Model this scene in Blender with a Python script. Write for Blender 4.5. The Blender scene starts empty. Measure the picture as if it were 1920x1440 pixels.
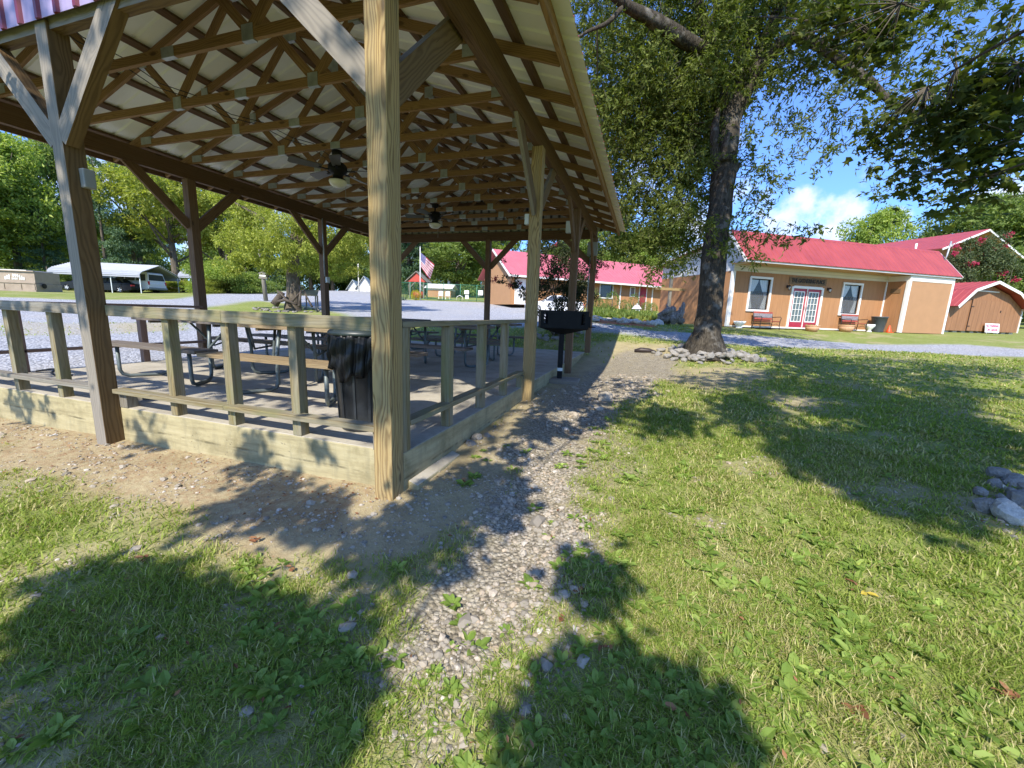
import bpy, bmesh, math, random
import numpy as np
from mathutils import Vector, Matrix

# ------------------------------------------------------------------ camera, light, sky, exposure
SC = bpy.context.scene
COL = SC.collection
F = 751.0
RM = Matrix(((0.9489639667684339, -0.08974925235369972, 0.30234493790548356),
             (0.31316873066166057, 0.15471283905197575, -0.9370108236131757),
             (0.03731937715025624, 0.9838744885067553, 0.17492356889421037)))
CP = Vector((1.514, -2.300, 0.990))
cam_data = bpy.data.cameras.new("camera")
cam_data.sensor_width = 36.0
cam_data.lens = 36.0 * F / 1920.0
cam_data.clip_start = 0.05
cam_data.clip_end = 3000.0
cam = bpy.data.objects.new("camera", cam_data)
COL.objects.link(cam)
cam.matrix_world = Matrix.Translation(CP) @ RM.to_4x4()
SC.camera = cam

SUN_EL = math.radians(44.0)
SUN_H = Vector((0.02, -1.0, 0.0)).normalized()
SUN = Vector((SUN_H.x * math.cos(SUN_EL), SUN_H.y * math.cos(SUN_EL), math.sin(SUN_EL)))
ld = bpy.data.lights.new("sun", 'SUN')
ld.energy = 3.7
ld.angle = math.radians(0.53)
ld.color = (1.0, 0.94, 0.84)
sun = bpy.data.objects.new("sun", ld)
COL.objects.link(sun)
sun.rotation_euler = (-SUN).to_track_quat('-Z', 'Y').to_euler()

W = bpy.data.worlds.new("World")
SC.world = W
W.use_nodes = True


def build_world():
    nt = W.node_tree
    N, L = nt.nodes, nt.links
    N.clear()
    out = N.new("ShaderNodeOutputWorld")
    bg = N.new("ShaderNodeBackground")
    sky = N.new("ShaderNodeTexSky")
    sky.sky_type = 'NISHITA'
    sky.sun_disc = False
    sky.sun_elevation = SUN_EL
    sky.sun_rotation = math.atan2(SUN_H.x, SUN_H.y)
    sky.air_density = 1.0
    sky.dust_density = 0.5
    sky.ozone_density = 2.2
    bg.inputs[1].default_value = 0.15
    geo = N.new("ShaderNodeTexCoord")
    nrm = N.new("ShaderNodeVectorMath"); nrm.operation = 'NORMALIZE'
    L.new(geo.outputs['Generated'], nrm.inputs[0])
    # clouds: soft cumulus heads where the photograph has them, thin veils elsewhere
    noise = N.new("ShaderNodeTexNoise"); noise.inputs['Scale'].default_value = 13.0
    noise.inputs['Detail'].default_value = 9.0; noise.inputs['Roughness'].default_value = 0.58
    L.new(nrm.outputs[0], noise.inputs['Vector'])

    def m(op, a, b=None, c=None):
        n = N.new("ShaderNodeMath"); n.operation = op
        for i, x in enumerate((a, b, c)):
            if x is None:
                continue
            if isinstance(x, (int, float)):
                n.inputs[i].default_value = x
            else:
                L.new(x, n.inputs[i])
        return n.outputs[0]

    def blob(px, py, w, amp):
        d = RM @ Vector((px - 960.0, 720.0 - py, -F)).normalized()
        dot = N.new("ShaderNodeVectorMath"); dot.operation = 'DOT_PRODUCT'
        L.new(nrm.outputs[0], dot.inputs[0]); dot.inputs[1].default_value = d
        ang = m('ARCCOSINE', m('MINIMUM', dot.outputs['Value'], 0.99999))
        q = m('DIVIDE', ang, w)
        g = m('SUBTRACT', 1.0, m('MULTIPLY', q, q))
        return m('MULTIPLY', m('MAXIMUM', g, -1.0), amp)
    blobs = None
    for a in ((1515, 404, .058, 1.25), (1560, 412, .050, 1.15), (1478, 428, .05, 1.1), (1690, 425, .035, .62),
              (1890, 362, .05, .8), (1930, 352, .045, .8), (1830, 385, .05, .55), (20, 215, .22, .62), (-200, 150, .5, .75),
              (700, 480, .25, .4), (1250, 440, .2, .45)):
        b = blob(*a)
        blobs = b if blobs is None else m('MAXIMUM', blobs, b)
    dens = m('ADD', m('MULTIPLY', blobs, 0.42), m('MULTIPLY', m('SUBTRACT', noise.outputs['Fac'], 0.5), 1.7))
    mr = N.new("ShaderNodeMapRange"); mr.interpolation_type = 'SMOOTHSTEP'
    mr.inputs['From Min'].default_value = 0.06; mr.inputs['From Max'].default_value = 0.52
    L.new(dens, mr.inputs['Value'])
    n2 = N.new("ShaderNodeTexNoise"); n2.inputs['Scale'].default_value = 14.0; n2.inputs['Detail'].default_value = 5.0
    L.new(nrm.outputs[0], n2.inputs['Vector'])
    cr = N.new("ShaderNodeMix"); cr.data_type = 'RGBA'
    cr.inputs['A'].default_value = (2.4, 2.9, 3.8, 1)
    cr.inputs['B'].default_value = (5.4, 5.5, 5.8, 1)
    L.new(n2.outputs['Fac'], cr.inputs['Factor'])
    # the photograph's sky is a saturated blue
    tint = N.new("ShaderNodeMix"); tint.data_type = 'RGBA'; tint.blend_type = 'MULTIPLY'
    tint.inputs['Factor'].default_value = 1.0
    tint.inputs['B'].default_value = (0.60, 0.77, 1.15, 1)
    sp = N.new("ShaderNodeSeparateXYZ"); L.new(nrm.outputs[0], sp.inputs[0])
    el = N.new("ShaderNodeMapRange"); el.interpolation_type = 'SMOOTHSTEP'; el.inputs['From Min'].default_value = 0.0; el.inputs['From Max'].default_value = .5
    L.new(sp.outputs['Z'], el.inputs['Value'])
    tc = N.new("ShaderNodeMix"); tc.data_type = 'RGBA'; tc.inputs['A'].default_value = (0.42, 0.63, 1.0, 1); tc.inputs['B'].default_value = (0.55, 0.73, 1.12, 1)
    L.new(el.outputs[0], tc.inputs['Factor']); L.new(tc.outputs['Result'], tint.inputs['B'])
    L.new(sky.outputs[0], tint.inputs['A'])
    mix = N.new("ShaderNodeMix"); mix.data_type = 'RGBA'
    L.new(mr.outputs[0], mix.inputs['Factor'])
    L.new(tint.outputs['Result'], mix.inputs['A'])
    L.new(cr.outputs['Result'], mix.inputs['B'])
    L.new(mix.outputs['Result'], bg.inputs[0])
    L.new(bg.outputs[0], out.inputs[0])


build_world()
SC.view_settings.view_transform = 'Standard'
SC.view_settings.look = 'None'
SC.view_settings.exposure = 1.0
SC.view_settings.gamma = 1.0
SC.render.engine = 'CYCLES'
SC.cycles.max_bounces = 8
SC.cycles.diffuse_bounces = 6
SC.cycles.glossy_bounces = 3
SC.cycles.transmission_bounces = 4
SC.cycles.transparent_max_bounces = 8
SC.cycles.caustics_reflective = False
SC.cycles.caustics_refractive = False
SC.cycles.use_denoising = True
SC.cycles.sample_clamp_indirect = 6.0

RNG = np.random.default_rng(7)
random.seed(7)
Z = Vector((0, 0, 1))

# ------------------------------------------------------------------ pixel <-> world helpers used to survey the photograph
RN = np.array(RM)
CN = np.array(CP)


def ray(px, py):
    v = np.array([px - 960.0, 720.0 - py, -F])
    return RN @ (v / np.linalg.norm(v))


def at(px, py, depth):
    """the point on the line of sight through a photo pixel at a distance measured along the view axis"""
    v = np.array([(px - 960.0) / F, (720.0 - py) / F, -1.0]) * depth
    return CN + RN @ v


def project(P):
    v = (np.atleast_2d(P) - CN) @ RN
    d = -v[:, 2]
    return np.stack([960 + F * v[:, 0] / np.maximum(d, 1e-3), 720 - F * v[:, 1] / np.maximum(d, 1e-3), d], 1)


# ------------------------------------------------------------------ the terrain, a smooth surface through surveyed points
HO = at(1513, 617, 20.5)                     # hall: foot of the double door
HU = np.array([.847, .5315, 0.0]); HU /= np.linalg.norm(HU)
HN = np.array([HU[1], -HU[0], 0.0])


def hall_w(u, n, z=0.0):
    return HO + HU * u + HN * n + np.array([0, 0, z])


_ctl = [(0, -.14, -.28), (-3, -.14, -.31), (-5.1, -.1, -.38), (-7, -.6, -.34), (0.05, 1.1, -.24), (.1, 3, -.18), (.1, 8.8, -.05),
        (1.5, -2.3, -.43), (-1.5, -2.0, -.43), (4, -2, -.38), (3.97, 1.22, -.22), (3.57, 3.9, -.08), (-6.3, 1.5, -.14),
        (-6.4, 5, -.10), (-6.4, 8.8, -.05), (-3, 9.2, -.05), (3.06, 9.31, .05), (-3, 4, -.3), (7, 4, -.08), (8, 10, .1), (0, -8, -.55), (-8, -6, -.5), (8, -6, -.4), (25, 0, .1)]
for _p, _d in (((1116, 577), 40), ((850, 564), 45), ((787, 563), 42), ((675, 546), 70), ((545, 581), 24), ((497, 564), 30), ((100, 545.5), 38),
               ((265, 550.5), 38), ((40, 546), 32), ((420, 549), 42), ((1600, 641), 17), ((1050, 607), 14), ((1150, 607), 26), ((340, 549), 44)):
    _ctl.append(tuple(at(_p[0], _p[1], _d)))
for _u, _n in ((-4.9, 0), (0, 0), (4.8, 1), (8, 1), (-4.9, -6), (8, -8), (12, -8)):
    _ctl.append(tuple(hall_w(_u, _n, -.03)))
for _u in (9.3, 15.9):
    _ctl.append(tuple(hall_w(_u, .3, .10)))
for _a in range(0, 360, 20):
    _r = 170.0
    _v = np.array([math.cos(math.radians(_a)), math.sin(math.radians(_a))])
    _ctl.append((_r * _v[0], _r * _v[1], 1.6 + 3.0 * max(_v[1], -.3)))
CTL = np.array(_ctl)


def _U(r):
    return np.where(r > 1e-9, r * r * np.log(np.maximum(r, 1e-9)), 0.0)


_d = np.linalg.norm(CTL[:, None, :2] - CTL[None, :, :2], axis=2)
_n = len(CTL)
_A = np.zeros((_n + 3, _n + 3))
_A[:_n, :_n] = _U(_d) + np.eye(_n) * 2.0
_A[:_n, _n] = 1; _A[:_n, _n + 1:] = CTL[:, :2]
_A[_n:, :_n] = _A[:_n, _n:].T
_TW = np.linalg.solve(_A, np.concatenate([CTL[:, 2], np.zeros(3)]))


def gz(x, y):
    x = np.atleast_1d(np.asarray(x, float)); y = np.atleast_1d(np.asarray(y, float))
    out = np.empty(x.shape)
    fx, fy, fo = x.ravel(), y.ravel(), out.ravel()
    for i in range(0, len(fx), 40000):
        s = slice(i, i + 40000)
        r = np.hypot(fx[s, None] - CTL[:, 0], fy[s, None] - CTL[:, 1])
        fo[s] = _U(r) @ _TW[:_n] + _TW[_n] + _TW[_n + 1] * fx[s] + _TW[_n + 2] * fy[s]
    return fo.reshape(x.shape)


def g1(x, y):
    return float(gz(x, y)[0])


def ground(px, py):
    """where the line of sight through a photo pixel meets the terrain"""
    d = ray(px, py)
    t = np.concatenate([np.linspace(0.5, 20, 400), np.linspace(20.1, 160, 900)])
    P = CN + d * t[:, None]
    h = P[:, 2] - gz(P[:, 0], P[:, 1])
    k = np.where(h < 0)[0]
    if len(k) == 0:
        return P[-1]
    k = k[0]
    if k == 0:
        return P[0]
    a = h[k - 1] / (h[k - 1] - h[k])
    return P[k - 1] + (P[k] - P[k - 1]) * a


# ------------------------------------------------------------------ value noise for masks
def vnoise(x, y, s, seed=0):
    x = x / s + 100.5; y = y / s + 57.3
    xi = np.floor(x).astype(np.int64); yi = np.floor(y).astype(np.int64)
    fx = x - xi; fy = y - yi
    fx = fx * fx * (3 - 2 * fx); fy = fy * fy * (3 - 2 * fy)

    def h(a, b):
        n = (a * 374761393 + b * 668265263 + seed * 974711) & 0x7fffffff
        n = ((n ^ (n >> 13)) * 1274126177) & 0x7fffffff
        return ((n ^ (n >> 16)) & 0xffff) / 65535.0
    return (h(xi, yi) * (1 - fx) + h(xi + 1, yi) * fx) * (1 - fy) + (h(xi, yi + 1) * (1 - fx) + h(xi + 1, yi + 1) * fx) * fy


def fbm(x, y, s, seed=0, o=4):
    r = 0; a = .5; t = 0
    for i in range(o):
        r = r + a * vnoise(x, y, s / 2 ** i, seed + i); t += a; a *= .55
    return r / t


# ------------------------------------------------------------------ object helpers
def tag(o, label=None, cat=None, group=None, kind=None):
    if label: o['label'] = label
    if cat: o['category'] = cat
    if group: o['group'] = group
    if kind: o['kind'] = kind
    return o


def thing(name, label, cat, loc=(0, 0, 0), rz=0.0, group=None):
    o = bpy.data.objects.new(name, None)
    COL.objects.link(o)
    o.location = loc
    o.rotation_euler = (0, 0, rz)
    o.empty_display_size = .2
    return tag(o, label, cat, group)


def link_mesh(name, me, mats, parent=None):
    o = bpy.data.objects.new(name, me)
    COL.objects.link(o)
    for m in (mats if isinstance(mats, (list, tuple)) else [mats]):
        me.materials.append(m)
    if parent is not None:
        o.parent = parent
    return o


def copy_tree(o, parent=None):
    c = o.copy()
    COL.objects.link(c)
    if parent is not None:
        c.parent = parent
    for ch in list(o.children):
        copy_tree(ch, c)
    return c


class MB:
    """collects shapes for ONE mesh object; wood gets a UV map that runs along each board"""

    def __init__(self):
        self.v = []; self.f = []; self.uv = []; self.mi = []; self.sm = []

    def face(self, idx, uv=None, mi=0, smooth=False):
        self.f.append(tuple(idx)); self.mi.append(mi); self.sm.append(smooth)
        self.uv.append(uv if uv else [(0, 0)] * len(idx))

    def poly(self, pts, mi=0, uvs=None):
        b = len(self.v)
        self.v += [tuple(p) for p in pts]
        self.face(range(b, b + len(pts)), uvs or [(p[0] + p[1], p[2]) for p in pts], mi)

    def beam(self, p0, p1, w, h, up=Z, mi=0, taper=1.0):
        p0 = Vector(p0); p1 = Vector(p1)
        t = p1 - p0
        ln = t.length
        t = t / ln
        s = t.cross(Vector(up))
        if s.length < 1e-4:
            s = t.cross(Vector((0, 1, 0)))
        s.normalize()
        n = s.cross(t)
        b = len(self.v)
        for p, k in ((p0, 1.0), (p1, taper)):
            for a, c in ((-1, -1), (1, -1), (1, 1), (-1, 1)):
                self.v.append(tuple(p + s * (a * w * .5 * k) + n * (c * h * .5 * k)))
        uo = random.uniform(0, 40); vo = random.uniform(0, 40)
        across = (w, h, w, h)
        acc = vo
        for i in range(4):
            j = (i + 1) % 4
            self.face((b + i, b + j, b + 4 + j, b + 4 + i), [(uo, acc), (uo, acc + across[i]), (uo + ln, acc + across[i]), (uo + ln, acc)], mi)
            acc += across[i] + .31
        self.face((b + 3, b + 2, b + 1, b), [(uo, vo), (uo + .02, vo), (uo + .02, vo + h), (uo, vo + h)], mi)
        self.face((b + 4, b + 5, b + 6, b + 7), [(uo, vo), (uo + .02, vo), (uo + .02, vo + h), (uo, vo + h)], mi)
        return self

    def box(self, c, size, mi=0):
        x, y, z = c
        sx, sy, sz = size
        m = max(size)
        if sz == m:
            return self.beam((x, y, z - sz / 2), (x, y, z + sz / 2), sx, sy, up=(0, 1, 0), mi=mi)
        if sx == m:
            return self.beam((x - sx / 2, y, z), (x + sx / 2, y, z), sy, sz, mi=mi)
        return self.beam((x, y - sy / 2, z), (x, y + sy / 2, z), sx, sz, mi=mi)

    def tube(self, pts, radii, seg=8, mi=0, cap=True):
        pts = [Vector(p) for p in pts]
        if not isinstance(radii, (list, tuple)):
            radii = [radii] * len(pts)
        b = len(self.v)
        ref = None
        ln = random.uniform(0, 20)
        us = []
        for i, p in enumerate(pts):
            a = pts[max(i - 1, 0)]; c = pts[min(i + 1, len(pts) - 1)]
            t = (c - a).normalized()
            if ref is None:
                ref = t.orthogonal().normalized()
            ref = (ref - t * ref.dot(t))
            if ref.length < 1e-4:
                ref = t.orthogonal()
            ref.normalize()
            q = t.cross(ref)
            if i:
                ln += (p - pts[i - 1]).length
            us.append(ln)
            for k in range(seg):
                an = 2 * math.pi * k / seg
                self.v.append(tuple(p + (ref * math.cos(an) + q * math.sin(an)) * radii[i]))
        for i in range(len(pts) - 1):
            for k in range(seg):
                k2 = (k + 1) % seg
                r = radii[i] * 6.28 / seg
                self.face((b + i * seg + k, b + i * seg + k2, b + (i + 1) * seg + k2, b + (i + 1) * seg + k),
                          [(us[i], k * r), (us[i], (k + 1) * r), (us[i + 1], (k + 1) * r), (us[i + 1], k * r)], mi, True)
        if cap:
            self.face([b + k for k in range(seg)][::-1], None, mi)
            e = b + (len(pts) - 1) * seg
            self.face([e + k for k in range(seg)], None, mi)
        return self

    def lathe(self, prof, c=(0, 0, 0), seg=20, mi=0, smooth=True, sx=1.0, sy=1.0):
        b = len(self.v)
        for r, z in prof:
            for k in range(seg):
                a = 2 * math.pi * k / seg
                self.v.append((c[0] + r * sx * math.cos(a), c[1] + r * sy * math.sin(a), c[2] + z))
        for i in range(len(prof) - 1):
            for k in range(seg):
                k2 = (k + 1) % seg
                self.face((b + i * seg + k, b + i * seg + k2, b + (i + 1) * seg + k2, b + (i + 1) * seg + k),
                          [(k / seg, prof[i][1]), ((k + 1) / seg, prof[i][1]), ((k + 1) / seg, prof[i + 1][1]), (k / seg, prof[i + 1][1])], mi, smooth)
        if prof[0][0] > 1e-4:
            self.face([b + k for k in range(seg)][::-1], None, mi)
        if prof[-1][0] > 1e-4:
            e = b + (len(prof) - 1) * seg
            self.face([e + k for k in range(seg)], None, mi)
        return self

    def prism(self, prof, axis_from, axis_to, mi=0):
        """extrude an outline (list of 3D points) by a vector"""
        d = Vector(axis_to) - Vector(axis_from)
        b = len(self.v)
        n = len(prof)
        for p in prof:
            self.v.append(tuple(Vector(p)))
        for p in prof:
            self.v.append(tuple(Vector(p) + d))
        L = d.length
        acc = 0.0
        for i in range(n):
            j = (i + 1) % n
            e = (Vector(prof[j]) - Vector(prof[i])).length
            self.face((b + i, b + j, b + n + j, b + n + i), [(0, acc), (0, acc + e), (L, acc + e), (L, acc)], mi)
            acc += e
        self.face(list(range(b, b + n))[::-1], [(self.v[b + k][0] + self.v[b + k][1], self.v[b + k][2]) for k in range(n)][::-1], mi)
        self.face(range(b + n, b + 2 * n), [(self.v[b + k][0] + self.v[b + k][1], self.v[b + k][2]) for k in range(n)], mi)
        return self

    def split(self, name, mats, parent=None, bevel=0.0):
        """every box collected so far becomes an object of its own"""
        for k in range(0, len(self.v), 8):
            m = MB(); m.v = self.v[k:k + 8]; f0 = k // 8 * 6
            m.f = [tuple(i - k for i in f) for f in self.f[f0:f0 + 6]]; m.uv = self.uv[f0:f0 + 6]; m.mi = self.mi[f0:f0 + 6]; m.sm = self.sm[f0:f0 + 6]
            m.build(name, mats, parent, bevel)

    def mesh(self, name):
        me = bpy.data.meshes.new(name)
        me.from_pydata(self.v, [], self.f)
        uvl = me.uv_layers.new(name="UVMap")
        flat = []
        for u in self.uv:
            for a in u:
                flat += [a[0], a[1]]
        uvl.data.foreach_set("uv", flat)
        me.polygons.foreach_set("material_index", self.mi)
        me.polygons.foreach_set("use_smooth", self.sm)
        bm = bmesh.new(); bm.from_mesh(me)
        bmesh.ops.recalc_face_normals(bm, faces=bm.faces)
        bm.to_mesh(me); bm.free()
        me.update()
        return me

    def build(self, name, mats, parent=None, bevel=0.0):
        o = link_mesh(name, self.mesh(name), mats, parent)
        if bevel:
            md = o.modifiers.new("bevel", 'BEVEL')
            md.width = bevel; md.segments = 2; md.limit_method = 'ANGLE'; md.angle_limit = math.radians(40)
        return o


def text_mesh(name, body, size, mat, parent, loc, rot, extrude=.004, align='CENTER', sx=1.0, bold=0.0):
    cu = bpy.data.curves.new(name, 'FONT')
    cu.body = body; cu.size = size; cu.extrude = extrude; cu.align_x = align; cu.align_y = 'CENTER'; cu.offset = bold
    tmp = bpy.data.objects.new(name, cu)
    COL.objects.link(tmp)
    dg = bpy.context.evaluated_depsgraph_get()
    me = bpy.data.meshes.new_from_object(tmp.evaluated_get(dg))
    bpy.data.objects.remove(tmp)
    o = link_mesh(name, me, mat, parent)
    o.location = loc; o.rotation_euler = rot; o.scale = (sx, 1, 1)
    return o


def raw_mesh(name, V, Fq, smooth=False, attrs=None):
    """fast mesh from numpy arrays; Fq is (n, k) with k corners per face"""
    me = bpy.data.meshes.new(name)
    n, k = Fq.shape
    me.vertices.add(len(V)); me.loops.add(n * k); me.polygons.add(n)
    me.vertices.foreach_set("co", np.ascontiguousarray(V, np.float32).ravel())
    me.loops.foreach_set("vertex_index", np.ascontiguousarray(Fq, np.int32).ravel())
    me.polygons.foreach_set("loop_start", np.arange(0, n * k, k, dtype=np.int32))
    me.polygons.foreach_set("loop_total", np.full(n, k, np.int32))
    me.polygons.foreach_set("use_smooth", np.full(n, smooth, bool))
    if attrs:
        for nm, (dom, arr) in attrs.items():
            a = me.attributes.new(nm, 'FLOAT', dom)
            a.data.foreach_set("value", np.ascontiguousarray(arr, np.float32).ravel())
    me.update(calc_edges=True)
    return me
# ------------------------------------------------------------------ materials
class NT:
    def __init__(self, name):
        self.m = bpy.data.materials.new(name)
        self.m.use_nodes = True
        self.t = self.m.node_tree
        self.t.nodes.clear()
        self.out = self.n("ShaderNodeOutputMaterial")
        self.b = self.n("ShaderNodeBsdfPrincipled")
        self.t.links.new(self.b.outputs[0], self.out.inputs[0])

    def n(self, k, **kw):
        x = self.t.nodes.new(k)
        for a, v in kw.items():
            setattr(x, a, v)
        return x

    def l(self, a, b):
        self.t.links.new(a, b)

    def put(self, sock, v):
        if hasattr(v, 'is_output'):
            self.l(v, sock)
        else:
            sock.default_value = v

    def math(self, op, a, b=0.0, c=None, clamp=False):
        x = self.n("ShaderNodeMath", operation=op, use_clamp=clamp)
        self.put(x.inputs[0], a); self.put(x.inputs[1], b)
        if c is not None: self.put(x.inputs[2], c)
        return x.outputs[0]

    def noise(self, vec, scale, detail=4, rough=.55, dist=0.0):
        x = self.n("ShaderNodeTexNoise")
        if vec is not None: self.l(vec, x.inputs['Vector'])
        x.inputs['Scale'].default_value = scale; x.inputs['Detail'].default_value = detail
        x.inputs['Roughness'].default_value = rough; x.inputs['Distortion'].default_value = dist
        return x.outputs['Fac']

    def voro(self, vec, scale, feature='F1', out='Distance', rnd=1.0):
        x = self.n("ShaderNodeTexVoronoi", feature=feature)
        self.l(vec, x.inputs['Vector']); x.inputs['Scale'].default_value = scale
        if 'Randomness' in x.inputs: x.inputs['Randomness'].default_value = rnd
        return x.outputs[out]

    def ramp(self, fac, stops, interp='LINEAR'):
        x = self.n("ShaderNodeValToRGB")
        x.color_ramp.interpolation = interp
        e = x.color_ramp.elements
        while len(e) < len(stops): e.new(.5)
        for i, (p, c) in enumerate(stops):
            e[i].position = p; e[i].color = (*c, 1) if len(c) == 3 else c
        self.l(fac, x.inputs[0])
        return x.outputs[0]

    def rng(self, v, a, b, c=0.0, d=1.0, smooth=False):
        x = self.n("ShaderNodeMapRange", clamp=True)
        if smooth: x.interpolation_type = 'SMOOTHSTEP'
        self.put(x.inputs['Value'], v)
        for k, q in (('From Min', a), ('From Max', b), ('To Min', c), ('To Max', d)): x.inputs[k].default_value = q
        return x.outputs[0]

    def mix(self, fac, a, b, blend='MIX'):
        x = self.n("ShaderNodeMix", data_type='RGBA', blend_type=blend)
        self.put(x.inputs['Factor'], fac)
        self.put(x.inputs['A'], (*a, 1) if isinstance(a, tuple) else a)
        self.put(x.inputs['B'], (*b, 1) if isinstance(b, tuple) else b)
        return x.outputs['Result']

    def mapped(self, vec, sc, rot=(0, 0, 0)):
        x = self.n("ShaderNodeMapping")
        self.l(vec, x.inputs[0]); x.inputs['Scale'].default_value = sc; x.inputs['Rotation'].default_value = rot
        return x.outputs[0]

    def bump(self, h, strength=.3, dist=.01):
        x = self.n("ShaderNodeBump")
        x.inputs['Strength'].default_value = strength; x.inputs['Distance'].default_value = dist
        self.l(h, x.inputs['Height'])
        self.l(x.outputs[0], self.b.inputs['Normal'])

    def coord(self, k='Object'):
        return self.n("ShaderNodeTexCoord").outputs[k]

    def attr(self, nm):
        return self.n("ShaderNodeAttribute", attribute_name=nm).outputs['Fac']

    def done(self, color=None, rough=None, metal=None, spec=None):
        if color is not None: self.put(self.b.inputs['Base Color'], (*color, 1) if isinstance(color, tuple) else color)
        if rough is not None: self.put(self.b.inputs['Roughness'], rough)
        if metal is not None: self.b.inputs['Metallic'].default_value = metal
        if spec is not None: self.b.inputs['Specular IOR Level'].default_value = spec
        return self.m


def m_plain(name, c, rough=.6, var=.12, scale=6.0, metal=0.0, bump=0.0, spec=.5, dirt=None):
    t = NT(name)
    co = t.coord()
    f = t.noise(co, scale, 5, .6)
    lo = tuple(x * (1 - var) for x in c); hi = tuple(min(1, x * (1 + var)) for x in c)
    col = t.ramp(f, ((.3, lo), (.7, hi)))
    if dirt:
        g = t.rng(t.noise(co, scale * .35, 6, .65), .5, .75, 0, .55)
        col = t.mix(g, col, dirt)
    if bump: t.bump(t.noise(co, scale * 8, 3), bump, .005)
    return t.done(col, rough, metal, spec)


def m_wood(name, light, dark, rings=1.0, weather=None, rough=.75, knots=True, moss=None, bleach=None):
    """softwood board: annual-ring bands along the board (UV u runs along it), knots, fine pores, weathering"""
    t = NT(name)
    uv = t.coord('UV')
    # long wavy distortion for cathedral figure
    w = t.mapped(uv, (1.1, 5.0, 1))
    n1 = t.noise(w, 1.0, 3, .5)
    sep = t.n("ShaderNodeSeparateXYZ"); t.l(uv, sep.inputs[0])
    kn = t.n("ShaderNodeTexVoronoi", feature='F1')
    t.l(t.mapped(uv, (2.3, 6.0, 1)), kn.inputs['Vector']); kn.inputs['Scale'].default_value = 1.0
    kd = kn.outputs['Distance']
    kbend = t.rng(kd, 0.0, .34, 1.0, 0.0, True)
    v = t.math('ADD', t.math('MULTIPLY', sep.outputs['Y'], 250.0 * rings), t.math('MULTIPLY', n1, 58.0 * rings))
    v = t.math('ADD', v, t.math('MULTIPLY', kbend, 9.0))
    s = t.math('SINE', v)
    s = t.rng(s, -1, 1, 0, 1)
    s = t.math('POWER', s, 1.6)
    fine = t.noise(t.mapped(uv, (14, 420, 1)), 1.0, 3, .6)
    broad = t.noise(t.mapped(uv, (1.3, 9, 1)), 1.0, 4, .6)
    f = t.math('ADD', t.math('MULTIPLY', s, .68), t.math('MULTIPLY', fine, .32), clamp=True)
    col = t.mix(f, light, dark)
    col = t.mix(t.rng(broad, .35, .75, 0, .45), col, tuple(x * .72 for x in light))
    if knots:
        k = t.rng(kd, .07, .125, 1.0, 0.0, True)
        col = t.mix(t.math('MULTIPLY', k, .88), col, tuple(x * .42 for x in dark))
    if weather:
        wz = t.rng(t.noise(t.mapped(uv, (.9, 13, 1)), 1.0, 5, .65), .38, .62, 0, .9)
        wz = t.math('MULTIPLY', wz, weather[3])
        col = t.mix(wz, col, t.mix(fine, tuple(x * .75 for x in weather[:3]), tuple(x * 1.2 for x in weather[:3])))
    if moss:
        mo = t.rng(t.noise(t.coord(), 2.3, 5, .65), .5, .68, 0, .5)
        col = t.mix(mo, col, moss)
    if bleach:   # the face turned to the weather has gone grey
        nz = t.n("ShaderNodeSeparateXYZ"); t.l(t.n("ShaderNodeNewGeometry").outputs['True Normal'], nz.inputs[0])
        bl = t.math('MULTIPLY', t.rng(nz.outputs['Y'], -.4, -.7), .85)
        col = t.mix(bl, col, t.mix(f, tuple(x * 1.05 for x in bleach), tuple(x * .78 for x in bleach)))
    # season checks: thin dark cracks along the board
    ck = t.noise(t.mapped(uv, (1.4, 70, 1)), 1.0, 2, .5)
    cr = t.rng(ck, .705, .73, 0, .8)
    col = t.mix(cr, col, tuple(x * .25 for x in dark))
    t.bump(t.math('SUBTRACT', t.math('ADD', t.math('MULTIPLY', s, -.35), t.math('MULTIPLY', fine, .5)), cr), .35, .002)
    return t.done(col, rough, spec=.25)


def m_leaf(name, c, c2, trans=.35, rough=.55, spec=.35, hue=.0):
    """two-sided leaf that lets some light through; every leaf gets its own tint"""
    t = NT(name)
    g = t.n("ShaderNodeNewGeometry")
    f = g.outputs['Random Per Island']
    col = t.ramp(f, ((0.0, tuple(x * .75 for x in c)), (.55, c), (.93, c2), (1.0, tuple(min(1, x * 1.35) for x in c2))))
    obj = t.n("ShaderNodeObjectInfo").outputs['Random']
    col = t.mix(t.rng(obj, 0, 1, 0, .35), col, tuple(x * .62 for x in c))
    t.done(col, rough, spec=spec)
    tr = t.n("ShaderNodeBsdfTranslucent")
    tc = t.mix(1.0, col, (1.25, 1.35, .45), 'MULTIPLY')
    t.l(tc, tr.inputs[0])
    mx = t.n("ShaderNodeMixShader")
    mx.inputs[0].default_value = trans
    t.l(t.b.outputs[0], mx.inputs[1]); t.l(tr.outputs[0], mx.inputs[2])
    t.l(mx.outputs[0], t.out.inputs[0])
    return t.m


def m_bark(name, c, dark, scale=9.0, pale=None):
    t = NT(name)
    co = t.coord()
    st = t.mapped(co, (1, 1, .22))
    n = t.noise(st, scale * 1.6, 7, .7, .6)
    v = t.noise(t.mapped(co, (1, 1, .09)), scale * 2.2, 5, .6, .8)
    ridge = t.rng(t.math('ADD', t.math('MULTIPLY', v, .6), t.math('MULTIPLY', n, .4)), .38, .62, 0, 1)
    col = t.mix(ridge, dark, c)
    col = t.mix(t.rng(t.noise(co, 1.7, 4), .42, .7, 0, .6), col, tuple(x * .55 for x in c))
    if pale:
        col = t.mix(t.rng(t.noise(co, 2.6, 5, .6), .56, .66, 0, .75), col, pale)
    t.bump(ridge, .85, .03)
    return t.done(col, .9, spec=.15)


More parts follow.
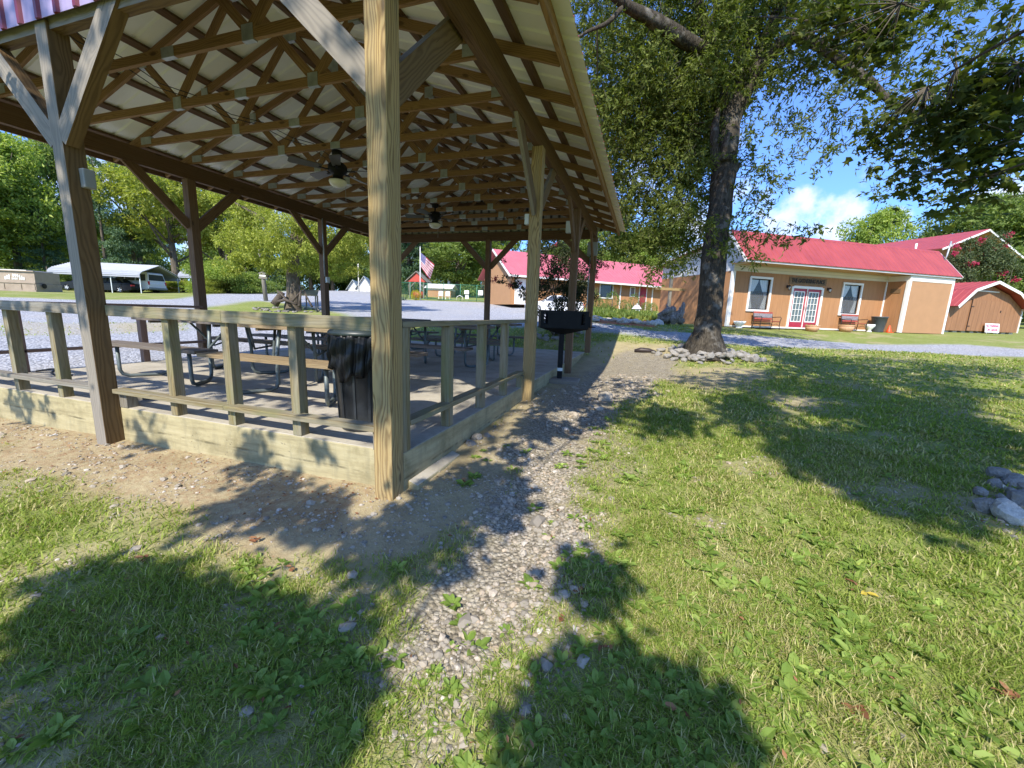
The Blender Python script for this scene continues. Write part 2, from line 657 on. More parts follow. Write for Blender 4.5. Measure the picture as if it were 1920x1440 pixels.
def m_siding(name, c, groove=.3, axis=0, dark=.5, width=.012, rough=.7, var=.08):
    """vertical grooved panel siding (object X) or horizontal lap boards (object Z)"""
    t = NT(name)
    co = t.coord()
    sep = t.n("ShaderNodeSeparateXYZ"); t.l(co, sep.inputs[0])
    a = t.math('ADD', sep.outputs['X'], t.math('MULTIPLY', sep.outputs['Y'], 1.0)) if axis == 0 else sep.outputs['Z']
    fr = t.math('FRACT', t.math('DIVIDE', a, groove))
    g = t.rng(fr, width / groove, width / groove * 1.6, 1.0, 0.0)
    f = t.noise(t.mapped(co, (3, 3, .5) if axis == 0 else (.5, .5, 5)), 2.2, 5, .6)
    col = t.ramp(f, ((.3, tuple(x * (1 - var) for x in c)), (.7, tuple(x * (1 + var) for x in c))))
    col = t.mix(t.math('MULTIPLY', g, .65), col, tuple(x * dark for x in c))
    h = t.math('SUBTRACT', 1.0, g) if axis == 0 else fr
    t.bump(h, .4, .012)
    return t.done(col, rough, spec=.3)


def m_glass(name, c=(.02, .025, .03), rough=.06):
    t = NT(name)
    return t.done(c, rough, 0.0, .9)


def m_roofmetal(name, c, rough=.42, dirt=.25):
    t = NT(name)
    co = t.coord()
    f = t.noise(co, 1.4, 6, .65)
    col = t.ramp(f, ((.3, tuple(x * .86 for x in c)), (.7, tuple(min(1, x * 1.1) for x in c))))
    st = t.noise(t.mapped(co, (9, .6, .6)), 1.0, 4, .6)
    col = t.mix(t.rng(st, .5, .8, 0, dirt), col, tuple(x * .6 for x in c))
    return t.done(col, t.rng(f, .3, .7, rough, rough + .15), .0, .5)


M = {}
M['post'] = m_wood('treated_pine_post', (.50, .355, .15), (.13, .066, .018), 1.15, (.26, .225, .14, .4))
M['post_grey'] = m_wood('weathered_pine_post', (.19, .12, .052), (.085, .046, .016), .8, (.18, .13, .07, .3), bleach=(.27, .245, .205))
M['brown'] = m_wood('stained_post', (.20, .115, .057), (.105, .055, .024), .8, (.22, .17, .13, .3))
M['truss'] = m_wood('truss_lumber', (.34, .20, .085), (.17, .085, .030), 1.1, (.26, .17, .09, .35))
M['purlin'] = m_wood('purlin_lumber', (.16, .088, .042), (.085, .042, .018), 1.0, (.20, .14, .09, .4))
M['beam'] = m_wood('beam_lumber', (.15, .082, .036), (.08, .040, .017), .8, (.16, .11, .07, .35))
M['rail'] = m_wood('rail_lumber', (.26, .205, .10), (.125, .09, .035), .9, (.28, .26, .195, .85), moss=(.18, .195, .075))
M['rail_red'] = m_wood('stained_rail', (.27, .17, .125), (.17, .095, .06), .9, (.22, .17, .15, .5))
M['grey_wood'] = m_wood('grey_weathered_lumber', (.22, .19, .14), (.10, .08, .055), .9, (.27, .26, .225, .9))
M['table'] = m_wood('table_plank', (.17, .135, .10), (.10, .075, .052), 1.0, (.19, .17, .15, .8))
M['table_new'] = m_wood('table_plank_new', (.31, .225, .12), (.18, .12, .055), 1.0, (.30, .25, .17, .35))
M['galv'] = m_plain('galvanised_steel', (.40, .43, .41), .5, .22, 14, .55)
M['galv_pipe'] = m_plain('galvanised_pipe', (.135, .16, .155), .5, .2, 9, .35)
M['white_box'] = m_plain('painted_box', (.62, .64, .60), .5, .05)
M['grey_box'] = m_plain('painted_grey_box', (.26, .27, .25), .5, .05)
M['black_metal'] = m_plain('black_iron', (.006, .006, .006), .65, .35, 12, spec=.25)
M['black_plastic'] = m_plain('black_plastic', (.016, .018, .020), .45, .25, 5, dirt=(.10, .11, .12))
M['bag'] = m_plain('bin_liner', (.007, .007, .008), .42, .2, 5, spec=.35)
M['green_lid'] = m_plain('bin_lid', (.022, .034, .034), .42, .2, 5)
M['white'] = m_plain('white_paint', (.78, .77, .72), .55, .05, 3)
M['cream'] = m_plain('cream_paint', (.72, .69, .60), .55, .06, 3)
M['shade_globe'] = m_plain('frosted_globe', (.72, .70, .58), .35, .04)
M['concrete_dark'] = m_plain('pad_concrete', (.23, .20, .155), .9, .2, 5, bump=.4)
M['rope'] = m_plain('cord_black', (.02, .02, .02), .7)


def m_concrete():
    t = NT('slab_concrete')
    co = t.coord()
    f = t.noise(co, 2.2, 8, .65)
    f2 = t.noise(co, 28, 4, .6)
    geo = t.n("ShaderNodeNewGeometry")
    nz = t.n("ShaderNodeSeparateXYZ"); t.l(geo.outputs['True Normal'], nz.inputs[0])
    top = t.ramp(f, ((.3, (.31, .275, .21)), (.5, (.42, .38, .30)), (.72, (.50, .455, .36))))
    top = t.mix(t.rng(f2, .45, .7, 0, .3), top, (.23, .21, .18))
    top = t.mix(t.rng(t.voro(co, 3.1), .0, .05, .6, 0), top, (.10, .09, .07))
    lay = t.noise(t.mapped(co, (.8, .8, 9)), 2.0, 6, .7)
    side = t.ramp(lay, ((.28, (.24, .20, .11)), (.5, (.38, .325, .18)), (.72, (.47, .41, .245))))
    side = t.mix(t.rng(t.noise(co, 3.0, 6, .7), .48, .64, 0, .7), side, (.20, .17, .085))
    side = t.mix(t.rng(t.noise(t.mapped(co, (5, 5, .7)), 1.6, 6, .7), .5, .68, 0, .6), side, (.24, .215, .13))
    sep = t.n("ShaderNodeSeparateXYZ"); t.l(co, sep.inputs[0])
    seam = t.math('ABSOLUTE', t.math('ADD', t.math('ADD', sep.outputs['Z'], .165), t.math('MULTIPLY', t.noise(co, 1.4, 4), .05)))
    sk = t.math('MULTIPLY', t.rng(seam, .0, .014, 1, 0), t.rng(t.noise(co, 5, 3), .45, .6))
    side = t.mix(t.math('MULTIPLY', sk, .7), side, (.08, .07, .04))
    pit = t.math('MULTIPLY', t.rng(t.voro(t.mapped(co, (1, 1, 1.6)), 24), .10, .2, 1, 0), t.rng(t.noise(co, 2.3, 3), .56, .64))
    side = t.mix(t.math('MULTIPLY', pit, .7), side, (.07, .06, .04))
    k = t.rng(t.math('ABSOLUTE', nz.outputs['Z']), .5, .8)
    col = t.mix(k, side, top)
    t.bump(t.math('SUBTRACT', t.math('ADD', f, t.math('MULTIPLY', f2, .3)), t.math('ADD', sk, pit)), .5, .012)
    return t.done(col, .88, spec=.25)


M['slab'] = m_concrete()


def m_panel_under():
    t = NT('roof_panel_white_side')
    co = t.coord()
    f = t.noise(co, 1.1, 6, .6)
    st = t.noise(t.mapped(co, (.8, 7, .8)), 1.5, 5, .6)
    col = t.ramp(f, ((.3, (.84, .84, .74)), (.7, (.90, .90, .82))))
    col = t.mix(t.rng(st, .55, .85, 0, .4), col, (.70, .70, .58))
    return t.done(col, .42, spec=.4)


M['panel_under'] = m_panel_under()
M['roof_red'] = m_roofmetal('red_roof_metal', (.34, .060, .058))
M['roof_red2'] = m_roofmetal('red_roof_metal_faded', (.50, .13, .15))
M['gable_metal'] = m_roofmetal('gable_metal_sky_reflection', (.36, .29, .45), .35, .4)  # lavender sky reflection painted into the red sheet's colour
M['gable_rib'] = m_plain('gable_rib_red', (.16, .018, .03), .4, .2)
M['gable_white'] = m_plain('gable_metal_back', (.60, .60, .55), .5, .1)
M['tan_siding'] = m_siding('tan_panel_siding', (.39, .198, .088), .30, 0, .7)
M['tan_flat'] = m_plain('tan_board', (.40, .22, .105), .75, .06, 2)
M['motel_wall'] = m_siding('motel_siding', (.42, .215, .095), .4, 0, .75)
M['lap_white'] = m_siding('white_lap_siding', (.66, .66, .63), .13, 1, .6, .015)
M['barn'] = m_siding('barn_panel_siding', (.30, .150, .072), .42, 0, .4, .02, var=.15)
M['soffit'] = m_plain('tan_soffit', (.48, .29, .14), .7, .05)
M['glass'] = m_glass('window_glass', (.045, .05, .055))
M['glass_grey'] = m_glass('window_glass_grey', (.13, .14, .15), .12)
M['glass_door'] = m_glass('door_glass', (.10, .13, .14), .08)
M['curtain'] = m_plain('white_curtain', (.74, .74, .72), .9, .08, 10)
M['door_red'] = m_plain('red_door_paint', (.36, .028, .05), .45, .08)
M['bench_red'] = m_plain('red_stained_slat', (.37, .075, .05), .6, .2, 12)
M['iron'] = m_plain('dark_iron', (.045, .032, .028), .5, .2, 12, .3)
M['lattice'] = m_plain('grey_bench_panel', (.24, .23, .24), .6, .3, 20)
M['terracotta'] = m_plain('terracotta', (.56, .32, .18), .8, .15, 10)
M['orange'] = m_plain('orange_plastic', (.78, .085, .02), .5, .1)
M['grey_plastic'] = m_plain('grey_bin_plastic', (.062, .07, .078), .5, .15, 4)
M['sign_wood'] = m_plain('sign_board', (.19, .115, .055), .7, .25, 14)
M['sign_letters'] = m_plain('sign_lettering', (.025, .02, .015), .6)
M['sign_red'] = m_plain('sign_red_paint', (.62, .02, .10), .6)
M['sign_white'] = m_plain('sign_face', (.86, .84, .82), .5, .03)
M['stone'] = None


def m_stone(name, c):
    t = NT(name)
    co = t.coord()
    f = t.noise(co, 5.0, 8, .7)
    r = t.n("ShaderNodeObjectInfo").outputs['Random']
    col = t.ramp(f, ((.28, tuple(x * .6 for x in c)), (.5, c), (.72, tuple(min(1, x * 1.35) for x in c))))
    col = t.mix(t.rng(r, 0, 1, 0, .6), col, (c[0] * .62, c[1] * .62, c[2] * .62))
    col = t.mix(t.rng(t.noise(t.coord(), 1.6, 5, .7), .5, .66, 0, .6), col, (c[0] * .8, c[1] * .66, c[2] * .44))
    t.bump(f, .7, .03)
    return t.done(col, .88, spec=.25)


M['stone'] = m_stone('pale_limestone', (.33, .31, .275))
M['stone_white'] = m_stone('white_limestone', (.60, .56, .48))
M['drift'] = m_bark('driftwood', (.40, .35, .30), (.13, .10, .08), 7)
M['bark_oak'] = m_bark('oak_bark', (.125, .105, .078), (.026, .021, .015), 11, (.25, .23, .195))
M['bark_far'] = m_bark('far_bark', (.20, .165, .12), (.05, .04, .03), 6)
M['bark_gum'] = m_bark('gum_bark', (.20, .17, .13), (.05, .04, .03), 12)
M['twig'] = m_plain('twig_bark', (.10, .085, .06), .9, .2)
M['leaf_oak'] = m_leaf('oak_leaf', (.135, .175, .038), (.25, .285, .08), .46, .6, .15)
M['leaf_gum'] = m_leaf('gum_leaf', (.075, .105, .026), (.17, .19, .045), .38, .55, .18)
M['leaf_bright'] = m_leaf('bright_leaf', (.29, .385, .085), (.44, .50, .13), .42, .6, .15)
M['leaf_yellow'] = m_leaf('walnut_leaf', (.32, .355, .075), (.46, .475, .12), .45, .6, .15)
M['leaf_dark'] = m_leaf('conifer_leaf', (.095, .17, .085), (.165, .25, .12), .28)
M['leaf_mid'] = m_leaf('mid_leaf', (.20, .275, .075), (.31, .37, .11), .40, .6, .15)
M['leaf_myrtle'] = m_leaf('myrtle_leaf_shaded', (.042, .058, .026), (.085, .095, .040), .28)  # backlit shade put into the leaf colour
M['leaf_myrtle2'] = m_leaf('myrtle_leaf_sunlit', (.085, .125, .050), (.16, .19, .075), .3)  # same leaf with sunlight put into its colour
M['flower'] = m_leaf('myrtle_flower', (.50, .035, .10), (.68, .10, .19), .3)
M['hedge'] = m_leaf('hedge_leaf', (.11, .19, .04), (.20, .28, .07), .3)
M['hedge_gold'] = m_leaf('gold_shrub_leaf', (.42, .38, .02), (.60, .52, .04), .3)
M['lily'] = m_leaf('lily_leaf', (.14, .21, .040), (.30, .34, .075), .35)
M['grass_blade'] = m_leaf('grass_blade', (.275, .365, .062), (.46, .51, .13), .45, .6, .15)
M['grass_dry'] = m_leaf('dry_grass', (.46, .41, .17), (.58, .52, .26), .3, .8, .1)
M['weed'] = m_leaf('broad_weed', (.25, .37, .07), (.42, .52, .13), .42, .5, .2)
M['dead_leaf'] = m_leaf('dead_leaf', (.22, .095, .045), (.36, .18, .085), .15, .7, .2)
M['dead_yellow'] = m_leaf('dead_leaf_yellow', (.55, .42, .06), (.62, .50, .10), .2, .7, .2)


def m_pebble():
    t = NT('pebble')
    g = t.n("ShaderNodeNewGeometry").outputs['Random Per Island']
    col = t.ramp(g, ((0, (.20, .175, .135)), (.25, (.31, .27, .205)), (.6, (.40, .35, .27)), (.85, (.39, .30, .195)), (1.0, (.54, .49, .41))))
    n = t.noise(t.coord(), 60, 3)
    col = t.mix(t.rng(n, .4, .7, 0, .3), col, (.25, .22, .19))
    return t.done(col, .85, spec=.3)


M['pebble'] = m_pebble()


def m_ground():
    """one material for the whole terrain sheet; the masks say what covers the soil where"""
    t = NT('terrain')
    co = t.coord()
    n_big = t.noise(co, .55, 5, .6)
    n_mid = t.noise(co, 3.2, 6, .65)
    n_fine = t.noise(co, 34, 5, .7)
    n_vf = t.noise(co, 130, 3, .7)
    # soil
    soil = t.ramp(n_mid, ((.25, (.28, .222, .12)), (.5, (.41, .338, .19)), (.75, (.50, .42, .25))))
    soil = t.mix(t.rng(n_fine, .45, .72, 0, .55), soil, (.25, .185, .11))
    soil = t.mix(t.rng(n_vf, .56, .7, 0, .6), soil, (.47, .39, .27))
    reddish = t.math('MULTIPLY', t.attr('litter'), t.rng(t.noise(co, 16, 5, .7), .42, .62))
    soil = t.mix(t.math('MULTIPLY', reddish, .55), soil, (.27, .14, .07))
    # turf
    gmix = t.noise(t.mapped(co, (1, 1, 1)), 60, 4, .75)
    turf = t.ramp(gmix, ((.25, (.07, .09, .020)), (.5, (.18, .225, .045)), (.78, (.37, .37, .11))))
    turf = t.mix(t.rng(n_big, .4, .66, 0, .45), turf, (.27, .31, .09))
    dry = t.rng(t.noise(co, 9, 6, .7), .48, .68, 0, .55)
    turf = t.mix(dry, turf, (.40, .36, .18))
    # gravel
    def gravel(scale, lo, mi, hi):
        v = t.n("ShaderNodeTexVoronoi", feature='F1')
        t.l(co, v.inputs['Vector']); v.inputs['Scale'].default_value = scale
        c = t.n("ShaderNodeSeparateColor"); t.l(v.outputs['Color'], c.inputs[0])
        col = t.ramp(c.outputs[0], ((0, lo), (.5, mi), (1, hi)))
        e = t.rng(v.outputs['Distance'], .35, .75, 0, .7)
        return t.mix(e, col, tuple(x * .38 for x in lo)), v.outputs['Distance']
    gp, gd = gravel(42, (.27, .228, .16), (.385, .335, .245), (.49, .44, .34))
    gl, ld_ = gravel(26, (.30, .305, .315), (.46, .465, .48), (.66, .66, .67))
    gl = t.mix(t.rng(n_big, .5, .68, 0, .35), gl, (.42, .385, .33))
    path, lot, bare = t.attr('path'), t.attr('lot'), t.attr('bare')
    col = t.mix(bare, turf, soil)
    pm = t.math('MULTIPLY', path, t.rng(t.noise(co, 7, 5, .7), .3, .5, .35, 1))
    col = t.mix(pm, col, gp)
    col = t.mix(t.attr('mulch'), col, t.mix(n_fine, (.30, .10, .04), (.44, .18, .08)))
    col = t.mix(lot, col, gl)
    h = t.math('ADD', t.math('MULTIPLY', n_fine, .6), t.math('MULTIPLY', n_vf, .4))
    h = t.math('SUBTRACT', h, t.math('MULTIPLY', pm, gd))
    h = t.math('SUBTRACT', h, t.math('MULTIPLY', lot, t.math('MULTIPLY', ld_, 1.4)))
    t.bump(h, .85, .02)
    return t.done(col, .95, spec=.12)


M['ground'] = m_ground()
# ------------------------------------------------------------------ terrain masks
def poly_px(pts):
    """outline given partly in photo pixels (projected on the terrain), partly as ('w', x, y)"""
    out = []
    for p in pts:
        if p[0] == 'w':
            out.append((p[1], p[2]))
        else:
            q = ground(*p)
            out.append((q[0], q[1]))
    return np.array(out)


def sdist(x, y, poly):
    """signed distance to a polygon, positive inside"""
    d = np.full(x.shape, 1e9)
    ins = np.zeros(x.shape, bool)
    n = len(poly)
    for i in range(n):
        ax, ay = poly[i]; bx, by = poly[(i + 1) % n]
        ex, ey = bx - ax, by - ay
        L2 = ex * ex + ey * ey + 1e-12
        t = np.clip(((x - ax) * ex + (y - ay) * ey) / L2, 0, 1)
        d = np.minimum(d, np.hypot(x - ax - t * ex, y - ay - t * ey))
        c = ((ay > y) != (by > y)) & (x < (bx - ax) * (y - ay) / (by - ay + 1e-12) + ax)
        ins ^= c
    return np.where(ins, d, -d)


PATH = poly_px([(1275, 672), (1262, 700), (1200, 742), (1160, 790), (1118, 850), (1088, 900), (1078, 960), (1072, 1040), (1050, 1130), (1030, 1230),
                (995, 1340), (975, 1437), (770, 1437), (735, 1370), (700, 1270), (722, 1160), (790, 1075), (860, 1000), (915, 930), (955, 850), (1005, 780),
                (1090, 715), (1130, 672), (1190, 652)])
PATH2 = poly_px([(1010, 900), (1075, 905), (1150, 880), (1200, 800), (1160, 760), (1090, 790)])
BARE = poly_px([('w', -7.5, -.2), ('w', -6.2, -.05), ('w', -6.0, .4), ('w', -.2, .4), ('w', -.2, 8.6), (1140, 668), (1205, 700), (1165, 760), (1110, 800), (1030, 880), (1000, 960), (900, 1040),
                (770, 1110), (690, 1120), (560, 1100), (450, 1070), (330, 1045), (230, 1000), (140, 960), (80, 905), (-40, 880)])
PATCH = [poly_px(q) for q in (
    [(1440, 745), (1500, 738), (1560, 748), (1545, 768), (1470, 772)],
    [(1770, 925), (1920, 915), (1990, 960), (1940, 1010), (1860, 985), (1800, 965)],
    [(1500, 1385), (1600, 1370), (1730, 1420), (1740, 1437), (1560, 1437)],
    [(1090, 655), (1140, 640), (1270, 645), (1272, 690), (1150, 700)],
    [(1225, 690), (1430, 690), (1440, 712), (1330, 735), (1215, 712)],
    [(0, 600), (120, 607), (345, 604), (350, 617), (180, 628), (0, 628)],
    [(215, 606), (345, 604), (350, 620), (215, 624)],
    [(1040, 1140), (1120, 1130), (1190, 1180), (1120, 1210), (1050, 1200)],
    [(330, 1045), (560, 1095), (720, 1120), (740, 1210), (690, 1290), (600, 1250), (520, 1180), (380, 1120)],
    [(20, 1230), (180, 1190), (330, 1240), (260, 1330), (80, 1330)],
    [(420, 1290), (620, 1330), (760, 1400), (700, 1437), (480, 1437), (380, 1370)],
)]
LOT = poly_px([('w', -170, -30), (-500, 572), (0, 557), (150, 562.5), (330, 561), (400, 551), (520, 548), (600, 543), (700, 543), (760, 562), (880, 566),
               (1000, 570), (1090, 586), (1110, 605), (1230, 621), (1480, 634), (1800, 645), (1919, 655), (2300, 690), ('w', 60, 40), ('w', 60, 10), (2200, 690), (1919, 669), (1700, 660),
               (1480, 652), (1290, 641), (1200, 630), (1110, 622), (980, 613), (860, 608), (740, 606), (655, 610), (640, 630), ('w', -6.15, 8.9), ('w', -6.15, .3), ('w', -7.0, -.1), ('w', -14, -2.5), ('w', -60, -12)])
ISLAND = poly_px([(372, 577), (480, 563.5), (560, 571), (640, 588), (690, 601), (600, 603), (480, 606), (372, 602)])
ISLAND2 = poly_px([(-30, 563), (35, 565), (75, 569), (20, 571), (-60, 572)])
GARDEN = poly_px([(1115, 597), (1225, 600), (1240, 606), (1228, 614), (1115, 606)])


def soft(sd, w):
    t = np.clip(sd / w * .5 + .5, 0, 1)
    return t * t * (3 - 2 * t)


def masks(x, y):
    wob = (fbm(x, y, .9, 3) - .5) * .55 + (fbm(x, y, .22, 9, 3) - .5) * .22
    wide = (fbm(x, y, 3.0, 5) - .5) * 1.4
    path = np.maximum(soft(sdist(x, y, PATH) + wob, .22), .75 * soft(sdist(x, y, PATH2) + wob * 1.5, .4))
    bare = soft(sdist(x, y, BARE) + wob * 1.3, .30)
    for i, p in enumerate(PATCH):
        bare = np.maximum(bare, (.9 if i < 7 and i != 2 else .62) * soft(sdist(x, y, p) + wob, .3))
    worn = np.clip((fbm(x, y, .75, 21, 5) - .60) * 9, 0, .55)
    bare = np.maximum(bare, worn)
    bare = np.maximum(bare, path * .9)
    lot = soft(sdist(x, y, LOT) + wob * .8 + wide * .0, .25)
    lot = lot * (1 - soft(sdist(x, y, ISLAND) + wide * .6, .5)) * (1 - soft(sdist(x, y, ISLAND2) + wob, .5))
    strip = np.clip(np.maximum(soft(sdist(x, y, PATCH[5]) + wob, .4) * .45, soft(sdist(x, y, PATCH[6]) + wob, .3) * .8), 0, 1)
    lot = lot * (1 - strip * .85)
    mulch = soft(sdist(x, y, GARDEN), .15)
    litter = np.exp(-((y + .35) / .45) ** 2) * (x < -.2) * (x > -7)
    return path, bare, lot, mulch, litter


def build_ground():
    n = 560
    t = np.linspace(-1, 1, n)
    a = 2.3
    s = a * np.sinh(t * np.arcsinh(190 / a))
    X, Y = np.meshgrid(s + .9, s - .3, indexing='ij')
    x = X.ravel(); y = Y.ravel()
    z = gz(x, y)
    path, bare, lot, mulch, litter = masks(x, y)
    near = np.exp(-((x - 1) ** 2 + (y - 1) ** 2) / 14 ** 2)
    z = z + near * ((fbm(x, y, .55, 31) - .5) * .045 + (fbm(x, y, .12, 33, 3) - .5) * .016)
    # washed-out hollow along the drip edge of the roof
    z = z - .035 * np.exp(-((x - .78) / .28) ** 2) * (y > -1) * (y < 9.4)
    V = np.stack([x, y, z], 1)
    i = np.arange(n * n).reshape(n, n)
    Fq = np.stack([i[:-1, :-1], i[1:, :-1], i[1:, 1:], i[:-1, 1:]], -1).reshape(-1, 4)
    cls = np.zeros(n * n, int)
    cls[path > .5] = 1
    cls[lot > .5] = 2
    fc = cls[Fq]
    fcl = np.where((fc == 2).sum(1) >= 2, 2, np.where((fc == 1).sum(1) >= 2, 1, 0))
    at_ = dict(path=path, bare=bare, lot=lot, mulch=mulch, litter=litter)
    for k, nm in ((0, "ground"), (1, "gravel_path"), (2, "gravel_road")):
        q = Fq[fcl == k]
        u, inv = np.unique(q.ravel(), return_inverse=True)
        me = raw_mesh(nm, V[u], inv.reshape(-1, 4), True, {kk: ('POINT', vv[u]) for kk, vv in at_.items()})
        o = link_mesh(nm, me, M['ground'])
        tag(o, kind='structure')


build_ground()


# ------------------------------------------------------------------ scattered leaves, blades and pebbles (numpy)
def frames(d, up_hint=None):
    """unit axis d (n,3) -> two unit vectors across it, randomly rolled"""
    n = len(d)
    h = RNG.normal(size=(n, 3)) if up_hint is None else up_hint
    s = np.cross(d, h)
    s /= np.linalg.norm(s, axis=1, keepdims=True) + 1e-9
    q = np.cross(s, d)
    return s, q


def leaf_faces(P, D, size, shape, hint=None):
    """P base points, D unit leaf axes, size (n,), shape 'willow'|'oval'|'star'; returns V, F (triangles/quads)"""
    n = len(P)
    s, q = frames(D, hint)
    if shape == 'willow':      # narrow lance
        T = np.array([(0, 0, 0), (.45, .155, .03), (1, 0, -.06), (.45, -.155, .03)])
        Fq = np.array([(0, 1, 2, 3)])
    elif shape == 'lance':
        T = np.array([(0, 0, 0), (.4, .22, .06), (1, 0, -.08), (.4, -.22, .06)])
        Fq = np.array([(0, 1, 2, 3)])
    elif shape == 'oval':
        T = np.array([(0, 0, 0), (.3, .26, .05), (.72, .22, .03), (1, 0, -.1), (.72, -.22, .03), (.3, -.26, .05), (.3, 0, -.02), (.72, 0, -.05)])
        Fq = np.array([(0, 1, 6, 6), (1, 2, 7, 6), (2, 3, 7, 7), (0, 6, 5, 5), (6, 7, 4, 5), (7, 3, 4, 4)])
    elif shape == 'star':      # five pointed lobes
        pts = []
        for k in range(5):
            a = math.radians(-120 + 60 * k)
            pts.append((.5 + .62 * math.cos(a), .62 * math.sin(a), -.08))
            if k < 4:
                a2 = math.radians(-90 + 60 * k)
                pts.append((.5 + .27 * math.cos(a2), .27 * math.sin(a2), .0))
        T = np.array([(.0, 0, 0), (.42, 0, .05)] + pts)
        k = len(pts)
        Fq = np.array([(1, 2 + j, 3 + j, 3 + j) for j in range(k - 1)] + [(0, 2, 1, 1), (0, 1, 1 + k, 1 + k)])
    m = len(T)
    S = size[:, None, None]
    V = P[:, None, :] + S * (T[None, :, 0:1] * D[:, None, :] + T[None, :, 1:2] * s[:, None, :] + T[None, :, 2:3] * q[:, None, :])
    idx = (np.arange(n) * m)[:, None, None] + Fq[None]
    return V.reshape(-1, 3), idx.reshape(-1, 4)


def mixed_mesh(name, V, Fq):
    """quads, where a repeated last corner means a triangle"""
    tri = Fq[:, 2] == Fq[:, 3]
    if not tri.any():
        return raw_mesh(name, V, Fq)
    if tri.all():
        return raw_mesh(name, V, Fq[:, :3])
    q = Fq[~tri]; t = Fq[tri][:, :3]
    allf = np.concatenate([np.concatenate([t[:, [0, 1, 2]]]), np.concatenate([q[:, [0, 1, 2]], q[:, [0, 2, 3]]])])
    return raw_mesh(name, V, allf)


def unit(v):
    return v / (np.linalg.norm(v, axis=1, keepdims=True) + 1e-9)


def wedge_points(count, r0, r1, power=1.0):
    """random ground points ahead of the photographer, from r0 to r1 metres away"""
    a = RNG.uniform(-62, 62, count) + 17.6
    r = r0 + (r1 - r0) * RNG.uniform(0, 1, count) ** power
    an = np.radians(90 + a)
    return CP[0] + r * np.cos(an), CP[1] + r * np.sin(an), r


def off_slab(x, y, mgn=.02):
    return ~((x > -6.1 - mgn) & (x < 0.0 + mgn) & (y > 0 - mgn) & (y < 8.85 + mgn))


def build_grass():
    Vs, Fs = [], []
    dV, dF = [], []
    off = doff = 0
    for cnt, r0, r1, hgt, wid, pw in ((230000, .75, 2.6, .036, .0021, .62), (240000, 2.3, 5.0, .040, .0034, .72), (170000, 4.6, 9.5, .045, .0065, .8), (110000, 9, 20, .052, .014, .8)):
        x, y, r = wedge_points(cnt, r0, r1, pw)
        path, bare, lot, mulch, _ = masks(x, y)
        clump = fbm(x, y, .16, 51, 3)
        g = np.clip(1 - np.maximum(np.maximum(bare * 1.03, path * 1.1), np.maximum(lot, mulch)), 0, 1)
        g = g * np.clip((clump - .30) * 3.4, .28, 1)
        keep = (RNG.uniform(0, 1, cnt) < g) & off_slab(x, y, .05)
        x, y, r = x[keep], y[keep], r[keep]
        n = len(x)
        z = ground_surface(x, y)
        h = hgt * RNG.uniform(.45, 1.45, n) * (.42 + 1.15 * fbm(x, y, .38, 61, 3))
        an = RNG.uniform(0, 2 * math.pi, n)
        lean = np.abs(RNG.normal(1.0, .6, n))
        D = unit(np.stack([np.cos(an) * lean, np.sin(an) * lean, np.ones(n)], 1))
        sd = np.stack([-np.sin(an), np.cos(an), np.zeros(n)], 1)
        w = wid * RNG.uniform(.6, 1.3, n)
        B = np.stack([x, y, z - .004], 1)
        mid = B + D * (h * .6)[:, None]
        tip = mid + unit(D * 1.0 + np.stack([np.cos(an), np.sin(an), -RNG.uniform(-.2, .8, n)], 1) * .6) * (h * .6)[:, None]
        V = np.stack([B - sd * w[:, None], B + sd * w[:, None], mid + sd * (w * .8)[:, None], mid - sd * (w * .8)[:, None], tip], 1)
        dry = RNG.uniform(0, 1, n) < (.20 + .30 * np.clip((fbm(x, y, .9, 71, 3) - .42) * 5, 0, 1))
        for sel, (VV, FF) in ((~dry, (Vs, Fs)), (dry, (dV, dF))):
            v = V[sel]
            k = len(v)
            o = off if VV is Vs else doff
            i = (np.arange(k) * 5 + o)[:, None]
            FF.append(np.concatenate([i + np.array([[0, 1, 2, 3]]), i + np.array([[3, 2, 4, 4]])]))
            VV.append(v.reshape(-1, 3))
            if VV is Vs: off += k * 5
            else: doff += k * 5
    g = link_mesh("grass", mixed_mesh("grass", np.concatenate(Vs), np.concatenate(Fs)), M['grass_blade'])
    tag(g, "short mown green grass blades covering the lawn", kind='stuff')
    g = link_mesh("dry_grass", mixed_mesh("dry_grass", np.concatenate(dV), np.concatenate(dF)), M['grass_dry'])
    tag(g, "straw coloured dry grass blades mixed into the lawn", kind='stuff')


def ground_surface(x, y):
    near = np.exp(-((x - 1) ** 2 + (y - 1) ** 2) / 14 ** 2)
    z = gz(x, y) + near * ((fbm(x, y, .55, 31) - .5) * .045 + (fbm(x, y, .12, 33, 3) - .5) * .016)
    return z - .035 * np.exp(-((x - .78) / .28) ** 2) * (y > -1) * (y < 9.4)


def gs(x, y):
    return float(ground_surface(np.array([float(x)]), np.array([float(y)]))[0])


def pebble_template(seed):
    r = np.random.default_rng(seed)
    bm = bmesh.new()
    bmesh.ops.create_icosphere(bm, subdivisions=1, radius=1)
    V = np.array([v.co[:] for v in bm.verts]); Fq = np.array([[v.index for v in f.verts] for f in bm.faces])
    bm.free()
    return V * (1 + r.normal(0, .16, len(V)))[:, None], Fq


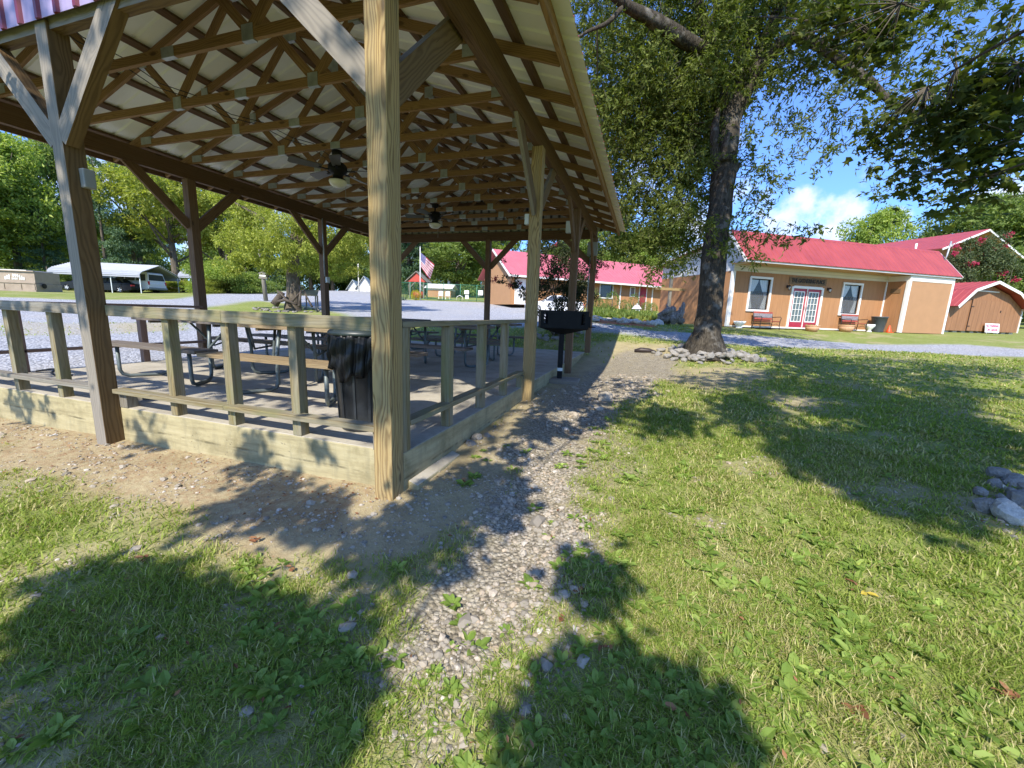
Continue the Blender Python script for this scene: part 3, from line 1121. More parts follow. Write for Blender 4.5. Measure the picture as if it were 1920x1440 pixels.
def build_pebbles():
    Vs, Fs = [], []
    off = 0
    tp = [pebble_template(i) for i in range(6)]
    for cnt, r0, r1, sz, pw, where in ((40000, .75, 3.4, .0062, .65, 'path'), (32000, 3.2, 8.5, .010, .75, 'path'), (70000, .9, 6.5, .0046, .7, 'bare')):
        x, y, r = wedge_points(cnt, r0, r1, pw)
        path, bare, lot, mulch, _ = masks(x, y)
        cl = np.clip((fbm(x, y, .35, 81, 3) - .28) * 3.2, .05, 1)
        pr = path * cl if where == 'path' else np.clip(bare - path * .6, 0, 1) * .8 * cl
        keep = (RNG.uniform(0, 1, cnt) < pr) & off_slab(x, y, .05)
        x, y = x[keep], y[keep]
        n = len(x)
        z = ground_surface(x, y)
        s = sz * np.exp(RNG.normal(-.08, .58, n))
        big = RNG.uniform(0, 1, n) < .03
        s = np.where(big, s * 1.9, s)
        a = RNG.uniform(0, 2 * math.pi, n)
        for k in range(6):
            sel = np.where(np.arange(n) % 6 == k)[0]
            T, Ff = tp[k]
            ca, sa = np.cos(a[sel])[:, None], np.sin(a[sel])[:, None]
            st = RNG.uniform(.75, 1.35, len(sel))[:, None]
            vx = (T[None, :, 0] * st * ca - T[None, :, 1] * sa) * s[sel][:, None]
            vy = (T[None, :, 0] * st * sa + T[None, :, 1] * ca) * s[sel][:, None]
            vz = T[None, :, 2] * .6 * s[sel][:, None]
            V = np.stack([x[sel][:, None] + vx, y[sel][:, None] + vy, (z[sel] + s[sel] * .18)[:, None] + vz], -1)
            m = len(T)
            Fs.append((np.arange(len(sel)) * m + off)[:, None, None] + Ff[None])
            Vs.append(V.reshape(-1, 3)); off += len(sel) * m
    V = np.concatenate(Vs); Fq = np.concatenate([f.reshape(-1, 3) for f in Fs])
    o = link_mesh("gravel_stones", raw_mesh("gravel_stones", V, Fq), M['pebble'])
    tag(o, "loose small grey gravel stones strewn on the path and soil", kind='stuff')


def build_weeds():
    """broad-leaved plantain rosettes in the turf and at the edge of the gravel"""
    spots = []
    for px, py, n, sp in ((880, 1210, 4, .10), (600, 1190, 12, .17), (470, 1090, 7, .08), (520, 1260, 14, .20), (640, 1330, 16, .22), (300, 1300, 8, .2), (1290, 1180, 14, .18),
                          (1310, 1240, 10, .15), (1430, 1350, 16, .16), (1640, 1210, 18, .25), (1770, 1290, 14, .25), (1100, 1080, 12, .13), (1060, 980, 4, .12),
                          (1130, 860, 8, .2), (1200, 1000, 10, .3), (1400, 1010, 10, .3), (1200, 1280, 14, .16), (1350, 1110, 12, .3), (1620, 1080, 10, .3), (900, 1400, 5, .12),
                          (1070, 1400, 14, .15), (1560, 940, 8, .5), (1300, 900, 9, .4), (120, 1330, 8, .16), (1860, 1130, 10, .3), (1100, 790, 5, .25), (930, 850, 4, .15), (890, 905, 3, .08), (1320, 1400, 14, .15)):
        q = ground(px, py)
        for _ in range(int(n * 1.9)):
            spots.append((q[0] + RNG.normal(0, sp), q[1] + RNG.normal(0, sp)))
    for _ in range(170):
        x, y, r = wedge_points(1, 1.0, 7, .7)
        if float(masks(x, y)[1][0]) < .5 and off_slab(x, y)[0]:
            spots.append((x[0], y[0]))
    P, D, S, H = [], [], [], []
    for x, y in spots:
        if not off_slab(np.array([x]), np.array([y]), .05)[0]:
            continue
        k = int(RNG.integers(6, 12)); sc = RNG.uniform(.026, .060)
        z = gs(x, y)
        a0 = RNG.uniform(0, 6.28)
        for j in range(k):
            a = a0 + j * 2.4 + RNG.normal(0, .25)
            e = RNG.uniform(.08, .6)
            d = np.array([math.cos(a) * math.cos(e), math.sin(a) * math.cos(e), math.sin(e)])
            P.append((x + d[0] * .008, y + d[1] * .008, z + .004)); D.append(d); S.append(sc * RNG.uniform(.6, 1.35))
            H.append((0, 0, 1.0))
    H = np.array(H) + RNG.normal(0, .18, (len(H), 3))
    V, Fq = leaf_faces(np.array(P), unit(np.array(D)), np.array(S), 'oval', H)
    o = link_mesh("broadleaf_weeds", mixed_mesh("broadleaf_weeds", V, Fq), M['weed'])
    tag(o, "low broad leaved weeds growing in rosettes through the grass", kind='stuff')


def build_litter():
    """crumbs of dead leaf along the slab and over the soil"""
    n = 900
    x = np.concatenate([RNG.uniform(-5.5, 0, 450), RNG.uniform(.1, 1.3, 250), RNG.uniform(-3, 6, 700)])
    y = np.concatenate([-np.abs(RNG.normal(0, .33, 450)) - .02, RNG.uniform(0, 6, 250), RNG.uniform(-1.9, 5, 700)])
    ok = off_slab(x, y, .02)
    x, y = x[ok], y[ok]; n = len(x)
    P = np.stack([x, y, ground_surface(x, y) + .006 + .022 * (np.arange(n) > 690)], 1)
    a = RNG.uniform(0, 6.28, n)
    D = unit(np.stack([np.cos(a), np.sin(a), RNG.normal(.1, .25, n)], 1))
    V, Fq = leaf_faces(P, D, RNG.uniform(.010, .034, n), 'lance', np.array([[0, 0, 1.0]]) + RNG.normal(0, .3, (n, 3)))
    o = link_mesh("leaf_litter", mixed_mesh("leaf_litter", V, Fq), M['dead_leaf'])
    tag(o, "reddish brown leaf crumbs along the foot of the concrete slab", kind='stuff')
    spots = [(480, 1018, 'dead_leaf', .085, 'crumpled reddish brown leaf on the soil between the lawn edge and the slab'),
             (278, 1052, 'dead_leaf', .07, 'thin reddish dead leaf on the bare soil at the shaded lawn edge'),
             (545, 1070, 'dead_leaf', .075, 'flat brown dead leaf beside the green weed on the soil'),
             (1275, 1338, 'dead_leaf', .085, 'dark reddish curled leaf on the grass by the bottom shadow'),
             (1600, 1100, 'dead_leaf', .06, 'orange brown leaf lying next to a yellow leaf on the lawn'),
             (1622, 1118, 'dead_yellow', .07, 'yellow fallen leaf lying on the sunny lawn'),
             (1882, 1310, 'dead_leaf', .09, 'long curled orange brown leaf on the grass at the right'),
             (1382, 1155, 'dead_leaf', .05, 'small slim tan leaf standing in the middle of the lawn'),
             (1085, 1120, 'dead_leaf', .06, 'pale orange leaf at the edge of the gravel path'),
             (1600, 1335, 'dead_leaf', .085, 'wine red and brown leaf on the grass beside a bare patch'),
             (1142, 1220, 'dead_leaf', .055, 'pinkish brown leaf where the path shadow meets the grass'),
             (868, 905, 'dead_leaf', .06, 'rust coloured leaf on the shaded soil near the corner post'),
             (1052, 1165, 'dead_leaf', .05, 'short brown leaf on pale soil between path and shaded weeds')]
    for px, py, m, s, lab in spots:
        q = ground(px, py)
        cx, cy = q[0], q[1]
        P = []; D = []; S = []
        for j in range(3):
            a = RNG.uniform(0, 6.28)
            P.append((cx + RNG.normal(0, .008), cy + RNG.normal(0, .008), gs(cx, cy) + .012 + .006 * j)); D.append((math.cos(a), math.sin(a), .15)); S.append(s * RNG.uniform(.4, .72))
        V, Fq = leaf_faces(np.array(P), unit(np.array(D)), np.array(S), 'oval', np.array([[0, 0, 1.0]]) + RNG.normal(0, .35, (3, 3)))
        tag(link_mesh("fallen_leaf", mixed_mesh("fallen_leaf", V, Fq), M[m]), lab, 'leaf', 'single fallen leaves on the lawn and soil')


build_pebbles()
build_grass()
build_weeds()
build_litter()
# ------------------------------------------------------------------ the picnic pavilion
PW, PL = 6.1, 8.85           # slab width (x from -PW to 0) and length (y from 0 to PL)
BT, BB = 3.27, 3.03          # top and bottom of the eave beams
RZ0, SL = 3.45, .335         # roof sheet height above the slab edge, roof slope
RX = -PW / 2


def roof_z(x):
    return RZ0 + SL * (min(-x, PW + x))


def build_pavilion():
    root = thing('picnic_pavilion', 'large open timber picnic pavilion with trusses and pale metal roof on a concrete slab', 'pavilion', (0, 0, 0))
    # slab with a slightly worn edge
    mb = MB()
    mb.box((-PW / 2, PL / 2, -.35), (PW, PL, .70))
    mb.build('slab', M['slab'], root, .012)
    mb = MB(); mb.prism([(0.0, .05, -.62), (.16, .05, -.62), (.08, .05, -.245), (0.0, .05, -.22)], (0, .05, 0), (0, .75, 0))
    mb.build('footing', M['slab'], root, .01)
    posts = [(-.07, -.07, 'post', -.7, 3.6), (-3.08, -.07, 'post_grey', -.7, 3.05), (-6.03, -.07, 'post_grey', -.7, 3.05),
             (.055, 2.95, 'post', -.6, BB), (.055, 5.97, 'brown', -.6, BB), (.055, 8.9, 'brown', -.6, BB),
             (-6.155, 2.95, 'brown', -.6, BB), (-6.155, 5.97, 'brown', -.6, BB), (-6.155, 8.9, 'brown', -.6, BB), (-2.97, 8.92, 'brown', -.6, BB)]
    for x, y, m, z0, z1 in posts:
        mb = MB(); mb.beam((x, y, z0), (x, y, z1), .14, .14, up=(0, 1, 0))
        mb.build('post', M[m], root, .006)
    # eave beams of two plies, headers in the gables
    for x in (.045, -PW - .045):
        mb = MB()
        for dx in (-.021, .021):
            mb.beam((x + dx, -.32, (BB + BT) / 2), (x + dx, 4.4, (BB + BT) / 2), .040, BT - BB)
            mb.beam((x + dx, 4.402, (BB + BT) / 2 - .004), (x + dx, 9.12, (BB + BT) / 2 - .004), .040, BT - BB)
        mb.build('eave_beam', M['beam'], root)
    for y, m in ((-.075, 'post_grey'), (8.92, 'beam')):
        mb = MB()
        mb.beam((-PW + .0, y - .022, 3.11), (.0, y - .022, 3.11), .040, .235)
        mb.beam((-PW + .0, y + .022, 3.113), (.0, y + .022, 3.113), .040, .235)
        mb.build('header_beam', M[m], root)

    def brace(a, b, m, w=.045, h=.15, up=None):
        mb = MB(); mb.beam(a, b, w, h, up=up or Z)
        mb.build('brace', M[m], root)
    for x in (.055, -PW - .055):
        for y in (2.95, 5.97):
            m = 'post_grey' if (x > 0 and y < 3) else 'brown'
            brace((x, y - .06, 2.26), (x, y - .90, 3.08), m)
            brace((x, y + .06, 2.26), (x, y + .90, 3.08), m)
        brace((x, 8.85, 2.26), (x, 8.0, 3.08), 'brown')
    brace((-.06, -.03, 2.25), (-.06, .86, 3.12), 'post_grey', .06, .17)
    brace((-.10, -.09, 2.28), (-1.0, -.09, 3.14), 'post_grey', .06, .16)
    for s in (-1, 1):
        brace((-3.08 + s * .05, -.09 - .004 * s, 2.22), (-3.08 + s * .90, -.09 - .004 * s, 3.14), 'post_grey', .09, .15)
        brace((-2.97 + s * .06, 8.92, 2.26), (-2.97 + s * .88, 8.92, 3.08), 'brown')
    brace((-6.08, 8.92, 2.36), (-5.3, 8.92, 3.06), 'brown')
    brace((-.02, 8.92, 2.36), (-.8, 8.92, 3.06), 'brown')

    # one truss, copied down the length
    mb = MB()
    mb.beam((-PW - .05, 0, 3.315), (.05, 0, 3.315), .038, .089)
    apex = Vector((RX, 0, roof_z(RX) - .095))
    for s in (0, 1):
        X = (lambda q: q) if s == 0 else (lambda q: -PW - q)
        zc = lambda q: roof_z(q) - .095
        mb.beam((X(.62), 0, RZ0 - .62 * SL - .095), apex, .0375, .089)
        # fan of webs: third points of the bottom chord to the top chord and the peak
        mb.beam((X(-2.03), .0, 3.33), (X(-1.50), .0, zc(-1.5) - .02), .036, .085)
        mb.beam((X(-2.03), .0, 3.34), (X(-3.03), .0, apex.z - .03), .035, .085)
    tr = mb.build('truss', M['truss'], root)
    for x, z, w, h in ((-2.03, 3.325, .13, .13), (-4.07, 3.325, .13, .13), (RX, 3.315, .17, .09), (-1.5, roof_z(-1.5) - .12, .12, .13), (-4.6, roof_z(-1.5) - .12, .12, .13),
                       (RX, apex.z - .05, .2, .17), (-.2, 3.34, .22, .10), (-PW + .2, 3.34, .22, .10)):
        mp = MB(); mp.box((x, 0, z), (w, .0452, h)); mp.build('gusset_plate', M['galv'], tr)
    n = 13
    tr.location = (0, .03, 0)
    for k in range(1, n):
        c = copy_tree(tr, root)
        c.location = (random.uniform(-.008, .008), .03 + k * (PL - .06) / (n - 1), random.uniform(-.004, .004))

    # purlins
    for s in (0, 1):
        X = (lambda q: q) if s == 0 else (lambda q: -PW - q)
        for q in (.22, -.38, -.98, -1.58, -2.18, -2.80):
            z = RZ0 - q * SL - .022
            mb = MB()
            for y0, y1 in ((-.33, 3.2), (3.203, 6.3), (6.303, 9.15)):
                mb.beam((X(q), y0, z), (X(q), y1, z), .088, .037, up=(math.copysign(SL, .5 - s), 0, 1))
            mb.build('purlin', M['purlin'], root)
        mb = MB()
        z = RZ0 - .64 * SL - .075
        mb.beam((X(.64), -.34, z), (X(.64), 9.16, z), .038, .12)
        mb.build('fascia_board', M['truss' if s == 0 else 'beam'], root)
    # ribbed roof sheets, red outside and white below
    for s in (0, 1):
        X = (lambda q: q) if s == 0 else (lambda q: -PW - q)
        ys, hs = [], []
        y = -.38
        while y < 9.2:
            for dy, hh in ((0, 0), (.085, 0), (.10, .018), (.125, .018), (.14, 0)):
                ys.append(y + dy); hs.append(hh)
            y += .2286
        Vv, Ff, mi = [], [], []
        mbp = MB()
        for lay, off in ((0, .006), (1, .0)):
            b = len(mbp.v)
            for (q) in (.80, RX):
                for yy, hh in zip(ys, hs):
                    mbp.v.append((X(q), yy, RZ0 - q * SL + hh + off))
            m_ = len(ys)
            for i in range(m_ - 1):
                mbp.face((b + i, b + i + 1, b + m_ + i + 1, b + m_ + i), None, lay)
        b0, b1 = 0, 2 * len(ys)
        for i in range(len(ys) - 1):   # close the eave edge
            mbp.face((b0 + i, b0 + i + 1, b1 + i + 1, b1 + i), None, 0)
        mbp.build('roof_panel', [M['roof_red'], M['panel_under']], root)
    mb = MB()
    mb.prism([(RX - .16, -.4, roof_z(RX) - .025), (RX, -.4, roof_z(RX) + .04), (RX + .16, -.4, roof_z(RX) - .025), (RX, -.4, roof_z(RX) + .03)], (0, -.4, 0), (0, 9.25, 0))
    mb.build('ridge_cap', M['roof_red'], root)
    # gables
    def gable(y, zb, mats, name, back):
        mb = MB()
        x = -PW - .62
        st = .2286
        while x < .62:
            x1 = min(x + st, .62)
            def top(q): return RZ0 - .012 + SL * min(-q, PW + q)
            pts = [(x, zb), (x1, zb)]
            if x < RX < x1: pts += [(x1, top(x1)), (RX, top(RX)), (x, top(x))]
            else: pts += [(x1, top(x1)), (x, top(x))]
            zmin = min(p[1] for p in pts[2:])
            if zmin > zb + .01:
                mb.prism([(p[0], y, p[1]) for p in pts], (0, y, 0), (0, y + .004, 0), 0)
                xr = x + .045
                d = -.018 if not back else .018
                mb.prism([(xr - .032, y, zb - .004), (xr - .016, y + d, zb - .004), (xr + .016, y + d, zb - .004), (xr + .032, y, zb - .004)], (0, 0, zb), (0, 0, top(xr) - .01), 1)
            x = x1
        return mb.build(name, mats, root)
    gable(-.165, 3.035, [M['gable_metal'], M['gable_rib']], 'gable_siding', False)
    gable(8.99, 3.20, [M['gable_white'], M['grey_box']], 'gable_siding', True)
    for z in (3.42, 3.72, 4.02):
        hw = (roof_z(RX) - z) / SL - .15
        mb = MB(); mb.beam((RX - hw, 8.965, z), (RX + hw, 8.965, z), .04, .088)
        mb.build('gable_nailer', M['beam'], root)
    for s in (0, 1):      # rake boards behind the gable sheet
        X = (lambda q: q) if s == 0 else (lambda q: -PW - q)
        mb = MB(); mb.beam((X(.62), -.10, RZ0 - .62 * SL - .07), (RX, -.10, roof_z(RX) - .07), .037, .088)
        mb.build('rake_board', M['truss'], root)
    # junction boxes
    for c, sz, m in (((-2.982, -.025, 1.95), (.06, .08, .15), 'grey_box'), ((-.06, 5.88, 2.68), (.14, .10, .22), 'white_box'), ((-.05, 2.93, 2.18), (.06, .07, .13), 'white_box'),
                     ((.02, 8.80, 2.72), (.26, .12, .34), 'grey_box'), ((-6.06, 5.97, 1.62), (.06, .10, .14), 'white_box')):
        mb = MB(); mb.box(c, sz); mb.build('outlet_box', M[m], root, .008)
    mb = MB(); mb.tube([(-6.075, 5.90, 1.7), (-6.075, 5.90, 3.05)], .014, 6); mb.build('conduit', M['galv'], root)
    mb = MB(); mb.tube([(-.03, 8.80, 2.5), (-.03, 8.80, .3)], .014, 6); mb.build('conduit', M['galv'], root)
    # drooping wires along the trusses
    for z0, x0 in ((3.40, -3.5), (3.385, -3.6)):
        pts = [(x0 - .25 * math.sin(k * .55) - .03 * k, .05 + .74 * k * .5, z0 - .05 * abs(math.sin(k * 1.57))) for k in range(10)]
        mb = MB(); mb.tube(pts, .005, 5); mb.build('wire', M['rope'], root)

    # railing
    def rail(name, a, b, w, h, m, up=Z):
        mb = MB(); mb.beam(a, b, w, h, up=up); mb.build(name, M[m], root, .004)

    def rpost(x, y, z1, m, z0=0.0, w=.080, d=.082):
        mb = MB(); mb.beam((x, y, z0), (x, y, z1), w, d, up=(0, 1, 0)); mb.build('rail_post', M[m], root, .004)
    for x in (-2.30, -1.62, -.945):
        rpost(x, .045, .835, 'rail')
    for x in (-3.92, -4.67, -5.4):
        rpost(x, .045, .835, 'rail')
    rpost(-.175, .02, .825, 'grey_wood', .0, .038, .10)
    rpost(-.205, .015, .135, 'grey_wood', .0, .05, .09)
    rpost(-2.96, .04, .13, 'grey_wood', .0, .1, .088)
    rpost(-3.2, .04, .13, 'grey_wood', .0, .09, .088)
    rail('top_rail', (-2.985, -.012, .878), (-1.60, -.012, .876), .038, .092, 'rail')
    rail('top_rail', (-1.597, -.012, .876), (-.15, -.012, .878), .038, .092, 'rail')
    rail('top_rail', (-6.02, -.012, .876), (-3.16, -.012, .878), .038, .092, 'grey_wood')
    rail('bottom_rail', (-3.0, -.004, .158), (-1.63, -.004, .155), .10, .040, 'rail')
    rail('bottom_rail', (-1.627, -.004, .155), (-.155, -.004, .158), .10, .040, 'rail')
    rail('bottom_rail', (-6.02, -.004, .16), (-3.155, -.004, .16), .10, .040, 'grey_wood')
    # right side
    for y in (.75, 1.50, 2.21):
        rpost(-.055, y, .865, 'rail')
    rpost(-.03, .045, .865, 'rail', 0, .06, .088)
    rpost(-.03, 2.835, .16, 'rail', 0, .088, .088)
    rail('top_rail', (-.045, .01, .886), (-.045, 3.02, .886), .092, .040, 'rail')
    rail('bottom_rail', (-.045, .09, .195), (-.045, 2.88, .195), .10, .040, 'rail')
    # left side, stained
    for y in (.60, 1.95):
        rpost(-6.05, y, .86, 'rail_red', 0, .088, .088)
    rail('top_rail', (-6.05, .0, .885), (-6.05, 2.88, .885), .10, .040, 'rail_red')
    rail('bottom_rail', (-6.05, .0, .27), (-6.05, 2.88, .27), .088, .040, 'rail_red')
    return root


build_pavilion()

# scraps of lumber on the slab behind the front post
t = thing('lumber_scrap', 'two short grey lumber offcuts on the slab beside the grey front post', 'lumber', (-3.35, .25, 0))
mb = MB(); mb.beam((-.28, .02, .02), (.22, .05, .02), .09, .038); mb.build('board', M['grey_wood'], t)
mb = MB(); mb.beam((-.10, -.10, .02), (.27, -.12, .021), .09, .038); mb.build('board', M['grey_wood'], t)


# ------------------------------------------------------------------ ceiling fans
def make_fan(name, label, loc, ang):
    t = thing(name, label, 'ceiling fan', loc, ang, 'ceiling fans under the pavilion roof')
    mb = MB(); mb.lathe([(.02, .235), (.075, .23), (.07, .17), (.02, .14)]); mb.tube([(0, 0, .16), (0, 0, .05)], .016, 10)
    mb.build('canopy', M['black_metal'], t)
    mb = MB(); mb.lathe([(.03, .07), (.10, .06), (.135, .02), (.135, -.05), (.10, -.085), (.07, -.10), (.07, -.15), (.11, -.16), (.115, -.18), (.02, -.18)])
    mb.build('motor', M['black_metal'], t)
    for k in range(5):
        a = 2 * math.pi * k / 5
        ca, sa = math.cos(a), math.sin(a)
        mb = MB()
        def R_(x, y, z): return (x * ca - y * sa, x * sa + y * ca, z)
        mb.prism([R_(.22, -.055, -.052), R_(.62, -.075, -.056), R_(.655, -.05, -.05), R_(.655, .05, -.022), R_(.62, .075, -.016), R_(.22, .055, -.022)], (0, 0, 0), (0, 0, .008), 0)
        bl = mb.build('blade', M['fan_blade'] if 'fan_blade' in M else M['brown'], t)
        mb = MB(); mb.beam(R_(.09, 0, -.05), R_(.26, 0, -.046), .03, .012); mb.build('blade_arm', M['black_metal'], bl)
    mb = MB(); mb.lathe([(.125, -.18), (.128, -.20), (.115, -.235), (.075, -.265), (.02, -.278), (0.001, -.28)])
    mb.build('light_globe', M['shade_globe'], t)
    mb = MB(); mb.tube([(.09, .05, -.17), (.09, .05, -.45)], .0025, 4); mb.build('pull_chain', M['galv'], t)
    return t


M['fan_blade'] = m_plain('fan_blade', (.10, .095, .085), .5, .15)
make_fan('ceiling_fan', 'black ceiling fan with white globe nearest the front, left of the big front post', (RX, 2.98, 3.02), .35)
make_fan('ceiling_fan', 'black ceiling fan with white globe deeper in the pavilion, right of the big front post', (RX, 5.93, 3.02), .9)


# ------------------------------------------------------------------ picnic tables
def make_table(name, label, loc, rz, new=()):
    t = thing(name, label, 'picnic table', loc, rz, 'picnic tables with pipe frames on the slab')
    L = 1.85
    mb = MB()
    for k in range(5):
        y = (k - 2) * .146
        mb.beam((-L / 2 + random.uniform(-.012, .012), y, .735), (L / 2 + random.uniform(-.012, .012), y, .735), .140, .038)
    for x in (-.6, .6):
        mb.beam((x, -.34, .70), (x, .34, .70), .04, .03)
    mb.build('tabletop', M['table_new' if 'top' in new else 'table'], t)
    for s in (-1, 1):
        mb = MB()
        for k in (-1, 1):
            mb.beam((-L / 2, s * .66 + k * .066, .43), (L / 2, s * .66 + k * .066, .43), .126, .038)
        mb.build('bench', M['table_new' if s in new else 'table'], t)
    for sx in (-1, 1):
        for sy in (-1, 1):
            b = Vector((sx * .66, sy * .68, 0)); i = Vector((sx * .40, sy * .28, 0))
            d = (i - b).normalized()
            pts = [b + Z * .41, b + Z * .10, b + d * .025 + Z * .045, b + d * .09 + Z * .022, i - d * .09 + Z * .022, i - d * .025 + Z * .045, i + Z * .10, i + Z * .40, Vector((sx * .38, sy * .24, .71))]
            mb = MB(); mb.tube(pts, .0215, 8)
            mb.build('leg', M['galv_pipe'], t)
        mb = MB()
        for sy in (-1, 1):
            mb.tube([(sx * .58, sy * .12, .71), (sx * .40, sy * .33, .36), (sx * .50, sy * .60, .405)], .016, 7)
        mb.build('cross_brace', M['galv_pipe'], t)
    return t


for lab, loc, rz, new in (
        ('brown plank picnic table on pipe legs behind the grey front post, nearest the left railing', (-4.05, 1.58, 0), -.02, ()),
        ('picnic table with a light new plank bench right behind the trash bin', (-2.02, 1.45, 0), .0, (-1, 'top')),
        ('picnic table in the middle row of the pavilion on the left side', (-4.25, 3.85, 0), .03, ()),
        ('picnic table in the middle row, seen through the side railing', (-1.85, 3.85, 0), -.02, ()),
        ('picnic table of the far row nearest the grill', (-2.02, 5.98, 0), .02, ()),
        ('picnic table of the far row beyond the left tables', (-4.35, 6.05, 0), .0, ())):
    make_table('picnic_table', lab, loc, rz, new)


# ------------------------------------------------------------------ bin, grill
def build_bin():
    t = thing('trash_bin', 'black plastic trash bin with domed lid and bin liner inside the front railing', 'trash bin', (-.66, .44, 0), .3)
    mb = MB(); mb.lathe([(.21, .0), (.22, .02), (.265, .74), (.28, .745), (.28, .775)], seg=26)
    for k in range(12):
        a = k * math.pi / 6
        mb.beam((.222 * math.cos(a), .222 * math.sin(a), .04), (.262 * math.cos(a), .262 * math.sin(a), .70), .02, .018, up=(math.cos(a), math.sin(a), 0))
    mb.build('body', M['black_plastic'], t)
    mb = MB(); mb.lathe([(.30, .770), (.305, .785), (.295, .80), (.25, .835), (.15, .868), (.05, .88), (.001, .88)], seg=28)
    mb.build('lid', M['green_lid'], t)
    # liner hanging over the rim in folds, open on one side
    seg, rows = 90, 12
    V, Fq = [], []
    for r in range(rows):
        f = r / (rows - 1)
        for k in range(seg):
            a = math.radians(140 + 180 * k / (seg - 1))
            fold = .016 * math.sin(a * 19 + 2.2 * f) + .012 * math.sin(a * 37 + 5 * f) + .01 * math.sin(13 * f + a * 7)
            low = .30 + .05 * math.sin(a * 3.1) + .03 * math.sin(a * 9)
            rr = .292 - .012 * f + fold * (.35 + .9 * f * (1 - .3 * f)) + .03 * f * (1 - f)
            V.append((rr * math.cos(a), rr * math.sin(a), .778 - low * f + .006 * math.sin(a * 23)))
    for r in range(rows - 1):
        for k in range(seg - 1):
            Fq.append((r * seg + k, r * seg + k + 1, (r + 1) * seg + k + 1, (r + 1) * seg + k))
    o = link_mesh('bin_liner', raw_mesh('bin_liner', np.array(V), np.array(Fq), True), M['bag'], t)
    md = o.modifiers.new('solid', 'SOLIDIFY'); md.thickness = .002

    t.scale = (.88, .88, 1)


build_bin()

PADC = np.array([.235, 4.72]); PADZ = gs(.235, 4.72)
t = thing('grill_pad', 'small square concrete pad under the park grill at the slab edge', 'pad', (PADC[0], PADC[1], PADZ - .02), .05)
mb = MB(); mb.box((0, 0, .0), (.50, .44, .16)); mb.build('pad', M['concrete_dark'], t, .015)


def build_grill():
    t = thing('park_grill', 'black park grill on a single square post beside the slab', 'grill', (PADC[0] - .10, PADC[1], PADZ + .06), .31)
    mb = MB(); mb.beam((0, 0, 0), (0, 0, .81), .085, .085, up=(0, 1, 0)); mb.build('post', M['black_metal'], t, .006)
    mb = MB(); mb.beam((0, 0, .135), (0, 0, .19), .088, .088, up=(0, 1, 0)); mb.build('label_plate', M['white_box'], t)
    zb, zt = .895, 1.19
    # sloping pan
    mb = MB()
    top = [(-.42, -.30, zb), (.42, -.30, zb), (.42, .30, zb), (-.42, .30, zb)]
    bot = [(-.07, -.07, zb - .10), (.07, -.07, zb - .10), (.07, .07, zb - .10), (-.07, .07, zb - .10)]
    b = len(mb.v); mb.v += top + bot
    for i in range(4):
        j = (i + 1) % 4
        mb.face((b + i, b + j, b + 4 + j, b + 4 + i))
    mb.face((b + 4, b + 5, b + 6, b + 7)); mb.face((b, b + 1, b + 2, b + 3))
    mb.build('pan', M['black_metal'], t)
    # walls: back and two sides, with notched slots for the grate
    mb = MB()
    for y in (-.29, .29):
        x0, x1 = -.40, .40
        segs = [(x0, -.345), (-.28, .28), (.345, x1)]
        for a, c in segs:
            mb.box(((a + c) / 2, y, (zb + zt) / 2), (c - a, .006, zt - zb))
        for sx in (-1, 1):
            xm = sx * .3125
            mb.box((xm, y, zt - .02), (.066, .0062, .04)); mb.box((xm, y, zb + .035), (.066, .0062, .07))
            for k in range(4):
                mb.box((xm + sx * .016, y, zb + .095 + k * .044), (.032, .0064, .016))
        if y > 0: continue
    for x in (-.40, .40):
        mb.box((x, 0, (zb + zt) / 2), (.006, .58, zt - zb))
    mb.build('firebox', M['black_metal'], t)
    mb = MB()
    for k in range(15):
        mb.tube([(-.39, -.27 + k * .0386, zb + .03), (.39, -.27 + k * .0386, zb + .03)], .005, 5)
    mb.tube([(.40, -.1, zb + .03), (.56, -.1, zb + .03), (.56, .1, zb + .03), (.40, .1, zb + .03)], .007, 6)
    mb.build('grate', M['black_metal'], t)
    mb = MB(); mb.box((.47, .18, zb + .11), (.11, .006, .2)); mb.build('side_flange', M['black_metal'], t)


build_grill()
# ------------------------------------------------------------------ survey frames for buildings: x along the front, y into the building
class Frame:
    def __init__(self, P0, deg):
        self.P = np.array(P0, float)
        a = math.radians(deg)
        self.a = a
        self.u = np.array([math.cos(a), math.sin(a), 0.0]); self.w = np.array([-math.sin(a), math.cos(a), 0.0])

    def px(self, px, py, y=0.0):
        """local (x, z) where the sight line meets the vertical plane at local depth y"""
        d = ray(px, py)
        Q = self.P + self.w * y
        t = np.dot(Q - CN, self.w) / np.dot(d, self.w)
        p = CN + d * t - self.P
        return float(np.dot(p, self.u)), float(p[2])

    def world(self, x, y, z=0.0):
        return self.P + self.u * x + self.w * y + np.array([0, 0, z])


def m_pane():
    t = NT('clear_pane')
    tr = t.n("ShaderNodeBsdfTransparent"); gl = t.n("ShaderNodeBsdfGlossy")
    tr.inputs[0].default_value = (.90, .92, .93, 1); gl.inputs['Roughness'].default_value = .03
    mx = t.n("ShaderNodeMixShader")
    mx.inputs[0].default_value = .05; t.l(tr.outputs[0], mx.inputs[1]); t.l(gl.outputs[0], mx.inputs[2])
    t.l(mx.outputs[0], t.out.inputs[0])
    return t.m


M['pane'] = m_pane()
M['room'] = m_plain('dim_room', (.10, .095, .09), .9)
M['screen'] = m_plain('window_screen', (.20, .205, .21), .7)


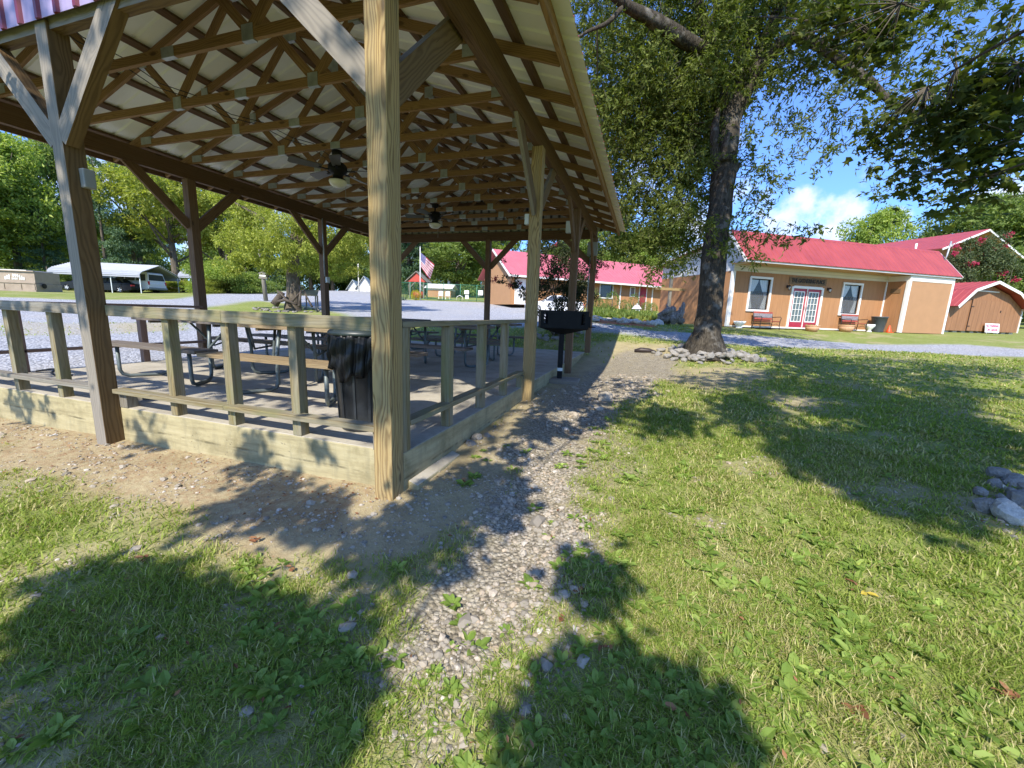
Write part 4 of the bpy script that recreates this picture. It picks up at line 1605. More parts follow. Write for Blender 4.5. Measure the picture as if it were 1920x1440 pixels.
def wall_holes(mb, x0, x1, z0, z1, y, th, holes, mi=0):
    xs = x0
    for a, b, c, d in sorted(holes):
        mb.box(((xs + a) / 2, y, (z0 + z1) / 2), (a - xs, th, z1 - z0), mi)
        if c > z0 + .001: mb.box(((a + b) / 2, y, (z0 + c) / 2), (b - a, th, c - z0), mi)
        if d < z1 - .001: mb.box(((a + b) / 2, y, (d + z1) / 2), (b - a, th, z1 - d), mi)
        xs = b
    mb.box(((xs + x1) / 2, y, (z0 + z1) / 2), (x1 - xs, th, z1 - z0), mi)


def window(parent, x0, x1, z0, z1, y=0.0, trim=.10, sash=True, curtains=True):
    """opening x0..x1, z0..z1 in a wall whose face is at y; outward is -y"""
    mb = MB()
    yf = y - .030
    mb.box(((x0 + x1) / 2, yf, z1 + trim / 2), (x1 - x0 + 2 * trim, .05, trim))
    mb.box(((x0 + x1) / 2, yf - .004, z0 - trim / 2), (x1 - x0 + 2 * trim, .06, trim))
    for x in (x0 - trim / 2, x1 + trim / 2):
        mb.box((x, yf, (z0 + z1) / 2), (trim, .05, z1 - z0))
    w = mb.build('window', M['white'], parent)
    mb = MB()
    for x in (x0 + .02, x1 - .02): mb.box((x, y + .05, (z0 + z1) / 2), (.04, .04, z1 - z0))
    for z in (z0 + .02, z1 - .02): mb.box(((x0 + x1) / 2, y + .051, z), (x1 - x0 - .08, .04, .04))
    mb.build('frame', M['black_metal'], w)
    mb = MB(); mb.box(((x0 + x1) / 2, y + .058, (z0 + z1) / 2), (x1 - x0 - .08, .006, z1 - z0 - .08)); mb.build('pane', M['pane'], w)
    if sash:
        mb = MB(); mb.box(((x0 + x1) / 2, y + .049, z0 + (z1 - z0) * .29 + .02), (x1 - x0 - .08, .004, (z1 - z0) * .58)); mb.build('screen', M['screen_half'], w)
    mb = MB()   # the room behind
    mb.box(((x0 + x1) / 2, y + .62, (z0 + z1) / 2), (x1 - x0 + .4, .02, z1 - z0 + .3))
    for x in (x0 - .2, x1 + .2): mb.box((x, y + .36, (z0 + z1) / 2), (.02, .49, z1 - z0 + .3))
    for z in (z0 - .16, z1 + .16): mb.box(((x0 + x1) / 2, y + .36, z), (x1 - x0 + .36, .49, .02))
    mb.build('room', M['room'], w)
    if curtains:
        for s in (-1, 1):
            xo = x0 + .02 if s < 0 else x1 - .02
            V, Fq = [], []
            nx, nz = 26, 18
            for i in range(nz):
                f = i / (nz - 1)          # 0 top .. 1 bottom
                tie = .58
                spread = (.46 - .34 * min(1, f / tie) ** 1.3) if f < tie else (.12 + .16 * (f - tie) / (1 - tie))
                if s > 0: spread *= 1.0
                for k in range(nx):
                    g = k / (nx - 1)
                    V.append((xo - s * g * spread * (x1 - x0), y + .085 + .014 * math.sin(g * 26) * (.4 + f), z1 - .03 - f * (z1 - z0 - .06)))
            for i in range(nz - 1):
                for k in range(nx - 1): Fq.append((i * nx + k, i * nx + k + 1, (i + 1) * nx + k + 1, (i + 1) * nx + k))
            link_mesh('curtain', raw_mesh('curtain', np.array(V), np.array(Fq), True), M['curtain'], w)
    return w


def m_screen_half():
    t = NT('insect_screen')
    tr = t.n("ShaderNodeBsdfTransparent"); df = t.n("ShaderNodeBsdfDiffuse"); df.inputs[0].default_value = (.20, .205, .21, 1)
    mx = t.n("ShaderNodeMixShader"); mx.inputs[0].default_value = .28
    t.l(tr.outputs[0], mx.inputs[1]); t.l(df.outputs[0], mx.inputs[2]); t.l(mx.outputs[0], t.out.inputs[0])
    return t.m


M['screen_half'] = m_screen_half()


def ribbed_slope(mb, x0, x1, a, b, step=.3, th=.03, rib=.022):
    """roof slope between two (y, z) edges, standing ribs down the slope"""
    ay, az = a; by, bz = b
    L = math.hypot(by - ay, bz - az)
    ny, nz = -(bz - az) / L, (by - ay) / L
    if nz < 0: ny, nz = -ny, -nz
    mb.prism([(x0, ay, az), (x0, by, bz), (x0, by + ny * th, bz + nz * th), (x0, ay + ny * th, az + nz * th)], (x0, 0, 0), (x1, 0, 0))
    x = x0 + step * .5
    while x < x1:
        k0, k1 = th - .004, th + rib
        mb.prism([(x - .028, ay + ny * k0, az + nz * k0), (x - .012, ay + ny * k1, az + nz * k1), (x + .012, ay + ny * k1, az + nz * k1), (x + .028, ay + ny * k0, az + nz * k0)],
                 (0, ay, az), (0, by, bz))
        x += step
    return mb


HALL = Frame(HO, math.degrees(math.atan2(HU[1], HU[0])))


def build_hall():
    t = thing('gathering_hall', 'tan hall with steep red metal porch roof, white trim and red double doors', 'hall', HO, HALL.a)
    x0, x1, bx1 = -4.9, 4.85, 8.02
    bd = -1.0
    wz = 2.60
    wins = [(-3.84, -2.70, .86, 2.31), (1.93, 3.08, .86, 2.33)]
    door = (-1.26, .51, .0, 1.98)
    mb = MB()
    wall_holes(mb, x0 + .002, x1, 0, wz, .075, .15, wins + [door])
    mb.build('front_wall', M['tan_siding'], t)
    mb = MB(); wall_holes(mb, x0 + .002, x1 - .004, wz - .001, 2.895, .070, .16, [])
    mb.build('frieze', M['lap_cream'], t)
    # left side wall, its gable and white band
    mb = MB()
    mb.box((x0 + .07, 3.0 - .1, wz / 2), (.14, 5.5, wz - .004)); mb.build('side_wall', M['tan_siding'], t)
    mb = MB(); mb.prism([(x0 + .002, -1.02, 2.895), (x0 + .002, .02, 2.895), (x0 + .002, .02, 2.602), (x0 + .002, 5.66, 2.602), (x0 + .002, 5.66, 3.28), (x0 + .002, .06, 4.30), (x0 + .002, -.02, 4.27)], (0, 0, 0), (.14, 0, 0))
    mb.build('gable', M['lap_white'], t)
    wmb = MB()
    for y, z, sy, sz in ((1.2, .77, 1.3, .1), (1.2, 2.38, 1.3, .1), (.6, 1.575, .1, 1.51), (1.8, 1.575, .1, 1.51)):
        wmb.box((x0 - .02, y, z), (.05, sy, sz))
    w = wmb.build('window', M['white'], t)
    mb = MB(); mb.box((x0 - .006, 1.2, 1.575), (.01, 1.1, 1.51)); mb.build('pane', M['glass_grey'], w)
    mb = MB()
    for y in (.78, 1.62): mb.box((x0 - .013, y, 1.575), (.004, .22, 1.50))
    mb.build('curtain', M['curtain'], w)
    # side block that carries the porch roof on the right
    mb = MB()
    mb.box(((x1 + bx1) / 2, (bd + 3) / 2 + .002, wz / 2), (bx1 - x1 - .02, 3 - bd, wz)); mb.build('side_block', M['tan_flat'], t)
    mb = MB(); mb.box((x1 + .004, bd / 2 + .01, wz / 2 + .001), (.012, -bd - .08, wz - .01)); mb.build('block_side_wall', M['tan_siding'], t)
    mb = MB(); mb.box(((x1 + bx1) / 2 + .003, (bd + 3) / 2 - .006, (wz + 2.87) / 2), (bx1 - x1 + .01, 3 - bd + .02, 2.87 - wz)); mb.build('band', M['cream'], t)
    mb = MB()
    cw = .13
    for x, y in ((x1 + cw / 2 - .01, bd - .012), (bx1 - cw / 2 - .006, bd - .012)): mb.box((x, y, 1.30), (cw, .03, 2.6))
    mb.box((x1 - .012, bd + .06, 1.30), (.03, .12, 2.6))
    mb.box((x1 - .045, -.018, 1.29), (.085, .034, 2.58)); mb.box((x0 + .055, -.014, 1.30), (.13, .036, 2.6)); mb.box((x0 - .014, .045, 1.299), (.03, .13, 2.598))
    mb.box((bx1 - .004, bd + .055, 1.30), (.03, .13, 2.6))
    mb.split('corner_board', M['white'], t)
    mb = MB(); mb.box(((x0 + x1) / 2, -.012, .035), (x1 - x0 - .3, .024, .07)); mb.build('base_board', M['white'], t)
    # soffit, fascia and roof
    mb = MB(); mb.box(((x0 - .2 + bx1 + .1) / 2, -.54, 2.905), (bx1 - x0 + .3, 1.08, .018)); mb.build('soffit', M['soffit'], t)
    mb = MB()
    for x in (-4.2, -.5, 3.5): mb.box((x, -.55, 2.893), (.55, .14, .006))
    mb.split('soffit_vent', M['iron'], t)
    mb = MB(); mb.box(((x0 + bx1) / 2 - .1, -1.105, 2.93), (bx1 - x0 + .62, .03, .11)); mb.build('fascia', M['white'], t)
    rx0, rx1 = -5.32, 8.24
    mb = MB(); ribbed_slope(mb, rx0, rx1, (-1.16, 2.94), (.08, 4.36), .305); ribbed_slope(mb, rx0, rx1, (.08, 4.362), (6.25, 3.30), .305)
    mb.build('roof', M['roof_red'], t)
    mb = MB(); mb.prism([(rx0, -.02, 4.30), (rx0, .08, 4.425), (rx0, .24, 4.372), (rx0, .08, 4.41)], (rx0, 0, 0), (rx1, 0, 0)); mb.build('ridge_cap', M['roof_red'], t)
    mb = MB()
    for x in (rx0 - .012, rx1 + .012):
        mb.beam((x, -1.15, 2.90), (x, .08, 4.31), .022, .13, up=(0, -.5, .5)); mb.beam((x, .10, 4.30), (x, 6.22, 3.25), .022, .13)
    mb.split('rake_trim', M['white'], t)
    # windows
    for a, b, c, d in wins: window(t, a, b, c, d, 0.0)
    # double door
    a, b, c, d = door
    mb = MB()
    for x in (a - .06, b + .06): mb.box((x, -.02, 1.03), (.12, .05, 2.06))
    mb.box(((a + b) / 2, -.021, 2.04), (b - a, .05, .12)); mb.box(((a + b) / 2, -.008, 1.02), (.035, .05, 1.91))
    mb.build('door_frame', M['white'], t)
    for s in (0, 1):
        xa = a + .005 if s == 0 else (a + b) / 2 + .02
        xb = (a + b) / 2 - .02 if s == 0 else b - .005
        mb = MB(); wall_holes(mb, xa, xb, .02, 1.97, .03, .045, [(xa + .12, xb - .12, .36, 1.83)])
        dr = mb.build('door', M['door_red'], t)
        g0, g1, h0, h1 = xa + .12, xb - .12, .36, 1.83
        mb = MB(); mb.box(((g0 + g1) / 2, .035, (h0 + h1) / 2), (g1 - g0, .006, h1 - h0)); mb.build('pane', M['glass_door'], dr)
        mb = MB()
        for k in range(4): mb.box((g0 + (g1 - g0) * k / 3, .010, (h0 + h1) / 2), (.045 if k in (0, 3) else .024, .02, h1 - h0 + .04))
        for k in range(6): mb.box(((g0 + g1) / 2, .008, h0 + (h1 - h0) * k / 5), (g1 - g0, .018, .045 if k in (0, 5) else .024))
        mb.build('muntin', M['white'], dr)
        mb = MB(); xx = xb - .05 if s == 0 else xa + .05
        mb.tube([(xx, -.03, .95), (xx, -.06, .98), (xx, -.06, 1.08), (xx, -.03, 1.11)], .010, 6); mb.build('handle', M['iron'], dr)
    # rustic name board
    mb = MB()
    sx0, sx1 = -1.60, .74
    top = []; bot = []
    for k in range(17):
        x = sx0 + (sx1 - sx0) * k / 16
        top.append((x, -.03, 2.515 + .022 * math.sin(k * 2.1) + .012 * math.sin(k * 5.3))); bot.append((x, -.03, 2.165 + .018 * math.sin(k * 1.7 + 1)))
    mb.prism(top + bot[::-1], (0, 0, 0), (0, .02, 0)); sg = mb.build('name_board', M['sign_wood'], t)
    text_mesh('lettering', 'THE GATHERING PLACE', .265, M['sign_letters'], sg, ((sx0 + sx1) / 2, -.042, 2.34), (math.pi / 2, 0, 0), .008, sx=.72, bold=.008)
    for x in (-1.66, .90):
        mb = MB(); mb.box((x, -.02, 2.03), (.08, .03, .14)); mb.tube([(x, -.04, 2.06), (x, -.12, 2.12), (x, -.14, 2.08)], .010, 6); mb.lathe([(.001, .10), (.07, .045), (.075, .03), (.055, .025)], (x, -.14, 2.0), 8)
        mb.lathe([(.045, -.13), (.05, -.12), (.02, -.15)], (x, -.14, 2.0), 8)
        for k in range(4):
            an = k * math.pi / 2 + .78
            mb.tube([(x + .06 * math.cos(an), -.14 + .06 * math.sin(an), 2.03), (x + .045 * math.cos(an), -.14 + .045 * math.sin(an), 1.88)], .006, 4)
        lp = mb.build('wall_lantern', M['iron'], t)
        mb = MB(); mb.lathe([(.03, -.11), (.045, .0), (.045, .02), (.02, .03)], (x, -.14, 2.0), 10); mb.build('globe', M['white'], lp)
    mb = MB(); mb.box((x1 - .012, -.46, 2.12), (.02, .46, .22)); mb.build('brown_panel', M['sign_wood'], t)  # small brown panel on the side wall of the block
    # mast with bracket on the roof, pale vent stub
    q = HALL.px(1770, 487, -.3)
    mx, mz = q[0], q[1]
    mb = MB(); mb.tube([(mx - .1, -.35, 3.75), (mx - .06, -.42, 4.1), (mx + .04, -.42, 4.85)], .035, 10); mb.tube([(mx + .04, -.42, 4.80), (mx + .18, -.42, 4.72), (mx + .2, -.42, 4.45)], .012, 6)
    mb.box((mx - .1, -.33, 3.80), (.22, .2, .05)); mb.build('mast', M['galv'], t)
    # rear wing, gable towards the viewer
    yw = 5.0
    A = HALL.px(1838, 433, yw); Lh = HALL.px(1757, 467, yw); Rh = HALL.px(1899, 481, yw)
    hw = (Rh[0] - Lh[0]) / 2; ze = (Lh[1] + Rh[1]) / 2 - .0
    za, xa = A[1], A[0]
    sl = (za - ze) / hw
    mb = MB()
    for s in (-1, 1):
        n_ = 46
        ex = xa + s * (hw + .25); ez = za - sl * (hw + .25)
        mb.prism([(xa, yw - .5, za), (ex, yw - .5, ez), (ex, yw - .5, ez + .06), (xa, yw - .5, za + .06)], (0, 0, 0), (0, 15, 0))
        k = .15
        while k < 15:
            nx_, nz_ = s * sl / math.hypot(1, sl), 1 / math.hypot(1, sl)
            yy = yw - .5 + k
            mb.prism([(xa, yy - .03, za + .055), (xa, yy, za + .085), (xa, yy + .03, za + .055)], (xa, 0, za), (ex, 0, ez))
            k += .4
    mb.build('rear_roof', M['roof_red'], t)
    for s in (-1, 1):
        mb = MB(); mb.prism([(xa, yw - .48, za - .012), (xa + s * (hw + .22), yw - .48, za - sl * (hw + .22) - .012), (xa + s * (hw + .22), yw - .48, za - sl * (hw + .22) - .004), (xa, yw - .48, za - .004)], (0, 0, 0), (0, 2.2, 0)); mb.build('rear_eave_lining', M['soffit'], t)
    mb = MB(); mb.prism([(xa - hw + .3, yw + 1.8, -.2), (xa + hw - .3, yw + 1.8, -.2), (xa + hw - .3, yw + 1.8, za - sl * (hw - .3) - .01), (xa, yw + 1.8, za - .01), (xa - hw + .3, yw + 1.8, za - sl * (hw - .3) - .01)], (0, 0, 0), (0, 11, 0))
    mb.build('rear_wall', M['tan_siding'], t)
    mb = MB()
    for s in (-1, 1): mb.beam((xa, yw - .515, za - .03), (xa + s * (hw + .25), yw - .515, za - sl * (hw + .25) - .03), .03, .12)
    mb.split('rear_rake_trim', M['white'], t)
    mb = MB(); mb.box((xa, yw - .25, za - sl * hw * .5), (.1, .4, .1)); mb.build('rear_soffit', M['soffit'], t)
    v = HALL.px(1718, 460, 4.5)
    mb = MB(); mb.tube([(v[0], 4.5, v[1] - .5), (v[0], 4.5, v[1] + .12)], .06, 10); mb.build('vent_pipe', M['white'], t)
    return t


M['lap_cream'] = m_siding('cream_lap_siding', (.66, .62, .50), .13, 1, .6, .015)
build_hall()


def hall_ground(u, n):
    p = HALL.world(u, -n)
    return (p[0], p[1], gs(p[0], p[1]))


def make_bench(label, u):
    p = HALL.world(u, -.42)
    t = thing('garden_bench', label, 'bench', (p[0], p[1], gs(p[0], p[1])), HALL.a, 'red benches in front of the hall')
    for k in range(4):
        mb = MB(); mb.beam((-.56, -.20 + k * .115, .42), (.56, -.20 + k * .115, .42), .085, .022); mb.build('seat_slat', M['bench_red'], t)
    mb = MB(); mb.beam((-.56, .24, .82), (.56, .24, .82), .022, .09); mb.build('back_slat', M['bench_red'], t)
    mb = MB(); mb.beam((-.56, .21, .53), (.56, .21, .53), .022, .07); mb.build('back_slat', M['bench_red'], t)
    mb = MB(); mb.beam((-.54, .225, .68), (.54, .225, .68), .015, .19); mb.build('back_panel', M['lattice'], t)
    for s in (-1, 1):
        x = s * .56
        mb = MB()
        mb.tube([(x, -.27, 0), (x, -.24, .22), (x, -.25, .42), (x, -.29, .56), (x, -.25, .63), (x, .0, .62), (x, .20, .60)], .017, 7)
        mb.tube([(x, .24, 0), (x, .20, .25), (x, .18, .42), (x, .22, .62), (x, .26, .86)], .017, 7)
        mb.tube([(x, -.25, .40), (x, .18, .40)], .014, 6); mb.tube([(x, -.24, .2), (x, -.05, .30), (x, .1, .24), (x, .2, .25)], .010, 6)
        mb.build('end_frame', M['iron'], t)
    return t


make_bench('red slatted bench with iron arms under the left hall window', -3.05)
make_bench('red slatted bench with iron arms under the right hall window, beside the grey bin', 2.45)


def make_pot(label, u, n, r, h, m, bowl=False):
    t = thing('flower_pot', label, 'pot', hall_ground(u, n), .3 * u, 'pots along the hall front')
    mb = MB()
    if bowl: mb.lathe([(r * .5, 0), (r * .55, .03), (r * .3, h * .25), (r * .45, h * .35), (r * .95, h * .75), (r, h), (r * .9, h), (r * .8, h * .75)], seg=18)
    else: mb.lathe([(r * .62, 0), (r * .9, h * .35), (r, h * .75), (r * .92, h * .82), (r * 1.05, h * .88), (r * 1.05, h), (r * .92, h), (r * .85, h * .8)], seg=18)
    mb.build('bowl', M[m], t)
    mb = MB(); mb.lathe([(r * .85, h * .82), (.001, h * .86)], seg=12); mb.build('soil', M['twig'], t)
    n_ = 26
    P = np.stack([RNG.normal(0, r * .3, n_), RNG.normal(0, r * .3, n_), np.full(n_, h * .85)], 1)
    D = unit(np.stack([RNG.normal(0, .7, n_), RNG.normal(0, .7, n_), RNG.uniform(.3, 1, n_)], 1))
    V, Fq = leaf_faces(P, D, RNG.uniform(.06, .15, n_), 'lance')
    link_mesh('plant', mixed_mesh('plant', V, Fq), M['leaf_mid'], t)


make_pot('white scalloped pot at the left corner of the hall', -4.5, .35, .27, .34, 'white', True)
make_pot('terracotta bowl in front of the red double door', -.42, .62, .31, .30, 'terracotta')
make_pot('terracotta bowl left of the right hand bench', 1.75, .62, .33, .34, 'terracotta')
make_pot('white urn between the right bench and the grey bin', 3.30, .62, .22, .40, 'white', True)
t = thing('outdoor_bin', 'tall grey plastic bin by the recess corner of the hall', 'trash bin', hall_ground(4.02, .52), HALL.a)
mb = MB(); mb.lathe([(.24, 0), (.245, .03), (.33, .74), (.35, .75), (.35, .80), (.30, .80)], seg=22); mb.build('body', M['grey_plastic'], t)
for s in (-1, 1):
    mb = MB(); mb.tube([(s * .33, -.07, .66), (s * .38, -.06, .66), (s * .38, .06, .66), (s * .33, .07, .66)], .012, 6); mb.build('handle', M['grey_plastic'], t)
t = thing('traffic_cone', 'small orange traffic cone at the foot of the hall wall', 'cone', hall_ground(4.52, .72), .2)
mb = MB(); mb.lathe([(.125, .02), (.115, .05), (.03, .36), (.02, .37), (.001, .37)], seg=16); mb.build('body', M['orange'], t)
mb = MB(); mb.box((0, 0, .012), (.30, .30, .024)); mb.build('foot', M['orange'], t)


# ------------------------------------------------------------------ barn shed on the right
def build_barn():
    P = HALL.world(0, -.25)
    fr = Frame((HO[0], HO[1], HO[2]), math.degrees(HALL.a) - 3)
    P0 = HALL.world(9.42, -.25, 0)
    g = gs(P0[0], P0[1])
    fr = Frame((P0[0], P0[1], g), math.degrees(HALL.a) + 2)
    Z6 = lambda x, y: (1620 + x / 5.76, 400 + y / 5.76)
    ap = fr.px(*Z6(1350, 745)); er = fr.px(*Z6(1725, 1045)); el = fr.px(*Z6(925, 975)); br = fr.px(*Z6(1695, 1300)); kr = fr.px(*Z6(1585, 855)); kl = fr.px(*Z6(1105, 842))
    t = thing('barn_shed', 'brown board barn shed with white edged red gambrel roof and double doors', 'shed', fr.P, fr.a)
    w0, w1 = el[0] + .12, er[0] - .12
    zl = (el[1] + er[1]) / 2
    apx, apz = ap
    zk = (kl[1] + kr[1]) / 2
    prof = [(el[0] - .05, zl - .12), (kl[0], zk), (apx, apz), (kr[0], zk), (er[0] + .05, zl - .12)]
    # front wall as one gambrel outline
    mb = MB(); mb.prism([(w0, 0, .12), (w1, 0, .12), (w1, 0, zl - .05), (kr[0] - .05, 0, zk - .10), (apx, 0, apz - .08), (kl[0] + .05, 0, zk - .10), (w0, 0, zl - .05)], (0, 0, 0), (0, 5.0, 0))
    mb.build('wall', M['barn'], t)
    for s, (a, b) in enumerate(((prof[0], prof[1]), (prof[1], prof[2]), (prof[2], prof[3]), (prof[3], prof[4]))):
        mb = MB()
        dx, dz = b[0] - a[0], b[1] - a[1]
        L = math.hypot(dx, dz); nx, nz = -dz / L, dx / L
        if nz < 0: nx, nz = -nx, -nz
        mb.prism([(a[0], -.42, a[1]), (b[0], -.42, b[1]), (b[0] + nx * .05, -.42, b[1] + nz * .05), (a[0] + nx * .05, -.42, a[1] + nz * .05)], (0, 0, 0), (0, 5.6, 0))
        k = .2
        while k < 5.5:
            mb.prism([(a[0] + nx * .045, -.42 + k - .03, a[1] + nz * .045), (a[0] + nx * .075, -.42 + k, a[1] + nz * .075), (a[0] + nx * .045, -.42 + k + .03, a[1] + nz * .045)], (a[0], 0, a[1]), (b[0], 0, b[1]))
            k += .3
        mb.build('roof_slope', M['roof_red'], t)
    mb = MB()
    for a, b in zip(prof[:-1], prof[1:]): mb.beam((a[0], -.435, a[1] - .02), (b[0], -.435, b[1] - .02), .028, .15)
    mb.split('roof_trim', M['white'], t)
    mb = MB(); mb.box((apx, -.012, zk + .02), (2.2, .03, .06)); mb.box((w1 + .0, -.012, (zl + .1) / 2), (.11, .03, zl - .1)); mb.split('wall_trim', M['cream'], t)
    d0 = fr.px(*Z6(1092, 1262))[0]; d1 = fr.px(*Z6(1420, 1285))[0]
    dm = (d0 + d1) / 2
    for a, b in ((d0, d1),):
        mb = MB(); mb.box(((a + b) / 2, -.02, 1.02), (b - a, .03, 1.76)); dr = mb.build('door', M['barn'], t)
        mb = MB()
        mb.box((a + .0, -.04, 1.02), (.03, .02, 1.76)); mb.build('door_edge', M['iron'], dr)
        mb = MB(); mb.box((a + .12, -.045, 1.5), (.2, .02, .04)); mb.box((a + .12, -.045, .4), (.2, .02, .04)); mb.box((b - .1, -.045, 1.3), (.06, .03, .12)); mb.split('hinge', M['iron'], dr)
    lx = fr.px(*Z6(985, 985))
    mb = MB(); mb.box((lx[0], -.12, lx[1]), (.28, .22, .10)); mb.box((lx[0], -.03, lx[1] + .06), (.1, .06, .12)); mb.build('flood_lamp', M['sign_wood'], t)
    for k in range(9):
        x = w0 + .3 + k * (w1 - w0 - .6) / 8
        mb = MB(); mb.box((x, .25, .0), (.38, .3, .26)); mb.build('footing_block', M['stone_white'], t, .02)
    # notice leaning on the shed
    a = fr.px(1862, 623, -.55); b = fr.px(1892, 607, -.55)
    wd = b[0] - a[0]; ht = b[1] - a[1]
    c = fr.world((a[0] + b[0]) / 2, -.22, 0)
    s = thing('notice_sign', 'white board with red letters reading NO PARKING ON GRASS leaning on the brown shed', 'sign', (c[0], c[1], fr.P[2] + a[1] - .02), fr.a)
    s.rotation_euler = (math.radians(-7), 0, fr.a)
    mb = MB(); mb.box((0, 0, ht / 2), (wd * 1.02, .02, ht)); mb.build('board', M['sign_white'], s)
    text_mesh('lettering', 'NO PARKING', ht * .37, M['sign_red'], s, (0, -.014, ht * .71), (math.pi / 2, 0, 0), .002, sx=.78 * wd / (ht * 1.9), bold=.006)
    text_mesh('lettering', 'ON GRASS', ht * .37, M['sign_red'], s, (-.02, -.014, ht * .28), (math.pi / 2, 0, 0), .002, sx=.86 * wd / (ht * 1.9), bold=.006)
    for x in (-wd * .4, wd * .4):
        mb = MB(); mb.tube([(x, .0, -.25), (x, .0, .05)], .012, 6); mb.build('stake', M['galv'], s)


build_barn()
# ------------------------------------------------------------------ foliage builders
def shell_points(n, c, r, inner=.55):
    d = unit(RNG.normal(size=(n, 3)))
    rad = RNG.uniform(inner, 1.0, n) ** .7
    return np.array(c) + d * rad[:, None] * np.array(r), d


def crown_mesh(name, lumps, per, size, shape, droop=.2, up=.3, spread=1.0):
    """lumps: (centre, radii) clumps; every clump gets leaves hung on short sprays"""
    Ps, Ds, Ss = [], [], []
    for c, r in lumps:
        k = max(4, int(per * (r[0] * r[1] * r[2]) ** (2 / 3.0) / .3))
        # sprays give an uneven, ragged edge
        sp, sd = shell_points(max(3, k // 14), c, r, .45)
        for p, d in zip(sp, sd):
            m = 14
            q = p + RNG.normal(0, 1, (m, 3)) * (np.array(r) * .17 * spread)
            dd = unit(d[None] * .6 + RNG.normal(0, .75, (m, 3)) + np.array([[0, 0, up - droop * 2]]))
            Ps.append(q); Ds.append(dd); Ss.append(RNG.uniform(.6, 1.3, m) * size)
    P, D, S = np.concatenate(Ps), np.concatenate(Ds), np.concatenate(Ss)
    hint = np.array([[0, 0, 1.0]]) + RNG.normal(0, .6, (len(P), 3))
    V, Fq = leaf_faces(P, D, S, shape, hint)
    return mixed_mesh(name, V, Fq)


def limb(mb, a, b, r0, r1, bend=.12, seg=7, n=5):
    a = Vector(a); b = Vector(b)
    L = (b - a).length
    o = Vector(RNG.normal(0, 1, 3)); o = o * (bend * L / max(o.length, .1))
    pts = []
    for i in range(n):
        f = i / (n - 1)
        pts.append(a.lerp(b, f) + o * (f * (1 - f) * 2))
    mb.tube(pts, [r0 + (r1 - r0) * i / (n - 1) for i in range(n)], seg)
    return pts


TREE_CACHE = {}


def far_tree_mesh(kind, var):
    """unit trees about 10 m tall: (trunk mesh, crown mesh)"""
    key = (kind, var)
    if key in TREE_CACHE: return TREE_CACHE[key]
    mb = MB()
    lumps = []
    if kind == 'conifer':
        mb.tube([(0, 0, 0), (.05, 0, 4), (0, .05, 9.6)], [.20, .13, .02], 8)
        for i in range(46):
            f = RNG.uniform(.06, 1) ** .85
            z = 1.0 + 8.8 * f
            R_ = 2.2 * (1 - f) ** .75 + .22
            a = RNG.uniform(0, 6.28); q = R_ * RNG.uniform(.3, .95)
            lumps.append(((q * math.cos(a), q * math.sin(a), z), (.75 * (1 - f) + .35, .75 * (1 - f) + .35, .32)))
        cm = crown_mesh('crown', lumps, 190, .20, 'lance', .25, .0)
    else:
        H = 10.0
        mb.tube([(0, 0, 0), (.1, .05, 1.6), (.05, .12, 4), (.2, .1, 7.5)], [.30, .22, .17, .05], 9)
        n = 34 if kind != 'bush' else 16
        for i in range(n):
            if kind == 'round':
                d = unit(RNG.normal(size=(1, 3)))[0]; q = RNG.uniform(.35, 1.0) ** .6
                c = (d[0] * 3.0 * q, d[1] * 3.0 * q, 5.9 + d[2] * 3.6 * q)
                s = RNG.uniform(.7, 1.35)
            elif kind == 'open':
                d = unit(RNG.normal(size=(1, 3)))[0]; q = RNG.uniform(.5, 1.0)
                c = (d[0] * 3.9 * q, d[1] * 3.9 * q, 6.1 + d[2] * 3.2 * q)
                s = RNG.uniform(.55, 1.1)
            else:
                a = RNG.uniform(0, 6.28); q = RNG.uniform(0, 1) ** .6
                c = (4 * q * math.cos(a), 4 * q * math.sin(a), RNG.uniform(.8, 8.2) * (1 - .45 * q))
                s = RNG.uniform(1.0, 1.7)
            lumps.append((c, (s * 1.15, s * 1.15, s * .8)))
            if kind != 'bush' and i % 3 == 0: limb(mb, (.1, .1, RNG.uniform(2.2, 5.5)), c, .085, .02, .1, 6)
        cm = crown_mesh('crown', lumps, 205 if kind != 'bush' else 260, .27 if kind != 'open' else .25, 'lance', .22, .1)
    TREE_CACHE[key] = (mb.mesh('trunk'), cm)
    return TREE_CACHE[key]


def far_tree(name, label, cat, px, py, depth, h, w, kind, leaf, var=0, group=None, rz=None, z=None):
    p = at(px, py, depth)
    zz = g1(p[0], p[1]) if z is None else z
    t = thing(name, label, cat, (p[0], p[1], zz - .1), random.uniform(0, 6.28) if rz is None else rz, group)
    t.scale = (w / 8.0, w / 8.0, h / 10.0)
    tm, cm = far_tree_mesh(kind, var)
    for nm, me, m in (('trunk', tm, 'bark_far'), ('crown', cm, leaf)):
        o = bpy.data.objects.new(nm, me); COL.objects.link(o); o.parent = t
        if not me.materials: me.materials.append(M[m])
        o.material_slots[0].link = 'OBJECT'; o.material_slots[0].material = M[m]
    return t


